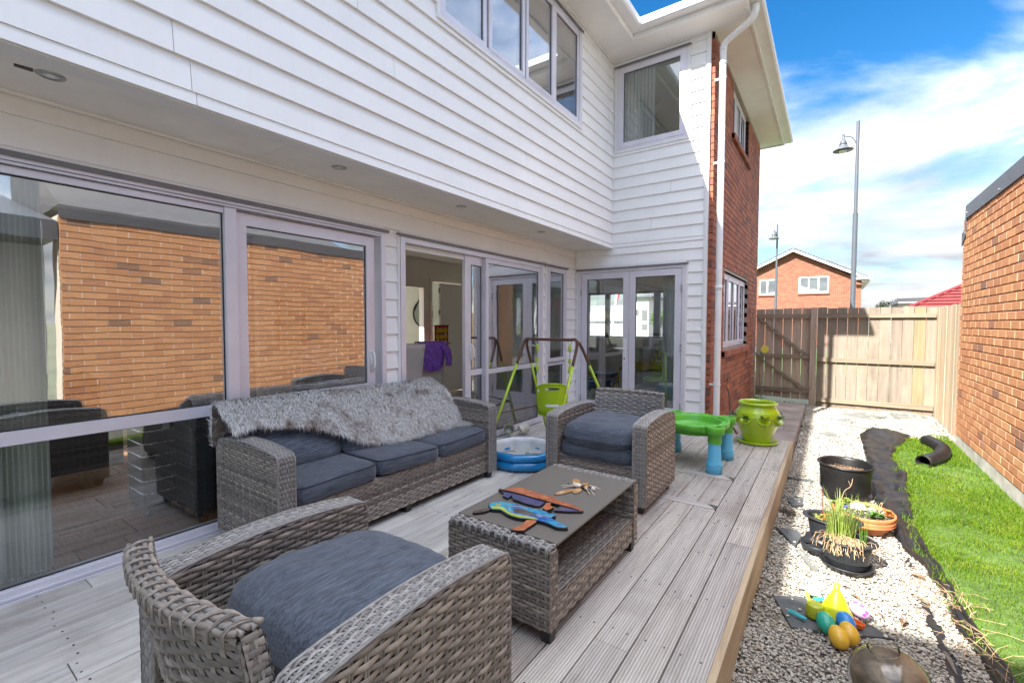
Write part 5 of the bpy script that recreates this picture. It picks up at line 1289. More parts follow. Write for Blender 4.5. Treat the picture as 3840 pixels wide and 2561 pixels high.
plate(bird, 'foot', [(-1.094, 1.823), (-1.116, 1.888), (-1.098, 1.907), (-1.081, 1.872), (-1.060, 1.867), (-1.058, 1.842), (-1.068, 1.812)], TT+.0002, TT+.020, [MAT['gl_rust'], MAT['gl_black']], smooth=1)
for pts in ([(-1.275, 1.752), (-1.24, 1.757), (-1.20, 1.782), (-1.15, 1.780)], [(-1.15, 1.722), (-1.09, 1.735), (-1.03, 1.752), (-1.015, 1.77)], [(-1.14, 1.735), (-1.08, 1.748), (-1.03, 1.765)], [(-1.225, 1.735), (-1.19, 1.703), (-1.14, 1.700), (-1.07, 1.715)]):
    l = MB(); l.tube(smoothpath([(a, b, TT+.0185) for a, b in pts], 5), .0012, 5); l.build('glaze_line', MAT['gl_cream'], bird, smooth=True)
fea = thing('ceramic_feather', 'long rust and violet ceramic feather plaque on the coffee table', 'ornament', (-1.17, 1.91, TT))
plate(fea, 'barb', [(-1.42, 1.924), (-1.397, 1.929), (-1.393, 1.957), (-1.353, 2.002), (-1.31, 2.007), (-1.246, 1.996), (-1.187, 1.991), (-1.127, 1.988), (-1.086, 1.967), (-1.041, 1.963), (-.993, 1.956), (-.945, 1.937), (-.938, 1.914), (-1.05, 1.912), (-1.15, 1.917), (-1.25, 1.922), (-1.33, 1.922), (-1.416, 1.908)], TT, TT+.013, [MAT['gl_rust'], MAT['gl_black']], smooth=2)
plate(fea, 'barb', [(-.938, 1.913), (-.994, 1.874), (-1.048, 1.849), (-1.0485, 1.8495), (-1.048, 1.911)], TT, TT+.0125, [MAT['gl_ppl'], MAT['gl_black']], smooth=1)
plate(fea, 'barb', [(-1.130, 1.911), (-1.130, 1.858), (-1.151, 1.845), (-1.192, 1.843), (-1.236, 1.846), (-1.283, 1.849), (-1.318, 1.884), (-1.313, 1.845), (-1.354, 1.858), (-1.37, 1.893), (-1.401, 1.900), (-1.33, 1.916), (-1.25, 1.917)], TT, TT+.0122, [MAT['gl_ppl'], MAT['gl_black']], smooth=1)
m = MB(); m.tube(smoothpath([(-1.42, 1.916, TT+.013), (-1.3, 1.921, TT+.014), (-1.15, 1.915, TT+.014), (-.95, 1.915, TT+.013)], 5), .004, 6); m.build('shaft', MAT['gl_black'], fea, smooth=True)
plate(fea, 'chip', [(-1.185, 1.925), (-1.150, 1.918), (-1.135, 1.945), (-1.165, 1.975), (-1.175, 1.95)], TT+.013, TT+.018, [MAT['gl_rust'], MAT['gl_rust']], smooth=1)
bee = thing('ceramic_bee', 'tan and black ceramic bee with wire legs on the coffee table', 'ornament', (-1.09, 2.21, TT))
def ell(c, a, b, ang, n=14): return [(c[0]+a*math.cos(t)*math.cos(ang)-b*math.sin(t)*math.sin(ang), c[1]+a*math.cos(t)*math.sin(ang)+b*math.sin(t)*math.cos(ang)) for t in [2*math.pi*i/n for i in range(n)]]
for (c_, a, b, ang, z) in (((-1.148, 2.278), .055, .026, R(118), 0), ((-1.093, 2.268), .040, .016, R(75), 0), ((-1.128, 2.105), .070, .020, R(68), 0), ((-1.082, 2.160), .045, .022, R(95), .0004)):
    plate(bee, 'wing', ell(c_, a, b, ang), TT+z, TT+.006+z, [MAT['gl_tan'], MAT['gl_brown']], smooth=1, inset=.08)
M_ = lambda x, y, z, sx, sy, sz: Matrix.Translation((x, y, z)) @ Matrix.Diagonal((sx, sy, sz, 1))
def ball(name, parent, mat, x, y, z, sx, sy, sz, n=18, rot=None):
    m = MB(); M4 = M_(0, 0, 0, sx, sy, sz)
    if rot is not None: M4 = rot @ M4
    m.lathe([(math.sin(math.pi*i/10), -math.cos(math.pi*i/10)) for i in range(0, 11)], (x, y, z), n, M4=M4, capb=False); return m.build(name, mat, parent, smooth=True)
ball('thorax', bee, MAT['gl_cream'], -1.112, 2.215, TT+.012, .030, .020, .012); ball('head', bee, MAT['gl_brown'], -1.152, 2.207, TT+.011, .014, .016, .010)
for i, x in enumerate((-1.075, -1.055, -1.035, -1.016)): ball('abdomen_band', bee, (MAT['gl_black'], MAT['gl_tan'], MAT['gl_black'], MAT['gl_cream'])[i], x, 2.213, TT+.011, .013, (.020, .021, .019, .012)[i], .011)
for pts in ([(-1.13, 2.20, TT+.012), (-1.16, 2.185, TT+.010), (-1.187, 2.172, TT+.004)], [(-1.12, 2.19, TT+.012), (-1.145, 2.170, TT+.010), (-1.168, 2.152, TT+.004)], [(-1.06, 2.225, TT+.012), (-1.02, 2.245, TT+.012), (-.988, 2.246, TT+.004)], [(-1.06, 2.20, TT+.012), (-1.02, 2.185, TT+.014), (-.982, 2.156, TT+.004)], [(-1.075, 2.23, TT+.012), (-1.05, 2.25, TT+.012), (-1.02, 2.268, TT+.004)], [(-1.05, 2.195, TT+.012), (-1.03, 2.175, TT+.012), (-1.005, 2.150, TT+.004)]):
    l = MB(); l.tube(smoothpath(pts, 3), .0022, 5); l.build('wire_leg', MAT['gl_cream'], bee)

# ================================================================ paddling pool, mat, broken cups
MAT['pool_blue'] = simple('blue_inflatable_vinyl', (.012, .22, .52), .12, .12, 6, .05, 40, Coat_Weight=.4)
MAT['pool_white'] = simple('white_pool_liner', (.62, .64, .66), .4, .08, 12, .2, 30)
PC, PR = (-2.345, 3.545), .375
pool = thing('paddling_pool', 'small blue inflatable paddling pool holding murky water between sofa and armchair', 'paddling pool', (PC[0], PC[1], 0))
NS = 10
def ringpool(r0, zc, tr, name, mat):
    m = MB()
    def fn(u, v):
        a = 2*math.pi*u; f = abs(math.sin(a*NS/2)); pinch = .86+.14*f**.35; seg = math.cos(math.pi/NS)/math.cos((a % (2*math.pi/NS))-math.pi/NS)
        t = tr*pinch; b = 2*math.pi*v; rr = (r0*seg)+t*math.cos(b); return (PC[0]+rr*math.cos(a), PC[1]+rr*math.sin(a), zc+t*math.sin(b))
    m.grid(fn, NS*10, 14); return m.build(name, mat, pool, smooth=True)
ringpool(PR-.045, .046, .045, 'lower_ring', MAT['pool_blue']); ringpool(PR-.040, .118, .037, 'upper_ring', MAT['pool_blue'])
def linerfn(u, v):
    a = 2*math.pi*u; seg = math.cos(math.pi/NS)/math.cos((a % (2*math.pi/NS))-math.pi/NS); rr = (PR-.040)*seg
    k = [(-.010, .1535), (-.026, .148), (-.0405, .125), (-.043, .10), (-.046, .06), (-.06, .012)]; t = v*5; i_ = min(int(t), 4); q_ = t-i_
    dr = k[i_][0]+(k[i_+1][0]-k[i_][0])*q_; zz = k[i_][1]+(k[i_+1][1]-k[i_][1])*q_; rr += dr+.004*nz(a*4, v*3, 0)*v
    return (PC[0]+rr*math.cos(a), PC[1]+rr*math.sin(a), zz)
m = MB(); m.grid(linerfn, 120, 10); m.build('liner', MAT['pool_white'], pool, smooth=True)
m = MB(); m.lathe([(PR-.095, .006), (.0, .006)], (PC[0], PC[1], 0), 48, capb=False); m.build('floor', MAT['pool_white'], pool)
tw = NT('murky_water'); f = tw.noise(tw.coord((1, 1, 1)), 9, 6, .7); tw.fin(tw.ramp(f, [(.50, (.42, .43, .41)), (.62, (.16, .14, .11)), (.72, (.04, .035, .03))]), .05)
m = MB(); m.lathe([(PR-.115, .045), (.2, .0455), (.0, .0455)], (PC[0], PC[1], 0), 48, capb=False); m.build('water', tw.mat, pool)
for (a, b) in (((-2.45, 3.45), (-2.25, 3.62)), ((-2.36, 3.40), (-2.18, 3.50))):
    m = MB(); m.tube([(a[0], a[1], .049), (b[0], b[1], .049)], .0015, 5); tag(m.build('twig', MAT['bark']), 'thin twig floating in the paddling pool '+('across the middle' if a[0] < -2.4 else 'near its front rim'), 'twig')
rb = thing('rubber_mat', 'black rubber mat with holes behind the paddling pool', 'mat', (-2.15, 4.25, 0))
rmx0, rmx1, rmy0, rmy1 = -2.45, -1.80, 4.0, 4.45
m = MB(); nxm, nym = 16, 11; dxm = (rmx1-rmx0)/nxm; dym = (rmy1-rmy0)/nym
for i in range(nxm+1): m.box((rmx0+i*dxm-.007, rmy0, .002), (rmx0+i*dxm+.007, rmy1, .011))
for j in range(nym+1): m.box((rmx0, rmy0+j*dym-.007, .0025), (rmx1, rmy0+j*dym+.007, .0115))
m.build('mat_lattice', MAT['black'], rb)
MAT['cupw'] = simple('cream_foam', (.66, .65, .56), .6, .08)
for k, (x, y, rx, rz, lab) in enumerate(((-3.03, 4.27, 62, 40, 'cream broken cup lying by the sliding door, left of its twin'), (-2.93, 4.36, 70, 150, 'cream broken cup lying right beside the left one near the pool'))):
    m = MB(); M4 = Matrix.Rotation(R(rz), 4, 'Z') @ Matrix.Rotation(R(rx), 4, 'X')
    n = 24; prof = [(.048, 0), (.058, .05), (.064, .10)]
    for (r, h) in prof:
        for j in range(n):
            th = 2*math.pi*j/n; hh = h+(.012*math.sin(j*2.9)+.008*math.sin(j*5.3) if h > .09 else 0); p = M4 @ Vector((r*math.cos(th), r*math.sin(th), hh)); m.v.append((p.x+x, p.y+y, p.z+.058))
    for i in range(2):
        for j in range(n): j2 = (j+1) % n; m.f.append((i*n+j, i*n+j2, (i+1)*n+j2, (i+1)*n+j)); m.m.append(0)
    m.f.append(tuple(range(n))); m.m.append(0)
    tag(m.build('broken_cup', MAT['cupw'], smooth=True), lab, 'cup', 'broken cups by the sliding door')

# ================================================================ toddler swing
sw = thing('toddler_swing', 'lime and brown steel toddler swing frame with lime seat', 'swing', (-2.6, 4.45, 0))
TL, TR, TH = Vector((-2.915, 4.45, 1.115)), Vector((-2.265, 4.52, 1.115)), 1.115
feet = {'lf': Vector((-3.02, 3.90, .012)), 'lb': Vector((-2.894, 4.893, .012)), 'rf': Vector((-2.35, 4.15, .012)), 'rb': Vector((-2.06, 5.16, .012))}
m = MB()
m.tube(smoothpath([feet['lf'].lerp(TL, .745), feet['lf'].lerp(TL, .92), TL+Vector((.02, -.02, .0)), TL.lerp(TR, .16), TL.lerp(TR, .5), TL.lerp(TR, .84), TR+Vector((-.02, -.02, .0)), feet['rf'].lerp(TR, .92), feet['rf'].lerp(TR, .745)], 7), .0165, 10); m.build('top_bar', MAT['brown_paint'], sw, smooth=True)
for a, T in (('lb', TL), ('rb', TR)):
    m = MB(); m.tube(smoothpath([feet[a].lerp(T, .745), feet[a].lerp(T, .93), T+Vector((.03 if a == 'lb' else -.03, 0, -.005))], 6), .0165, 10); m.build('upper_leg', MAT['brown_paint'], sw, smooth=True)
for a, T in (('lf', TL), ('rf', TR), ('lb', TL), ('rb', TR)):
    m = MB(); m.tube([feet[a], feet[a].lerp(T, .75)], .0150, 10); m.build('leg', MAT['lime_paint'], sw, smooth=True)
    b = MB(); p = feet[a].lerp(T, .765); b.tube([p+Vector((-.022, -.006, 0)), p+Vector((.022, .006, 0))], .004, 6); b.build('bolt', MAT['chrome'], sw)
m = MB(); m.tube([feet['lf'].lerp(TL, .26), feet['lb'].lerp(TL, .26)], .009, 8); m.build('cross_bar', MAT['brown_paint'], sw, smooth=True)
m = MB(); m.tube([feet['lb'].lerp(TL, .26), feet['rb'].lerp(TR, .26)], .009, 8); m.build('cross_bar', MAT['brown_paint'], sw, smooth=True)
m = MB(); m.tube([feet['rf'].lerp(TR, .30), feet['rb'].lerp(TR, .30)], .009, 8); m.build('cross_bar', MAT['brown_paint'], sw, smooth=True)
MAT['rope'] = simple('white_rope', (.58, .56, .52), .8, .3, 150, .5, 300)
SCN = Vector((-2.46, 4.28, .43))                       # swing seat centre
fdir = Vector((-.55, .83, 0)).normalized(); sdir = Vector((.83, .55, 0)).normalized()       # seat faces away from the viewer
hooks = [TL.lerp(TR, .235), TL.lerp(TR, .845)]
def rope(a, b):
    m = MB()
    for s_ in (0, 1):
        pts = []; n = 40
        for i in range(n+1):
            t = i/n; p = a.lerp(b, t); ph = t*math.pi*26+s_*math.pi; pts.append(p+Vector((.0035*math.cos(ph), .0035*math.sin(ph), 0)))
        m.tube(pts, .0042, 5)
    m.build('rope', MAT['rope'], sw, smooth=True)
for hk, sgn in zip(hooks, (-1, 1)):
    for d in (-.022, .022):
        m = MB(); m.tube(smoothpath([hk+Vector((d, 0, .035)), hk+Vector((d, 0, -.03)), hk+Vector((d*.4, 0, -.055)), hk+Vector((0, 0, -.05))], 5), .0035, 6); m.build('hook', MAT['chrome'], sw, smooth=True)
    z = hk.z-.05
    for zz, l in ((z, .085), (z-.24, .085)):
        m = MB(); m.tube([(hk.x, hk.y, zz), (hk.x, hk.y, zz-.01), (hk.x, hk.y, zz-l+.01), (hk.x, hk.y, zz-l)], [.010, .017, .017, .009], 10); m.build('rope_adjuster', MAT['lime_paint'], sw, smooth=True)
    for zz in (z-.16, z-.385):
        m = MB(); m.tube([(hk.x, hk.y, zz), (hk.x, hk.y, zz-.055)], .0145, 10)
        for k in range(4): m.tube([(hk.x, hk.y, zz-.005-.015*k), (hk.x, hk.y, zz-.010-.015*k)], .0165, 10)
        m.build('rope_clip', MAT['lime_paint'], sw)
    split = Vector((hk.x, hk.y, z-.33)); rope(Vector((hk.x, hk.y, z-.06)), split)
    rope(split, SCN+sdir*.15*sgn+fdir*(-.10)+Vector((0, 0, .14))); rope(split, SCN+sdir*.145*sgn+fdir*.10+Vector((0, 0, .05)))
# moulded bucket seat: curved backrest with handle slot, sides and pan
st = MB()
def seatfn(u, v):                                      # u across, v up the back
    a = (u-.5)*2; wd = .142+.030*math.sin(min(1, v*1.4)*math.pi*.5)
    topz = .225-.055*abs(a)**3.5; botz = -.145+.03*abs(a)**3
    z = botz+(topz-botz)*v
    cur = -.10+.075*abs(a)**2.2-.012*(1-v)+(.05*(1-v*4)**2 if v < .25 else 0)
    return SCN+sdir*(a*wd)+fdir*cur+Vector((0, 0, z))
NU_, NV_ = 30, 30; k0 = len(st.v)
for i in range(NU_+1):
    for j in range(NV_+1): st.v.append(tuple(seatfn(i/NU_, j/NV_)))
for i in range(NU_):
    for j in range(NV_):
        uc, vc = (i+.5)/NU_, (j+.5)/NV_
        if abs(uc-.5) < .24 and .80 < vc < .90: continue             # carry slot
        st.f.append((k0+i*(NV_+1)+j, k0+(i+1)*(NV_+1)+j, k0+(i+1)*(NV_+1)+j+1, k0+i*(NV_+1)+j+1)); st.m.append(0)
for sg in (-1, 1):
    st.grid(lambda u, v: SCN+sdir*(sg*(.150-.012*u))+fdir*(-.03+.17*u)+Vector((0, 0, -.12+(.13-.11*u**.7)*v+.0)), 10, 6)
st.grid(lambda u, v: SCN+sdir*((u-.5)*.28)+fdir*(-.07+.21*v)+Vector((0, 0, -.13+.02*(2*u-1)**2)), 8, 8)
so = st.build('seat', MAT['pl_lime'], sw, smooth=True)
md = so.modifiers.new('thick', 'SOLIDIFY'); md.thickness = .007
m = MB(); m.tube([seatfn(i/24, 1.0)+Vector((0, 0, .0)) for i in range(25)], .008, 8); m.tube([seatfn(.5+.24*math.cos(t), .85+.05*math.sin(t)) for t in [2*math.pi*i/24 for i in range(24)]], .005, 6, closed=True); m.build('seat_rim', MAT['pl_lime'], so, smooth=True)
m = MB(); m.grid(lambda u, v: seatfn(.28+.42*u, .34+.075*v)-fdir*.010, 8, 2); ob = m.build('white_strip', MAT['white'], so)

# ================================================================ water play table
wtb = thing('water_play_table', 'green plastic water play table with light blue legs', 'play table', (-1.04, 4.485, 0))
WC = (-1.04, 4.485); hx, hy = .245, .255
legpos = [(-.80, 4.225), (-.79, 4.735), (-1.275, 4.735), (-1.275, 4.225)]
for (x, y) in legpos:
    m = MB(); m.lathe([(.066, 0), (.066, .075), (.0605, .092), (.058, .10), (.050, .262), (.048, .275)], (x, y, 0), 28, capb=True); lg = m.build('leg', MAT['pl_blue'], wtb, smooth=True)
    m = MB(); m.tube([(x+.0665*math.cos(t), y+.0665*math.sin(t), .082+.009*math.sin(t*5)) for t in [2*math.pi*i/50 for i in range(50)]], .003, 5, closed=True); m.build('wave_line', MAT['pl_blue'], lg, smooth=True)
    m = MB(); m.lathe([(.056, .262), (.056, .335), (.078, .340), (.080, .402), (.076, .408), (.064, .408), (.060, .402), (.058, .372), (.0, .370)], (x, y, 0), 28, capb=False); m.build('cup_holder', MAT['pl_green'], wtb, smooth=True)
def ovalring(r, zz, sx=1.0, sy=1.0): return [(WC[0]+r*sx*math.cos(t), WC[1]+r*sy*math.sin(t), zz) for t in [2*math.pi*i/64 for i in range(64)]]
m = MB()
prof = [(.0, .285), (.17, .285), (.255, .300), (.275, .345), (.300, .345), (.312, .352), (.315, .395), (.310, .402), (.298, .402), (.292, .392), (.270, .388), (.262, .394), (.252, .394), (.244, .384), (.236, .345), (.226, .325), (.0, .318)]
def orad(t): return 1+.09*math.cos(4*t+math.pi)*0
k0 = len(m.v); NN = 72
for (r, h) in prof:
    for j in range(NN):
        t = 2*math.pi*j/NN; m.v.append((WC[0]+r*1.0*math.cos(t), WC[1]+r*1.05*math.sin(t), h))
for i in range(len(prof)-1):
    for j in range(NN): j2 = (j+1) % NN; m.f.append((k0+i*NN+j, k0+i*NN+j2, k0+(i+1)*NN+j2, k0+(i+1)*NN+j)); m.m.append(0)
m.build('basin', MAT['pl_green'], wtb, smooth=True, fixn=True)
for (x, y) in legpos:                                  # webs that join the cup holders to the basin
    d = Vector((x-WC[0], y-WC[1], 0)); L = d.length; d.normalize(); s_ = Vector((-d.y, d.x, 0)); c0 = Vector((WC[0], WC[1], 0))
    poly = [c0+d*.27+s_*.14, c0+d*(L-.02)+s_*.075, c0+d*(L-.02)-s_*.075, c0+d*.27-s_*.14]
    m = MB(); m.prism([(p.x, p.y) for p in poly], .345, .396); m.build('web', MAT['pl_green'], wtb, fixn=True)
m = MB(); m.lathe([(.0, .3195), (.2, .3195)], (WC[0], WC[1], 0), 40, capb=False, sy=1.05); m.build('basin_water', simple('shallow_water', (.06, .20, .03), .06, .2), wtb)

# ================================================================ lime strawberry pot
PX, PY = -.63, 5.60
pot = thing('strawberry_pot', 'lime green glazed strawberry pot on a saucer at the deck corner', 'plant pot', (PX, PY, 0))
m = MB(); m.lathe([(.02, .006), (.195, .006), (.205, .03), (.198, .034), (.185, .022), (.0, .02)], (PX, PY, 0), 44); m.build('saucer', MAT['pot_lime'], pot, smooth=True)
prof = []; keys = [(.02, .135), (.08, .15), (.16, .185), (.24, .215), (.30, .225), (.345, .212), (.385, .185), (.41, .172)]
for i in range(64):
    z = .02+.39*i/63; r = interp(keys, z); prof.append((r+.0022*math.sin(z*2*math.pi/.0165), z))
prof += [(.176, .418), (.190, .424), (.196, .438), (.190, .450), (.176, .452), (.160, .440), (.158, .41), (.165, .39), (.17, .37)]
m = MB(); m.lathe(prof, (PX, PY, 0), 56); m.build('body', MAT['pot_lime'], pot, smooth=True)
m = MB(); m.lathe([(.17, .385), (.0, .395)], (PX, PY, 0), 30, capb=False); m.build('soil', MAT['soil'], pot)
def leafy(mb, c, n, size, spread, up=.03, seed=0):
    for _ in range(n):
        a = random.uniform(0, 6.28); r = random.uniform(0, spread); x, y, z = c[0]+r*math.cos(a), c[1]+r*math.sin(a), c[2]+random.uniform(-.3, 1)*up
        s = size*random.uniform(.6, 1.2); tl = random.uniform(-.6, .6); b = random.uniform(0, 6.28); ux = Vector((math.cos(b), math.sin(b), tl)).normalized(); vx = Vector((-math.sin(b), math.cos(b), random.uniform(-.4, .4))).normalized(); p = Vector((x, y, z))
        pts = [p-ux*s*.5, p-ux*s*.25+vx*s*.36, p+ux*s*.2+vx*s*.38, p+ux*s*.5, p+ux*s*.2-vx*s*.38, p-ux*s*.25-vx*s*.36]; mb.q(pts)
for ang in (-155, -112, -68, -22, 40, 120):
    a = R(ang); ca, sa = math.cos(a), math.sin(a); r0 = .205; zc = .265
    m = MB(); M4 = Matrix.Translation((PX+ca*(r0+.012), PY+sa*(r0+.012), zc)) @ Matrix.Rotation(a, 4, 'Z') @ Matrix.Rotation(R(38), 4, 'Y')
    m.lathe([(.004, -.055), (.03, -.045), (.048, -.015), (.055, .012), (.060, .016), (.056, .020), (.050, .012), (.0, .004)], (0, 0, 0), 22, M4=M4, capb=True); m.build('pocket', MAT['pot_lime'], pot, smooth=True)
    l = MB(); leafy(l, (PX+ca*(r0+.045), PY+sa*(r0+.045), zc+.035), 13, .042, .045, .03); l.tube([(PX+ca*(r0+.06), PY+sa*(r0+.06), zc+.02), (PX+ca*(r0+.075), PY+sa*(r0+.075), zc-.03), (PX+ca*(r0+.075), PY+sa*(r0+.075), zc-.075)], .0015, 4)
    pl_ = l.build('strawberry_plant', MAT['leaf_dark']); tag(pl_, 'dark leafed strawberry plant in the %s pocket of the lime pot' % {-155: 'far left', -112: 'front left', -68: 'front right', -22: 'right', 40: 'rear right', 120: 'rear'}[ang], 'plant', 'strawberry plants in the lime pot')

# ================================================================ pots on the gravel
def tubpot(name, label, c, rx, ry, h, rb, rimw, mat, base_z, rz=0, cat='plant pot', thick=.006, kx=None):
    t = thing(name, label, cat, (c[0], c[1], base_z)); m = MB(); M4 = Matrix.Rotation(rz, 4, 'Z')
    pr = [(rb, 0), (rb+(1-rb)*.12, h*.04), (rb+(1-rb)*.9, h*.92), (.965, h*.965), (1.0+rimw*.35, h*.965), (1.0+rimw, h*.985), (1.0+rimw, h*1.0), (1.0+rimw*.4, h*1.02), (.97, h*1.01), (.94, h*.96), (rb+.12, h*.25)]
    k = len(m.v); n = 48
    for (r, z) in pr:
        for j in range(n):
            a = 2*math.pi*j/n; p = M4 @ Vector((rx*r*math.cos(a), ry*r*math.sin(a), 0)); m.v.append((c[0]+p.x, c[1]+p.y, base_z+z))
    for i in range(len(pr)-1):
        for j in range(n): j2 = (j+1) % n; m.f.append((k+i*n+j, k+i*n+j2, k+(i+1)*n+j2, k+(i+1)*n+j)); m.m.append(0)
    m.f.append(tuple(k+j for j in reversed(range(n)))); m.m.append(0)
    m.build('tub', mat, t, smooth=True); return t
def fillpot(t, c, rx, ry, z, mat, rz=0, name='soil', bits=0, bitmat=None):
    m = MB(); M4 = Matrix.Rotation(rz, 4, 'Z')
    m.grid(lambda u, v: (lambda p: (c[0]+p.x, c[1]+p.y, z+.012*nz(p.x*3, p.y*3, 1, 6)))(M4 @ Vector((rx*v*math.cos(2*math.pi*u), ry*v*math.sin(2*math.pi*u), 0))), 30, 8)
    m.build(name, mat, t, smooth=True)
    if bits:
        m = MB()
        for _ in range(bits):
            a = random.uniform(0, 6.28); r = math.sqrt(random.random())*.92; p = M4 @ Vector((rx*r*math.cos(a), ry*r*math.sin(a), 0)); x, y, zz = c[0]+p.x, c[1]+p.y, z+random.uniform(0, .018); l = random.uniform(.008, .022); b = random.uniform(0, 6.28); w = random.uniform(.003, .008)
            m.q([(x, y, zz), (x+l*math.cos(b), y+l*math.sin(b), zz+random.uniform(-.006, .010)), (x+l*math.cos(b)-w*math.sin(b), y+l*math.sin(b)+w*math.cos(b), zz+.003), (x-w*math.sin(b), y+w*math.cos(b), zz)])
        m.build('mulch_chips', bitmat, t, kind='stuff')
gz = GZ+.004
tub = tubpot('black_tub', 'large round black plastic tub of bark mulch', (.14, 4.895), .195, .215, .30, .80, .06, MAT['pl_black'], gz)
fillpot(tub, (.14, 4.895), .172, .19, gz+.225, MAT['bark'], bits=500, bitmat=MAT['bark'])
m = MB(); m.grid(lambda u, v: (.14+.163*math.cos(R(190)+u*.5), 4.895+.180*math.sin(R(190)+u*.5), gz+.05+.13*v), 5, 2); 
m = MB(); m.grid(lambda u, v: (.14-.186*math.cos(-.2+u*.45)-.002, 4.895+.205*math.sin(-.2+u*.45)-.05, gz+.08+.15*v), 6, 2); m.build('paper_label', simple('faded_white_label', (.55, .62, .68), .6, .2, 60), tub)
def grassy(mb, c, rx, ry, n, h0, h1, lean, w, mat_i=0, rz=0, droop=.0):
    M4 = Matrix.Rotation(rz, 4, 'Z')
    for _ in range(n):
        a = random.uniform(0, 6.28); r = math.sqrt(random.random()); p = M4 @ Vector((rx*r*math.cos(a), ry*r*math.sin(a), 0)); h = random.uniform(h0, h1); b = random.uniform(0, 6.28) if random.random() < .4 else a+rz; l = h*lean*random.uniform(.2, 1.2)
        d = Vector((math.cos(b), math.sin(b), 0)); s_ = Vector((-d.y, d.x, 0)); p0 = Vector((c[0]+p.x, c[1]+p.y, c[2])); prev = None
        for k in range(5):
            t = k/4; q = p0+d*l*t*t+Vector((0, 0, h*t-droop*h*t*t)); ww = w*(1-.9*t**1.6); cur = (q-s_*ww, q+s_*ww)
            if prev: mb.q([prev[0], prev[1], cur[1], cur[0]], mat_i)
            prev = cur
tr = thing('terracotta_bowl', 'round terracotta bowl of succulents, shells and pebbles', 'plant pot', (.235, 4.20, gz))
TCX, TCY = .235, 4.195
m = MB(); m.lathe([(.10, 0), (.125, .012), (.165, .06), (.185, .075), (.188, .085), (.184, .088), (.188, .094), (.189, .112), (.185, .115), (.189, .118), (.190, .138), (.188, .145), (.178, .145), (.174, .12), (.16, .10)], (TCX, TCY, gz), 48); m.build('bowl', MAT['terracotta'], tr, smooth=True)
fillpot(tr, (TCX, TCY), .178, .178, gz+.118, MAT['soil'], bits=260, bitmat=MAT['gravel'])
def rosette(mb, c, r, n, rings=3, m=0):
    for k in range(rings):
        for i in range(n):
            a = 2*math.pi*(i+.5*k)/n+random.uniform(-.1, .1); rr = r*(1-.28*k); up = .25+.32*k; d = Vector((math.cos(a), math.sin(a), up)).normalized(); s_ = Vector((-math.sin(a), math.cos(a), 0)); p = Vector(c); w = rr*.32
            mb.q([p, p+d*rr*.6+s_*w, p+d*rr, p+d*rr*.6-s_*w], m)
for k, (x, y, r, mt, lab) in enumerate(((.09, 4.27, .035, 'leaf_pale', None), (.13, 4.31, .04, 'leaf_pale', None), (.17, 4.28, .035, 'leaf_pale', None), (.21, 4.32, .03, 'leaf_pale', None), (.25, 4.30, .03, 'leaf_pale', None), (.37, 4.20, .04, 'succ_red', None), (.06, 4.22, .03, 'leaf_pale', None), (.30, 4.13, .03, 'leaf', None), (.34, 4.10, .03, 'leaf', None), (.11, 4.22, .03, 'leaf_pale', None))):
    m = MB()
    for j in range(3): rosette(m, (x+random.uniform(-.012, .012), y+random.uniform(-.012, .012), gz+.135+.014*j), r*(1-.15*j), 6)
    m.build('succulent', MAT[mt], tr)
m = MB(); leafy(m, (.31, 4.12, gz+.14), 40, .022, .06, .03); leafy(m, (.24, 4.10, gz+.135), 16, .018, .05, .02); m.build('weed_foliage', MAT['leaf'], tr)
m = MB(); grassy(m, (.22, 4.2, gz+.12), .14, .14, 26, .06, .16, .35, .0016); m.build('grass_stalks', MAT['leaf_pale'], tr)
for (pts, mt) in (([(.10, 4.30, gz+.12), (.12, 4.32, gz+.22), (.16, 4.32, gz+.27), (.17, 4.32, gz+.33)], 'dry'), ([(.16, 4.32, gz+.27), (.145, 4.31, gz+.31)], 'dry'), ([(.33, 4.24, gz+.12), (.33, 4.24, gz+.19), (.345, 4.24, gz+.21), (.335, 4.23, gz+.17)], 'dry')):
    m = MB(); m.tube(smoothpath(pts, 4), .002, 5); m.build('dry_stem', MAT[mt], tr)
sh_ = MB(); sh_.grid(lambda u, v: (.205+.055*v*math.cos(math.pi*u), 4.245+.012*v-.01, gz+.130+.055*v*math.sin(math.pi*u)*.9+.004*math.sin(u*26)*v), 40, 6); sh_.build('scallop_shell', simple('pink_white_shell', (.72, .52, .46), .5, .25, 60), tr, smooth=True)
for (x, y, s, mt) in ((.14, 4.23, .025, 'slate'), (.17, 4.225, .018, 'cream'), (.285, 4.235, .034, 'slate_pale')): ball('pebble', tr, MAT[mt], x, y, gz+.14, s, s*.8, s*.7)
m = MB(); m.tube([(.118, 4.20, gz+.135), (.135, 4.195, gz+.15)], .008, 8); m.build('blue_bead', simple('cobalt_glass', (.02, .03, .45), .15, .1), tr, smooth=True)
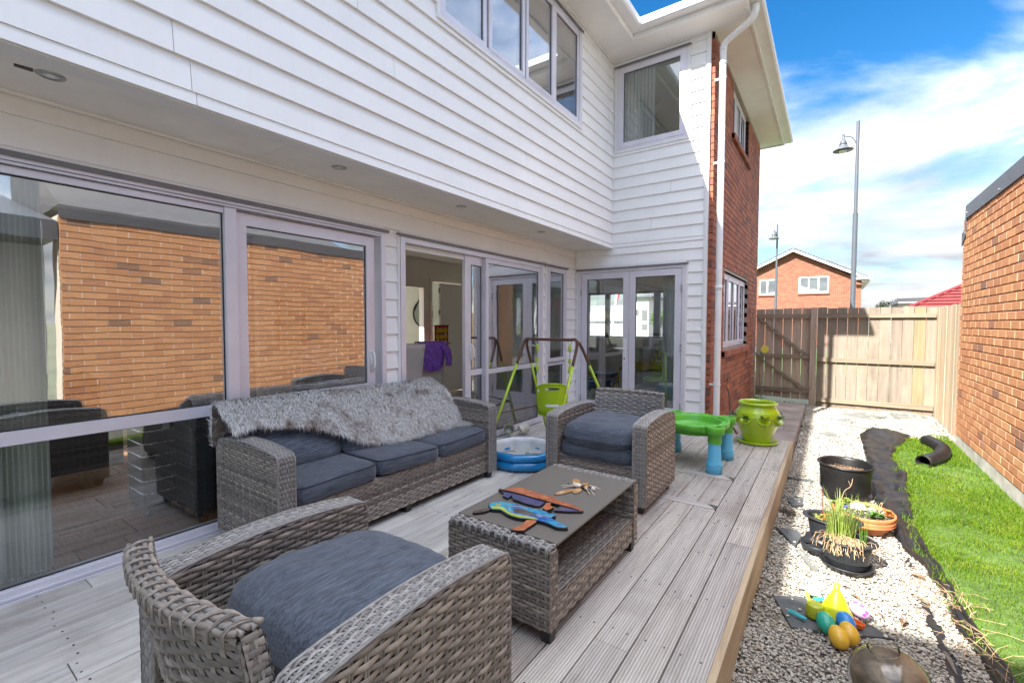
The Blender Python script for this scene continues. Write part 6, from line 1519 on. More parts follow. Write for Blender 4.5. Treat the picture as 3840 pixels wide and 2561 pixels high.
# twin oval planters with saucers
RZ = R(0)
def ovalpot(label, c, rx, ry, h, tilt=0):
    t = tubpot('oval_planter', label, c, rx, ry, h, .74, .16, MAT['pl_grey'], gz+.018)
    m = MB(); k = 0
    m.lathe([(.1, 0), (.86, .0), (.98, .022), (1.02, .028), (1.0, .034), (.95, .030), (.84, .010), (.1, .008)], (c[0], c[1], gz), 44, sx=rx*1.02, sy=ry*1.08); m.build('saucer', MAT['pl_grey'], t, smooth=True); return t
op = ovalpot('front dark grey oval planter with tall green leaves and dry straw', (.118, 3.475), .135, .115, .165)
fillpot(op, (.118, 3.475), .118, .10, gz+.155, MAT['soil'])
m = MB(); grassy(m, (.085, 3.485, gz+.16), .075, .06, 190, .15, .30, .36, .0034); m.build('green_blades', MAT['leaf_pale'], op)
m = MB(); grassy(m, (.20, 3.49, gz+.15), .02, .04, 22, .16, .24, .2, .0018); m.build('thin_reeds', MAT['leaf'], op)
m = MB()
for _ in range(110):
    a = random.uniform(-2.4, -.7); r0 = random.uniform(.0, .05); x = .095+random.gauss(0, .05); y = 3.44+random.gauss(0, .02); l = random.uniform(.05, .12); d = Vector((math.cos(a), math.sin(a), 0)); z = gz+.18+random.uniform(-.01, .03)
    dr = random.uniform(.0, .075)
    m.tube([Vector((x, y, z)), Vector((x, y, z))+d*l*.6+Vector((0, 0, .012)), Vector((x, y, z))+d*l*(.9)+Vector((random.uniform(-.01, .01), 0, -dr*.5)), Vector((x, y, z))+d*l+Vector((random.uniform(-.015, .015), random.uniform(-.01, .01), -dr))], .0014, 3, cap=False)
m.build('dry_straw', MAT['dry'], op, kind='stuff')
op2 = ovalpot('rear dark grey oval planter half hidden behind the straw', (.045, 3.79), .150, .115, .165)
fillpot(op2, (.045, 3.79), .13, .10, gz+.14, MAT['bark'])
m = MB(); leafy(m, (-.04, 3.78, gz+.17), 26, .018, .035, .03); m.build('foliage', MAT['leaf_pale'], op2)
m = MB(); leafy(m, (-.0, 3.80, gz+.165), 60, .016, .045, .03); m.build('red_foliage', MAT['succ_red'], op2)
m = MB(); m.tube(smoothpath([(-.015, 3.80, gz+.15), (-.012, 3.80, gz+.25), (-.02, 3.80, gz+.37)], 4), .0028, 6); m.build('red_stem', simple('dark_red_stem', (.16, .02, .025), .5), op2)
m = MB(); m.lathe([(.05, 0), (.09, .0), (.105, .05), (.10, .055), (.085, .01)], (-.03, 3.62, gz+.004), 30); o = m.build('small_dish', MAT['pl_grey'], smooth=True); tag(o, 'small grey dish tucked between the two oval planters', 'dish')

# ================================================================ toys and odds and ends
MAT['pl_yel'] = m_sheen('yellow_green_plastic', (.62, .66, .02), .3); MAT['pl_egg_g'] = m_sheen('green_egg', (.02, .32, .22), .25); MAT['pl_egg_b'] = m_sheen('blue_egg', (.015, .20, .55), .25)
MAT['pl_egg_y'] = m_sheen('yellow_egg', (.60, .36, .03), .3); MAT['pl_or'] = m_sheen('orange_plastic', (.80, .16, .02), .3); MAT['pl_mint'] = m_sheen('mint_plastic', (.42, .68, .38), .35); MAT['pl_aqua'] = m_sheen('aqua_plastic', (.05, .48, .50), .35); MAT['pl_cup'] = m_sheen('olive_lime_plastic', (.38, .42, .02), .35)
sz = GZ+.016
EG = lambda a, b: Matrix.Rotation(R(a), 4, 'Z') @ Matrix.Rotation(R(b), 4, 'Y')
def egg(label, x, y, mt, rot, L=.054, W=.040, z=None):
    m = MB(); pr = []
    for i in range(17):
        t = math.pi*i/16; r = W*math.sin(t)*(1+.10*math.cos(t)); pr.append((r, -L*math.cos(t)))
    t_ = thing('toy_egg', label, 'toy egg', (x, y, sz), 'plastic toy eggs'); zz = sz+W+.002 if z is None else z
    m.lathe(pr, (x, y, zz), 26, M4=rot, capb=False); m.build('shell', MAT[mt], t_, smooth=True)
    s_ = MB(); s_.lathe([(W*1.003, -.001), (W*1.012, 0), (W*1.003, .001)], (x, y, zz), 26, M4=rot, capb=False); s_.build('seam', MAT[mt], t_, smooth=True); return t_
egg('green plastic egg left of the blue egg', .018, 2.665, 'pl_egg_g', EG(115, 62)); egg('blue plastic egg on the slate edge', .098, 2.725, 'pl_egg_b', EG(110, 66))
egg('yellow plastic egg touching the blue egg', .108, 2.635, 'pl_egg_y', EG(110, 64)); egg('yellow plastic egg nearest the camera, in front of the green one', .067, 2.575, 'pl_egg_y', EG(112, 66))
e = egg('purple patterned egg on the gravel beside the yellow funnel', .158, 2.895, 'pl_mint', EG(140, 80), .05, .034)
tp_ = NT('purple_spotted_shell'); vv = tp_.n('ShaderNodeTexVoronoi', {'Vector': tp_.coord((1, 1, 1)), 'Scale': 34.0}).outputs['Distance']; tp_.fin(tp_.ramp(vv, [(.0, (.50, .07, .32)), (.34, (.50, .07, .32)), (.40, (.50, .36, .58)), (.8, (.46, .42, .60))]), .3)
for ch_ in e.children: ch_.data.materials[0] = tp_.mat
fn = thing('funnel', 'yellow plastic funnel standing mouth down on the gravel', 'funnel', (.062, 2.84, sz))
m = MB(); m.lathe([(.076, .0), (.078, .004), (.074, .012), (.045, .075), (.017, .128), (.0135, .135), (.011, .168), (.0085, .168), (.010, .135), (.042, .072), (.071, .010)], (.062, 2.845, sz), 36, capb=False); m.build('cone', MAT['pl_yel'], fn, smooth=True)
cu = thing('toy_cup', 'olive lime plastic measuring cup upside down on the slate', 'cup', (-.028, 2.775, sz))
m = MB(); m.lathe([(.041, 0), (.043, .004), (.038, .058), (.034, .062), (.0, .062)], (-.028, 2.775, sz), 30, capb=False); m.build('bowl', MAT['pl_cup'], cu, smooth=True)
m = MB(); m.grid(lambda u, v: (-.055-.012*u+(v-.5)*.016, 2.80+.05*u, sz+.052+.022*u), 5, 3); o = m.build('handle', MAT['pl_yel'], cu); o.modifiers.new('t', 'SOLIDIFY').thickness = .004
of = thing('toy_boat', 'flat orange plastic sand mould boat on the gravel', 'toy', (.12, 2.815, sz)); of_poly = [(.066, 2.842), (.090, 2.848), (.115, 2.833), (.150, 2.815), (.172, 2.795), (.160, 2.782), (.135, 2.783), (.105, 2.800), (.080, 2.818)]
m = MB(); m.prism(of_poly, sz+.001, sz+.022, inset=-.12); m.f.pop(1); m.m.pop(1); o = m.build('hull', MAT['pl_or'], of); o.modifiers.new('t', 'SOLIDIFY').thickness = .003
tu = thing('toy_turtle', 'pale green plastic turtle sand mould on the gravel', 'toy', (-.055, 3.015, sz)); M4 = Matrix.Rotation(R(-15), 4, 'Z')
ball('shell', tu, MAT['pl_mint'], -.042, 3.012, sz+.006, .040, .034, .020); ball('head', tu, MAT['pl_mint'], -.090, 3.03, sz+.008, .020, .016, .012)
for (dx_, dy_) in ((-.03, .035), (-.03, -.03), (.022, .03), (.03, -.028)): ball('flipper', tu, MAT['pl_mint'], -.042+dx_, 3.012+dy_, sz+.004, .014, .011, .006)
for r in (.012, .022): m = MB(); m.tube([(-.042+r*math.cos(t), 3.012+r*.85*math.sin(t), sz+.0245-(r/.04)**2*.012) for t in [2*math.pi*i/24 for i in range(24)]], .0015, 5, closed=True); m.build('shell_ring', MAT['pl_or'] if r < .02 else MAT['pl_mint'], tu, smooth=True)
for (a, b, lab) in ((( -.141, 2.735), (-.064, 2.700), 'aqua clothes peg lying on the slate left of the cup'), ((-.034, 2.925), (.010, 2.962), 'aqua clothes peg lying on sunlit gravel behind the funnel')):
    t_ = thing('clothes_peg', lab, 'peg', (a[0], a[1], sz), 'aqua clothes pegs'); A0, B0 = Vector((a[0], a[1], sz+.004)), Vector((b[0], b[1], sz+.004)); d = (B0-A0).normalized(); s_ = Vector((-d.y, d.x, 0))
    for sg in (-1, 1):
        m = MB(); m.hexa([A0+s_*sg*.008-s_*.0025, A0+s_*sg*.008+s_*.0025, B0+s_*sg*.004+s_*.0025, B0+s_*sg*.004-s_*.0025]+[p+Vector((0, 0, .009)) for p in (A0+s_*sg*.008-s_*.0025, A0+s_*sg*.008+s_*.0025, B0+s_*sg*.004+s_*.0025, B0+s_*sg*.004-s_*.0025)]); m.build('jaw', MAT['pl_aqua'], t_, fixn=True)
    m = MB(); c0 = A0.lerp(B0, .5); m.tube([c0+s_*-.008+Vector((0, 0, .005)), c0+s_*.008+Vector((0, 0, .005))], .004, 8); m.build('spring', MAT['chrome'], t_)
# round glass vase, bottom right
vs_ = thing('glass_vase', 'round clear glass vase leaning on the gravel at the bottom edge', 'vase', (.225, 2.27, GZ))
VM = Matrix.Translation((.225, 2.265, GZ+.118)) @ Matrix.Rotation(R(-10), 4, 'Y') @ Matrix.Rotation(R(8), 4, 'X')
prv = []
for i in range(30):
    t = R(172)-(R(172)-R(22))*i/29; prv.append((.136*math.sin(t), .122*math.cos(t)))
prv += [(.047, .120), (.046, .130), (.050, .140), (.053, .143), (.050, .145), (.044, .139)]
inner = [(max(r-.0045, .001), z+(.004 if z < -.1 else 0)) for (r, z) in reversed(prv[:-5])]
m = MB(); m.lathe(prv+inner, (0, 0, 0), 48, M4=VM, capb=False)
tg = NT('clear_glass'); tg.b.inputs['Base Color'].default_value = (.90, .93, .92, 1); tg.b.inputs['Roughness'].default_value = .02; tg.b.inputs['Transmission Weight'].default_value = 1.0; tg.b.inputs['IOR'].default_value = 1.45
m.build('bowl', tg.mat, vs_, smooth=True)
m = MB(); m.lathe([(max(r-.010, .001), z+.006) for (r, z) in prv[:22]]+[(.0, prv[21][1]+.006)], (0, 0, 0), 36, M4=VM, capb=False)
m.build('silt', simple('brown_silt', (.30, .22, .155), .8, .5, 14, .4, 30, dirt=(.42, .39, .37)), vs_, smooth=True)
# ribbed black drain hose on the lawn
dh = MB(); pts = smoothpath([(1.03, 7.62, GZ+.06), (1.09, 7.35, GZ+.065), (1.10, 7.08, GZ+.065), (1.02, 6.75, GZ+.062), (.90, 6.50, GZ+.06), (.84, 6.40, GZ+.06)], 16)
dh.tube(pts, [.062+.004*(i % 2) for i in range(len(pts))], 20, cap=False); o = dh.build('drain_pipe', MAT['pl_black'], smooth=False); o.modifiers.new('t', 'SOLIDIFY').thickness = .005
tag(o, 'curved black ribbed drain pipe lying on the grass', 'pipe')
# garden hose and tap on the brick wall
hs = MB(); hs.tube(smoothpath([(-1.20, 7.10, .40), (-1.16, 7.06, .30), (-1.13, 6.98, .10), (-1.10, 6.85, -.05), (-1.02, 6.62, -.085), (-.93, 6.30, -.085), (-.90, 6.05, -.082), (-.95, 5.95, -.07), (-.99, 6.02, -.08), (-1.02, 6.25, -.085)], 8), .0085, 8)
tag(hs.build('garden_hose', m_sheen('dark_green_hose', (.012, .055, .04), .4), smooth=True), 'dark green garden hose hanging from the wall tap behind the lime pot', 'hose')
tp = thing('garden_tap', 'small garden tap with orange hose connector on the brick wall', 'tap', (-1.22, 7.12, .45))
m = MB(); m.tube([(-1.234, 7.12, .47), (-1.19, 7.12, .47), (-1.185, 7.11, .43)], .010, 8); m.build('spout', simple('brass', (.30, .20, .09), .35, metallic=.8), tp); m = MB(); m.tube([(-1.19, 7.12, .48), (-1.19, 7.12, .51)], .006, 8); m.tube([(-1.19, 7.09, .512), (-1.19, 7.15, .512)], .006, 6); m.build('handle', MAT['black'], tp); m = MB(); m.tube([(-1.185, 7.11, .43), (-1.19, 7.10, .385)], .013, 10); m.build('hose_connector', MAT['pl_or'], tp)
# tall weed by the gate and a yellow disc on a stem
wd_ = thing('tall_weed', 'tall thin green weed standing in front of the gate', 'plant', (-1.06, 9.55, -.12))
m = MB(); stem = smoothpath([(-1.06, 9.55, -.13), (-1.05, 9.55, .2), (-1.065, 9.55, .5), (-1.03, 9.5, .80)], 8); m.tube(stem, .006, 6)
for p in stem[4:28]:
    a = random.uniform(0, 6.28); l = random.uniform(.05, .12); d = Vector((math.cos(a), math.sin(a), .5)); s_ = Vector((-math.sin(a), math.cos(a), 0)); m.q([p, p+d*l*.5+s_*.008, p+d*l, p+d*l*.5-s_*.008])
for _ in range(26):
    a = random.uniform(0, 6.28); l = random.uniform(.08, .2); p = Vector((-1.06, 9.55, -.12)); d = Vector((math.cos(a), math.sin(a), random.uniform(.2, .9))); s_ = Vector((-math.sin(a), math.cos(a), 0)); m.q([p, p+d*l*.5+s_*.012, p+d*l, p+d*l*.5-s_*.012])
m.build('foliage', MAT['leaf'], wd_)
yd = thing('yellow_ornament', 'round yellow glitter disc on a thin stick before the gate', 'ornament', (-.99, 9.3, -.1))
m = MB(); m.lathe([(.0, -.004), (.060, -.004), (.062, 0), (.060, .004), (.0, .004)], (-.955, 9.3, .84), 30, M4=Matrix.Rotation(R(88), 4, 'X'), capb=False); m.build('disc', simple('yellow_glitter', (.66, .58, .06), .3, .3, 120, .5, 200), yd); m = MB(); m.tube([(-.99, 9.3, -.12), (-.957, 9.302, .78)], .003, 5); m.build('stick', MAT['galv'], yd)
lt_ = MB()
for _ in range(220):
    x = random.uniform(-1.15, -.36); y = random.uniform(9.43, 9.85); l = random.uniform(.02, .07); a = random.uniform(0, 6.28); z = GZ+.02+random.uniform(0, .05); lt_.q([(x, y, z), (x+l*math.cos(a), y+l*math.sin(a), z+random.uniform(-.01, .03)), (x+l*math.cos(a)+.012, y+l*math.sin(a)+.012, z), (x+.012, y+.01, z)])
tag(lt_.build('leaf_litter', MAT['soil'], kind='stuff'), 'dark leaf litter heaped under the gate', 'leaves')
# ================================================================ inside the living room
mr = thing('wall_mirror', 'round black framed mirror hung on a strap in the hall', 'mirror', (-7.88, 7.55, 1.5))
MX, MY, MZ, MR = -7.885, 7.62, 1.52, .30
m = MB(); m.lathe([(.0, 0), (MR, 0)], (MX, MY, MZ), 40, M4=Matrix.Rotation(R(90), 4, 'Y'), capb=False); m.build('glass', MAT['mirror'], mr)
m = MB(); m.tube([(MX+.004, MY+MR*math.cos(t), MZ+MR*math.sin(t)) for t in [2*math.pi*i/48 for i in range(48)]], .018, 6, closed=True); m.build('frame', MAT['black'], mr, smooth=True)
m = MB(); m.tube([(MX+.01, MY-MR*.97, MZ+.05), (MX+.01, MY+.02, MZ+.58)], .014, 5); m.tube([(MX+.01, MY+MR*.97, MZ+.05), (MX+.01, MY+.02, MZ+.58)], .014, 5); m.box((MX, MY, MZ+.5), (MX+.03, MY+.05, MZ+.62)); m.build('strap', MAT['black'], mr)
ch = thing('pocket_chart', 'red and yellow fabric pocket chart hung on the white door', 'wall hanging', (-5.84, 6.06, 1.0))
CY0, CY1, CZ0, CZ1 = 5.93, 6.28, .74, 1.25
m = MB(); m.box((-5.845, CY0, CZ0), (-5.838, CY1, CZ1)); m.tube([(-5.84, CY0-.01, CZ1), (-5.84, CY1+.01, CZ1)], .012, 8); m.build('backing', MAT['red'], ch)
cols = [MAT['yellow'], MAT['gl_blue'], MAT['cream'], MAT['pl_green']]
for r in range(4):
    for c_ in range(3):
        y = CY0+.03+c_*.10; z = CZ0+.04+r*.115; p = MB(); p.box((-5.8378, y, z), (-5.834, y+.09, z+.075)); po = p.build('pocket', MAT['yellow'], ch)
        q = MB(); q.prism([(y+.045+.026*math.cos(t), z+.085+.022*math.sin(t)) for t in [2*math.pi*i/8 for i in range(8)]], -5.8375, -5.835, axis='x'); q.build('card', cols[(r*2+c_) % 4], po)
m = MB(); m.tube([(-5.84, CY0+.12, CZ1+.005), (-5.835, CY0+.16, CZ1+.14), (-5.84, CY0+.21, CZ1+.005)], .002, 4); m.build('string', MAT['cream'], ch)
m = MB(); m.tube(smoothpath([(-5.86, 6.10, 1.46), (-5.84, 6.10, 1.45), (-5.83, 6.10, 1.40), (-5.84, 6.105, 1.375)], 4), .006, 6); tag(m.build('coat_hook', simple('brass_hook', (.5, .35, .1), .3, metallic=.8)), 'small brass hook on the white door above the chart', 'hook')
def dining(label, x, y, rz, grp=True):
    t = thing('dining_chair', label, 'chair', (0, 0, 0), 'white dining chairs indoors')
    m = MB(); m.grid(lambda u, v: ((u-.5)*(.42-.06*(1-v)), -.20-.10*v*v, .40+.655*v), 8, 12); o = m.build('backrest', MAT['cream'], t, smooth=True); o.modifiers.new('t', 'SOLIDIFY').thickness = .045
    m = MB(); m.box((-.21, -.21, .42), (.21, .22, .48)); m.build('seat', MAT['cream'], t)
    for sx in (-1, 1):
        for sy in (-1, 1): m = MB(); m.tube([(sx*.18, sy*.18, 0), (sx*.18, sy*.18, .42)], .018, 8); m.build('leg', MAT['chrome'], t)
    t.location = (x, y, 0); t.rotation_euler = (0, 0, rz); return t
dining('white dining chair wearing the purple smock inside the open door', -4.45, 4.33, R(62))
dining('white dining chair partly hidden at the left of the open door', -4.15, 3.65, R(62))
dining('white dining chair carrying the striped top behind the sliding glass', -4.30, 2.55, R(80))
st_ = thing('high_chair', 'orange wooden high chair showing between the white chairs', 'chair', (-5.0, 4.55, 0))
for (a, b) in (((-5.0, 4.45, 0), (-4.9, 4.5, .95)), ((-5.1, 4.75, 0), (-5.0, 4.8, .95))): m = MB(); m.tube([a, b], .025, 8); m.build('post', MAT['orange_wood'], st_)
for z in (.35, .55, .75): m = MB(); m.box((-5.08, 4.42, z), (-4.9, 4.82, z+.03)); m.build('rung', MAT['orange_wood'], st_)
sm = thing('purple_smock', 'purple long sleeved smock hung over the white chair back', 'clothing', (-4.2, 4.3, 1.0))
MS = Matrix.Translation((-4.45, 4.33, -.045)) @ Matrix.Rotation(R(62), 4, 'Z')
def smf(u, v):
    a = u-.5; w = .27+.05*math.sin(v*3); z = 1.10-.33*v+(.05*(1-(2*a)**2))*(-1 if v > .9 else 0)*v; return MS @ Vector((a*w, -.335-.03+.02*math.sin(u*14)*v+.10*v*.4, z))
m = MB(); m.grid(smf, 18, 12); m.grid(lambda u, v: MS @ Vector(((u-.5)*.38, -.36+.14*v, 1.10+.012*math.sin(math.pi*v))), 10, 3); m.build('body', MAT['purple'], sm, smooth=True)
for s in (-1, 1):
    m = MB(); m.tube([MS @ Vector(p) for p in smoothpath([(s*.13, -.35, 1.07), (s*.18, -.37, 1.0), (s*.205, -.37, .90), (s*.21, -.36, .80)], 5)], [.05]*4+[.048]*4+[.045]*4+[.04]*4, 10); m.build('sleeve', MAT['purple'], sm, smooth=True)
ts = NT('striped_cotton'); wv = ts.n('ShaderNodeTexWave', {'Vector': ts.coord((1, 1, 1)), 'Scale': 12.0}, bands_direction='Z').outputs['Fac']; ts.fin(ts.ramp(wv, [(.72, (.72, .70, .70)), (.80, (.06, .06, .09))]), .85)
stp = thing('striped_top', 'white top with thin dark stripes hung over an indoor chair', 'clothing', (-4.1, 2.5, .9)); MS2 = Matrix.Translation((-4.30, 2.55, -.045)) @ Matrix.Rotation(R(80), 4, 'Z')
m = MB(); m.grid(lambda u, v: MS2 @ Vector(((u-.5)*(.36+.08*v), -.335-.03+.03*math.sin(u*12)*v+.06*v, 1.11-.42*v)), 18, 10); m.grid(lambda u, v: MS2 @ Vector(((u-.5)*.38, -.36+.14*v, 1.11+.012*math.sin(math.pi*v))), 10, 3); m.build('body', ts.mat, stp, smooth=True)
def suitcase(label, x, y, w, d, h, trim):
    t = thing('suitcase', label, 'suitcase', (x, y, 0), 'suitcases by the window'); m = MB(); r = .04
    pts = []
    for (cx, cy, a0) in ((w/2-r, d/2-r, 0), (-w/2+r, d/2-r, 90), (-w/2+r, -d/2+r, 180), (w/2-r, -d/2+r, 270)):
        for k in range(5): a = R(a0+22.5*k); pts.append((x+cx+r*math.cos(a), y+cy+r*math.sin(a)))
    m.prism(pts, .07, h); m.build('shell', MAT['suit_black'], t)
    for k in range(6):
        z = .16+k*(h-.2)/6; mm = MB(); mm.tube([(p[0]+(p[0]-x)*.006, p[1]+(p[1]-y)*.006, z) for p in pts], .006, 5, closed=True); mm.build('rib', MAT['suit_silver'] if trim else MAT['suit_black'], t, smooth=True)
    for sx in (-1, 1):
        for sy in (-1, 1):
            mm = MB(); cx, cy = x+sx*(w/2-.04), y+sy*(d/2-.04); mm.tube([(cx, cy-.014, .03), (cx, cy+.014, .03)], .03, 14); mm.box((cx-.012, cy-.02, .03), (cx+.012, cy+.02, .07)); mm.build('wheel', MAT['pl_grey'], t); hb = MB(); hb.tube([(cx+.0, cy-.0155, .03), (cx, cy+.0155, .03)], .018, 12); hb.build('hub', MAT['galv'], t)
    mm = MB(); mm.box((x+w/2, y-.02, h-.12), (x+w/2+.008, y+.02, h-.05)); mm.build('lock', MAT['galv'], t); return t
suitcase('black ribbed suitcase with silver trim behind the lower left pane', -3.86, 1.17, .34, .26, .70, True)
suitcase('plain black suitcase close behind the glass by the sofa arm', -3.58, 1.36, .36, .28, .74, False)
sb_ = thing('leather_armchair', 'dark rounded armchair standing inside the left window', 'armchair', (-5.3, .9, 0)); m = MB(); m.box((-5.6, .55, .1), (-4.9, 1.25, .42)); m.build('seat', MAT['black_leather'], sb_); m = MB(); m.prism([(.55, .42), (1.25, .42), (1.25, .78), (1.15, .86), (.65, .86), (.55, .78)], -5.65, -5.5, axis='x'); m.build('backrest', MAT['black_leather'], sb_)
pic = thing('framed_picture', 'small wooden framed picture on the indoor wall', 'picture', (-5.98, 3.4, 1.35)); m = MB()
for (a0, a1, z0, z1) in rect_diff((3.15, 3.55, 1.0, 1.62), [(3.19, 3.51, 1.04, 1.58)]): m.box((-5.998, a0, z0), (-5.97, a1, z1))
m.build('frame', MAT['orange_wood'], pic); m = MB(); m.box((-5.996, 3.19, 1.04), (-5.985, 3.51, 1.58)); m.build('print', MAT['gl_cream'], pic)
# ---- french-door room
sf = thing('white_sofa', 'white leather sofa inside the french doors', 'sofa', (-2.5, 8.4, 0))
def rbox(a, b, r=.05):
    m = MB(); m.box(a, b); return m
for (a, b, nm) in (((-3.15, 7.9, .1), (-1.7, 8.8, .46), 'seat'), ((-3.15, 8.75, .1), (-1.7, 9.0, .82), 'backrest'), ((-2.55, 7.1, .1), (-1.75, 7.75, .42), 'ottoman_section')):
    o = rbox(a, b).build(nm, MAT['sofa_white'], sf); o.modifiers.new('b', 'BEVEL').width = .05; o.modifiers['b'].segments = 3
yb_ = thing('yellow_blanket', 'yellow blanket thrown over the white indoor sofa', 'blanket', (-2.9, 8.2, .5)); m = MB(); m.grid(lambda u, v: (-3.22+.9*u+.02*math.sin(v*9), 7.86+.9*v*(1 if u > .2 else .6), (.49+.03*math.sin(u*9+v*5)+.10*max(0, v-.4)) if u > .12 else .49-.38*(1-u/.12)*(1-.4*v)), 24, 14); m.build('cloth', MAT['yellow'], yb_, smooth=True)
tf = NT('yellow_flower_print'); vf = tf.n('ShaderNodeTexVoronoi', {'Vector': tf.coord((1, 1, 1)), 'Scale': 7.0}).outputs['Distance']; tf.fin(tf.ramp(vf, [(.12, (.75, .74, .72)), (.18, (.62, .42, .03)), (.48, (.70, .50, .05)), (.54, (.75, .74, .70)), (.60, (.30, .29, .30))]), .85)
cu_ = thing('flower_cushion', 'yellow and white flower print cushion on the white indoor sofa', 'cushion', (-2.35, 8.5, .7)); m = MB(); cushion(m, .5, .42, .14, Matrix.Translation((-2.42, 8.45, .72)) @ Matrix.Rotation(R(70), 4, 'X'), puff=.5, sq=4, n=10); m.build('cover', tf.mat, cu_, smooth=True)
cg = thing('grey_cushion', 'dark grey cushion behind the flower cushion indoors', 'cushion', (-2.3, 8.7, .85)); m = MB(); cushion(m, .55, .40, .13, Matrix.Translation((-2.30, 8.68, .86)) @ Matrix.Rotation(R(75), 4, 'X'), puff=.5, sq=4, n=10); m.build('cover', MAT['fabric'], cg, smooth=True)
tdn = NT('polka_dot_fabric'); vd = tdn.n('ShaderNodeTexVoronoi', {'Vector': tdn.coord((1, 1, 1)), 'Scale': 8.0}).outputs['Distance']; tdn.fin(tdn.ramp(vd, [(.30, (.62, .55, .56)), (.34, (.02, .02, .025))]), .85)
pk = thing('polka_dot_box', 'black polka dot storage box on the play mat indoors', 'box', (-3.55, 8.0, 0)); m = MB(); m.box((-3.72, 7.9, .0), (-3.30, 8.25, .34)); m.build('body', tdn.mat, pk); m = MB(); m.box((-3.74, 7.88, .34), (-3.28, 8.27, .37)); m.build('lid', MAT['black'], pk)
tm = NT('play_mat_print'); vm_ = tm.n('ShaderNodeTexVoronoi', {'Vector': tm.coord((1, 1, 1)), 'Scale': 5.0}, distance='CHEBYCHEV').outputs['Color']; tm.fin(tm.mix(.35, vm_, (.25, .35, .5)), .8)
m = MB(); m.box((-4.6, 6.9, .003), (-3.0, 8.3, .014)); tag(m.build('play_mat', tm.mat), 'brightly patterned play mat on the floor inside the french doors', 'mat')

# ================================================================ street lamps
def lamp(label, x, y, H_, ang, s=1.0):
    t = thing('street_lamp', label, 'street lamp', (x, y, -.3), 'dark grey street lamps'); hb = H_*.64
    m = MB(); m.tube([(x, y, -.3), (x, y, hb)], [.092*s, .082*s], 16); m.tube([(x, y, hb), (x, y, H_)], [.062*s, .055*s], 16); m.tube([(x, y, hb-.01), (x, y, hb+.015)], .085*s, 16); m.build('pole', MAT['lamp_grey'], t, smooth=False)
    d = Vector((math.cos(ang), math.sin(ang), 0)); zh = H_-.70*s; c = Vector((x, y, zh)); L = .235*s*1.0
    hd = c+d*.46*s+Vector((0, 0, .12*s))
    m = MB(); m.tube(smoothpath([c+Vector((0, 0, -.28*s)), c+d*.14*s+Vector((0, 0, .06*s)), c+d*.30*s+Vector((0, 0, .17*s)), hd+Vector((0, 0, .06*s))], 6), .022*s, 8); m.build('arm', MAT['lamp_grey'], t, smooth=True)
    m = MB(); m.lathe([(.345, -.47), (.35, -.45), (.30, -.435), (.20, -.37), (.145, -.28), (.13, -.22), (.14, -.215), (.115, -.17), (.10, -.08), (.045, -.04), (.04, .14), (.045, .16), (.0, .165)], (hd.x, hd.y, hd.z), 28, sx=s, sy=s, M4=Matrix.Diagonal((1, 1, s, 1)), capb=True); m.build('shade', MAT['lamp_grey'], t, smooth=True)
    m = MB(); m.lathe([(.14, -.475), (.13, -.51), (.08, -.55), (.0, -.56)], (hd.x, hd.y, hd.z), 20, sx=s, sy=s, M4=Matrix.Diagonal((1, 1, s, 1)), capb=False); m.build('lens', MAT['lens'], t, smooth=True)
lamp('tall dark street lamp rising right behind the fence', .44, 14.0, 6.20, math.pi, .62)
lamp('smaller distant street lamp in front of the brick gable house', -2.50, 29.0, 6.72, R(-110), .78)
# ================================================================ brick gable house beyond the fence
HY = 38.0
gh = thing('gable_house', 'red brick gable house beyond the fence with two white windows', 'house', (-2.2, HY+3, 0))
x0, x1, ze, za, xa = -6.6, 1.64, 4.35, 6.50, -2.25
tb2 = NT('orange_red_brickwork'); bt = tb2.n('ShaderNodeTexBrick', {'Vector': tb2.coord((1, 1, 1), rot=(R(90), 0, 0)), 'Color1': (.15, .045, .022, 1), 'Color2': (.25, .085, .042, 1), 'Mortar': (.27, .20, .16, 1), 'Scale': 4.0, 'Mortar Size': .02, 'Brick Width': .95, 'Row Height': .34}); tb2.fin(bt.outputs[0], .85)
m = MB(); m.prism([(x0, -.3), (x1, -.3), (x1, ze-.15), (xa, za-.12), (x0, ze-.15)], HY, HY+9, axis='y'); m.build('wall', tb2.mat, gh, fixn=True)
def slope(xa_, za_, xb_, zb_, y0, y1, t=.10):
    m = MB(); m.hexa([(xa_, y0, za_-t), (xb_, y0, zb_-t), (xb_, y1, zb_-t), (xa_, y1, za_-t), (xa_, y0, za_), (xb_, y0, zb_), (xb_, y1, zb_), (xa_, y1, za_)]); return m
r1 = slope(xa, za+.06, 1.85, ze+.02, HY-.45, HY+9.3).build('roof', MAT['roof_dark'], gh, fixn=True); slope(-6.9, ze-.1, xa-.001, za+.06, HY-.45, HY+9.3).build('roof', MAT['roof_dark'], gh, fixn=True)
n_ = 16
for (xb_, zb_) in ((1.85, ze+.02), (-6.9, ze-.1)):
    for k in range(n_):
        t0, t1 = k/n_, (k+1)/n_; m = MB(); ax, az, bx, bz = xa+(xb_-xa)*t0, za+.065+(zb_-za-.05)*t0, xa+(xb_-xa)*t1, za+.065+(zb_-za-.05)*t1
        m.hexa([(ax, HY-.47, az), (bx, HY-.47, bz+.01), (bx, HY+9.3, bz+.01), (ax, HY+9.3, az), (ax, HY-.47, az+.02), (bx, HY-.47, bz+.06), (bx, HY+9.3, bz+.06), (ax, HY+9.3, az+.02)]); m.build('tile_course', MAT['roof_dark'], r1, fixn=True)
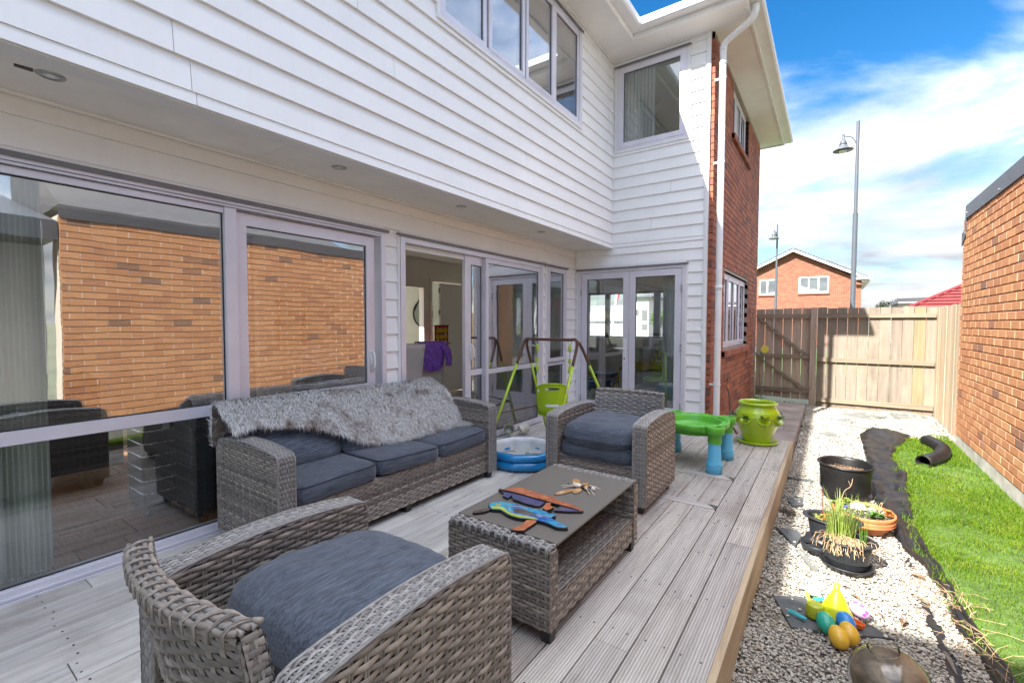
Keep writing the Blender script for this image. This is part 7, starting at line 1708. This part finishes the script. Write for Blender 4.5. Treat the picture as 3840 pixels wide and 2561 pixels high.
for (xb_, zb_) in ((1.90, ze-.02), (-6.95, ze-.14)):
    m = MB(); m.hexa([(xa, HY-.5, za-.16), (xb_, HY-.5, zb_-.16), (xb_, HY-.47, zb_-.16), (xa, HY-.47, za-.16), (xa, HY-.5, za+.0), (xb_, HY-.5, zb_+.0), (xb_, HY-.47, zb_+.0), (xa, HY-.47, za+.0)]); m.build('barge_board', MAT['white'], gh, fixn=True)
m = MB(); m.box((1.62, HY-.5, ze-.25), (2.08, HY+9, ze-.22)); m.build('soffit', MAT['soffit'], gh); m = MB(); m.box((1.20, HY-.62, ze-.16), (2.10, HY-.5, ze-.02)); m.box((2.04, HY-.62, ze-.20), (2.14, HY+9, ze-.0)); m.build('gutter', MAT['white'], gh)
m = MB(); m.q([(.6, HY-.0, ze+.45), (2.05, HY, ze+.02), (2.05, HY+8, ze+.02), (-.2, HY+4.0, 6.05), (-.9, HY+4, 6.1)]); m.build('hip_roof', MAT['roof_dark'], gh)
for (a, b, z0, z1, n) in ((-4.35, -3.28, 3.40, 4.50, 2), (-1.88, -.14, 3.44, 4.55, 3)):
    m = MB()
    for (p, q, r_, s_) in rect_diff((a, b, z0, z1), [(a+.07+(b-a-.07)*k/n, a+(b-a-.07)*(k+1)/n, z0+.07, z1-.07) for k in range(n)]): m.box((p, HY-.05, r_), (q, HY-.001, s_))
    W_ = m.build('window', MAT['white'], gh)
    for k in range(n):
        g_ = MB(); pa, pb = a+.07+(b-a-.07)*k/n, a+(b-a-.07)*(k+1)/n; g_.box((pa, HY-.03, z0+.07), (pb, HY-.02, z1-.07)); g_.build('pane', MAT['glass'], W_)
        g_ = MB(); g_.box((pa, HY-.015, z0+.07), (pb, HY-.006, z1-.07)); g_.build('blind', MAT['blind'], W_)
    s_ = MB(); s_.box((a-.05, HY-.10, z0-.11), (b+.05, HY-.001, z0-.005)); s_.build('sill', MAT['brick_red'], W_)
# red and dark roofs by the brick wall
rr_ = thing('red_roof_house', 'house with a red tiled roof showing over the fence', 'house', (4.5, 25, 0))
m = MB(); m.box((2.9, 24.0, -.3), (9.5, 30, 1.95)); m.build('wall', MAT['brick_red'], rr_)
m = MB(); m.q([(2.55, 23.7, 1.93), (10, 23.7, 1.93), (6.5, 26.9, 3.55), (5.8, 26.9, 3.55)]); m.q([(2.55, 23.7, 1.93), (5.8, 26.9, 3.55), (2.55, 30.3, 1.93)]); R1 = m.build('roof', MAT['roof_red'], rr_)
for k in range(12):
    t = k/12; m = MB(); a = Vector((2.55, 23.7, 1.93)).lerp(Vector((5.8, 26.9, 3.55)), t); b = Vector((10, 23.7, 1.93)).lerp(Vector((6.5, 26.9, 3.55)), t); m.tube([a+Vector((0, -.02, .03)), b+Vector((0, -.02, .03))], .03, 5); m.build('tile_course', MAT['roof_red'], R1)
m = MB(); m.tube([(2.55, 23.7, 1.97), (5.8, 26.9, 3.59)], .07, 6); m.build('ridge_cap', MAT['roof_red'], R1)
dr_ = thing('dark_roof_house', 'house with a charcoal roof left of the red roof', 'house', (5, 45, 0))
m = MB(); m.box((4.1, 44, -.3), (14, 50, 2.9)); m.build('wall', MAT['cream'], dr_); m = MB(); m.q([(3.9, 43.6, 2.75), (14, 43.6, 2.75), (14, 47, 3.5), (4.3, 47, 3.30)]); m.q([(3.9, 43.6, 2.75), (4.3, 47, 3.3), (3.9, 50, 2.75)]); R2 = m.build('roof', MAT['roof_dark'], dr_)
for k in range(7):
    t = k/7; m = MB(); m.tube([Vector((3.9, 43.6, 2.78)).lerp(Vector((4.3, 47, 3.33)), t), Vector((14, 43.6, 2.78)).lerp(Vector((14, 47, 3.53)), t)], .03, 5); m.build('tile_course', MAT['roof_dark'], R2)
m = MB(); m.tube([(7.0, 46.5, 3.3), (7.0, 46.5, 4.0)], .02, 5); m.tube([(6.5, 46.5, 3.9), (7.5, 46.5, 3.9)], .015, 5); m.tube([(6.6, 46.3, 3.75), (7.4, 46.7, 3.75)], .015, 5); m.build('aerial', MAT['galv'], dr_)
def tree(label, x, y, h, r, n, mat='tree_leaf', seed=0, size=.22):
    t = thing('tree', label, 'tree', (x, y, -.3)); m = MB(); m.tube(smoothpath([(x, y, -.3), (x+.1, y, h*.35), (x, y, h*.7)], 4), [.16, .15, .13, .12, .1, .09, .08, .06, .05], 8)
    for k in range(6):
        a = k*1.05; m.tube([(x, y, h*.35+.08*k), (x+r*.6*math.cos(a), y+r*.6*math.sin(a), h*.7+.1*k)], [.06, .02], 6)
    m.build('trunk', MAT['trunk'], t, smooth=True); c = MB()
    for _ in range(n):
        k = random.randrange(9); a = k*2.4; cc = Vector((x+r*.55*math.cos(a)*(k % 3)/2, y+r*.55*math.sin(a)*(k % 3)/2, h*.62+.33*h*((k*7) % 9)/9)); d = Vector((random.gauss(0, 1), random.gauss(0, 1), random.gauss(0, .8))).normalized()*r*.48*random.uniform(.55, 1.05); p = cc+d; s = size*random.uniform(.5, 1.2)
        u = Vector((random.gauss(0, 1), random.gauss(0, 1), random.gauss(0, 1))).normalized(); v = u.orthogonal().normalized(); c.q([p-u*s*.5, p+v*s*.28, p+u*s*.5, p-v*s*.28])
    c.build('crown', MAT[mat], t); return t
tree('small grey green tree left of the charcoal roof', 4.05, 52, 3.15, 1.2, 2600)
# ---- what the far window of the french-door room looks out on
wh = thing('white_house', 'white street house with tall gabled tower seen through the french doors', 'house', (-13, 36, 0))
m = MB(); m.box((-12.3, 34, -.3), (-11.2, 40, 3.2)); m.build('tower', MAT['white'], wh); m = MB(); m.box((-12.7, 33.7, 3.2), (-10.9, 40.3, 3.32)); m.build('tower_roof', MAT['flashing'], wh)
m = MB(); m.prism([(-19.5, -.3), (-13.6, -.3), (-13.6, 1.5), (-15.5, 2.3), (-19.5, 1.6)], 35, 41, axis='y'); m.build('wall', MAT['white'], wh, fixn=True); m = MB(); m.box((-13.6, 36, -.3), (-12.3, 41, 1.6)); m.build('wall', MAT['white'], wh)
m = MB(); m.hexa([(-20, 34.8, 1.45), (-12.2, 34.8, 1.45), (-12.2, 41, 2.9), (-20, 41, 2.9), (-20, 34.8, 1.52), (-12.2, 34.8, 1.52), (-12.2, 41, 3.0), (-20, 41, 3.0)]); m.build('roof', simple('grey_roof', (.25, .26, .28), .6), wh)
for (a, b, z0, z1) in ((-12.15, -11.95, 1.9, 2.35), (-11.75, -11.3, 1.5, 2.3), (-11.75, -11.3, .8, 1.25), (-14.6, -14.3, .5, 1.2)): m = MB(); m.box((a, 33.97, z0), (b, 33.999, z1)); m.build('window', MAT['alu_dark'], wh)
wf_ = thing('white_fence', 'pale timber fence in front of the white street house', 'fence', (-13, 33, 0))
for k in range(34): m = MB(); m.box((-17.2+k*.17, 32.95, -.3), (-17.2+k*.17+.16, 33, .92)); m.build('paling', MAT['cream'], wf_)
m = MB(); m.q([(-40, 11.5, -.30), (-1.5, 11.5, -.30), (6, 31, -.30), (-40, 31, -.30)]); tag(m.build('verge', MAT['lawn_base']), 'grass verge beyond the house', kind='structure')
m = MB(); m.tube([(-7.26, 17, -.3), (-6.86, 17, 2.46)], .05, 8); sg = m; so_ = thing('flag_sign', 'white feather flag with a red pennant seen through the french doors', 'flag', (-7.26, 17, -.3)); sg.build('pole', MAT['white'], so_)
m = MB(); m.prism([(-6.92, 2.45), (-6.735, 2.44), (-6.90, 1.95)], 16.98, 16.99, axis='y'); m.build('pennant', MAT['red'], so_)
lamp('thin lamp post on the street seen through the french doors', -9.2, 30.0, 4.2, 0, .4)
tree('leafy green street tree seen through the french doors', -10.2, 33, 2.2, .8, 900, 'leaf', size=.16)
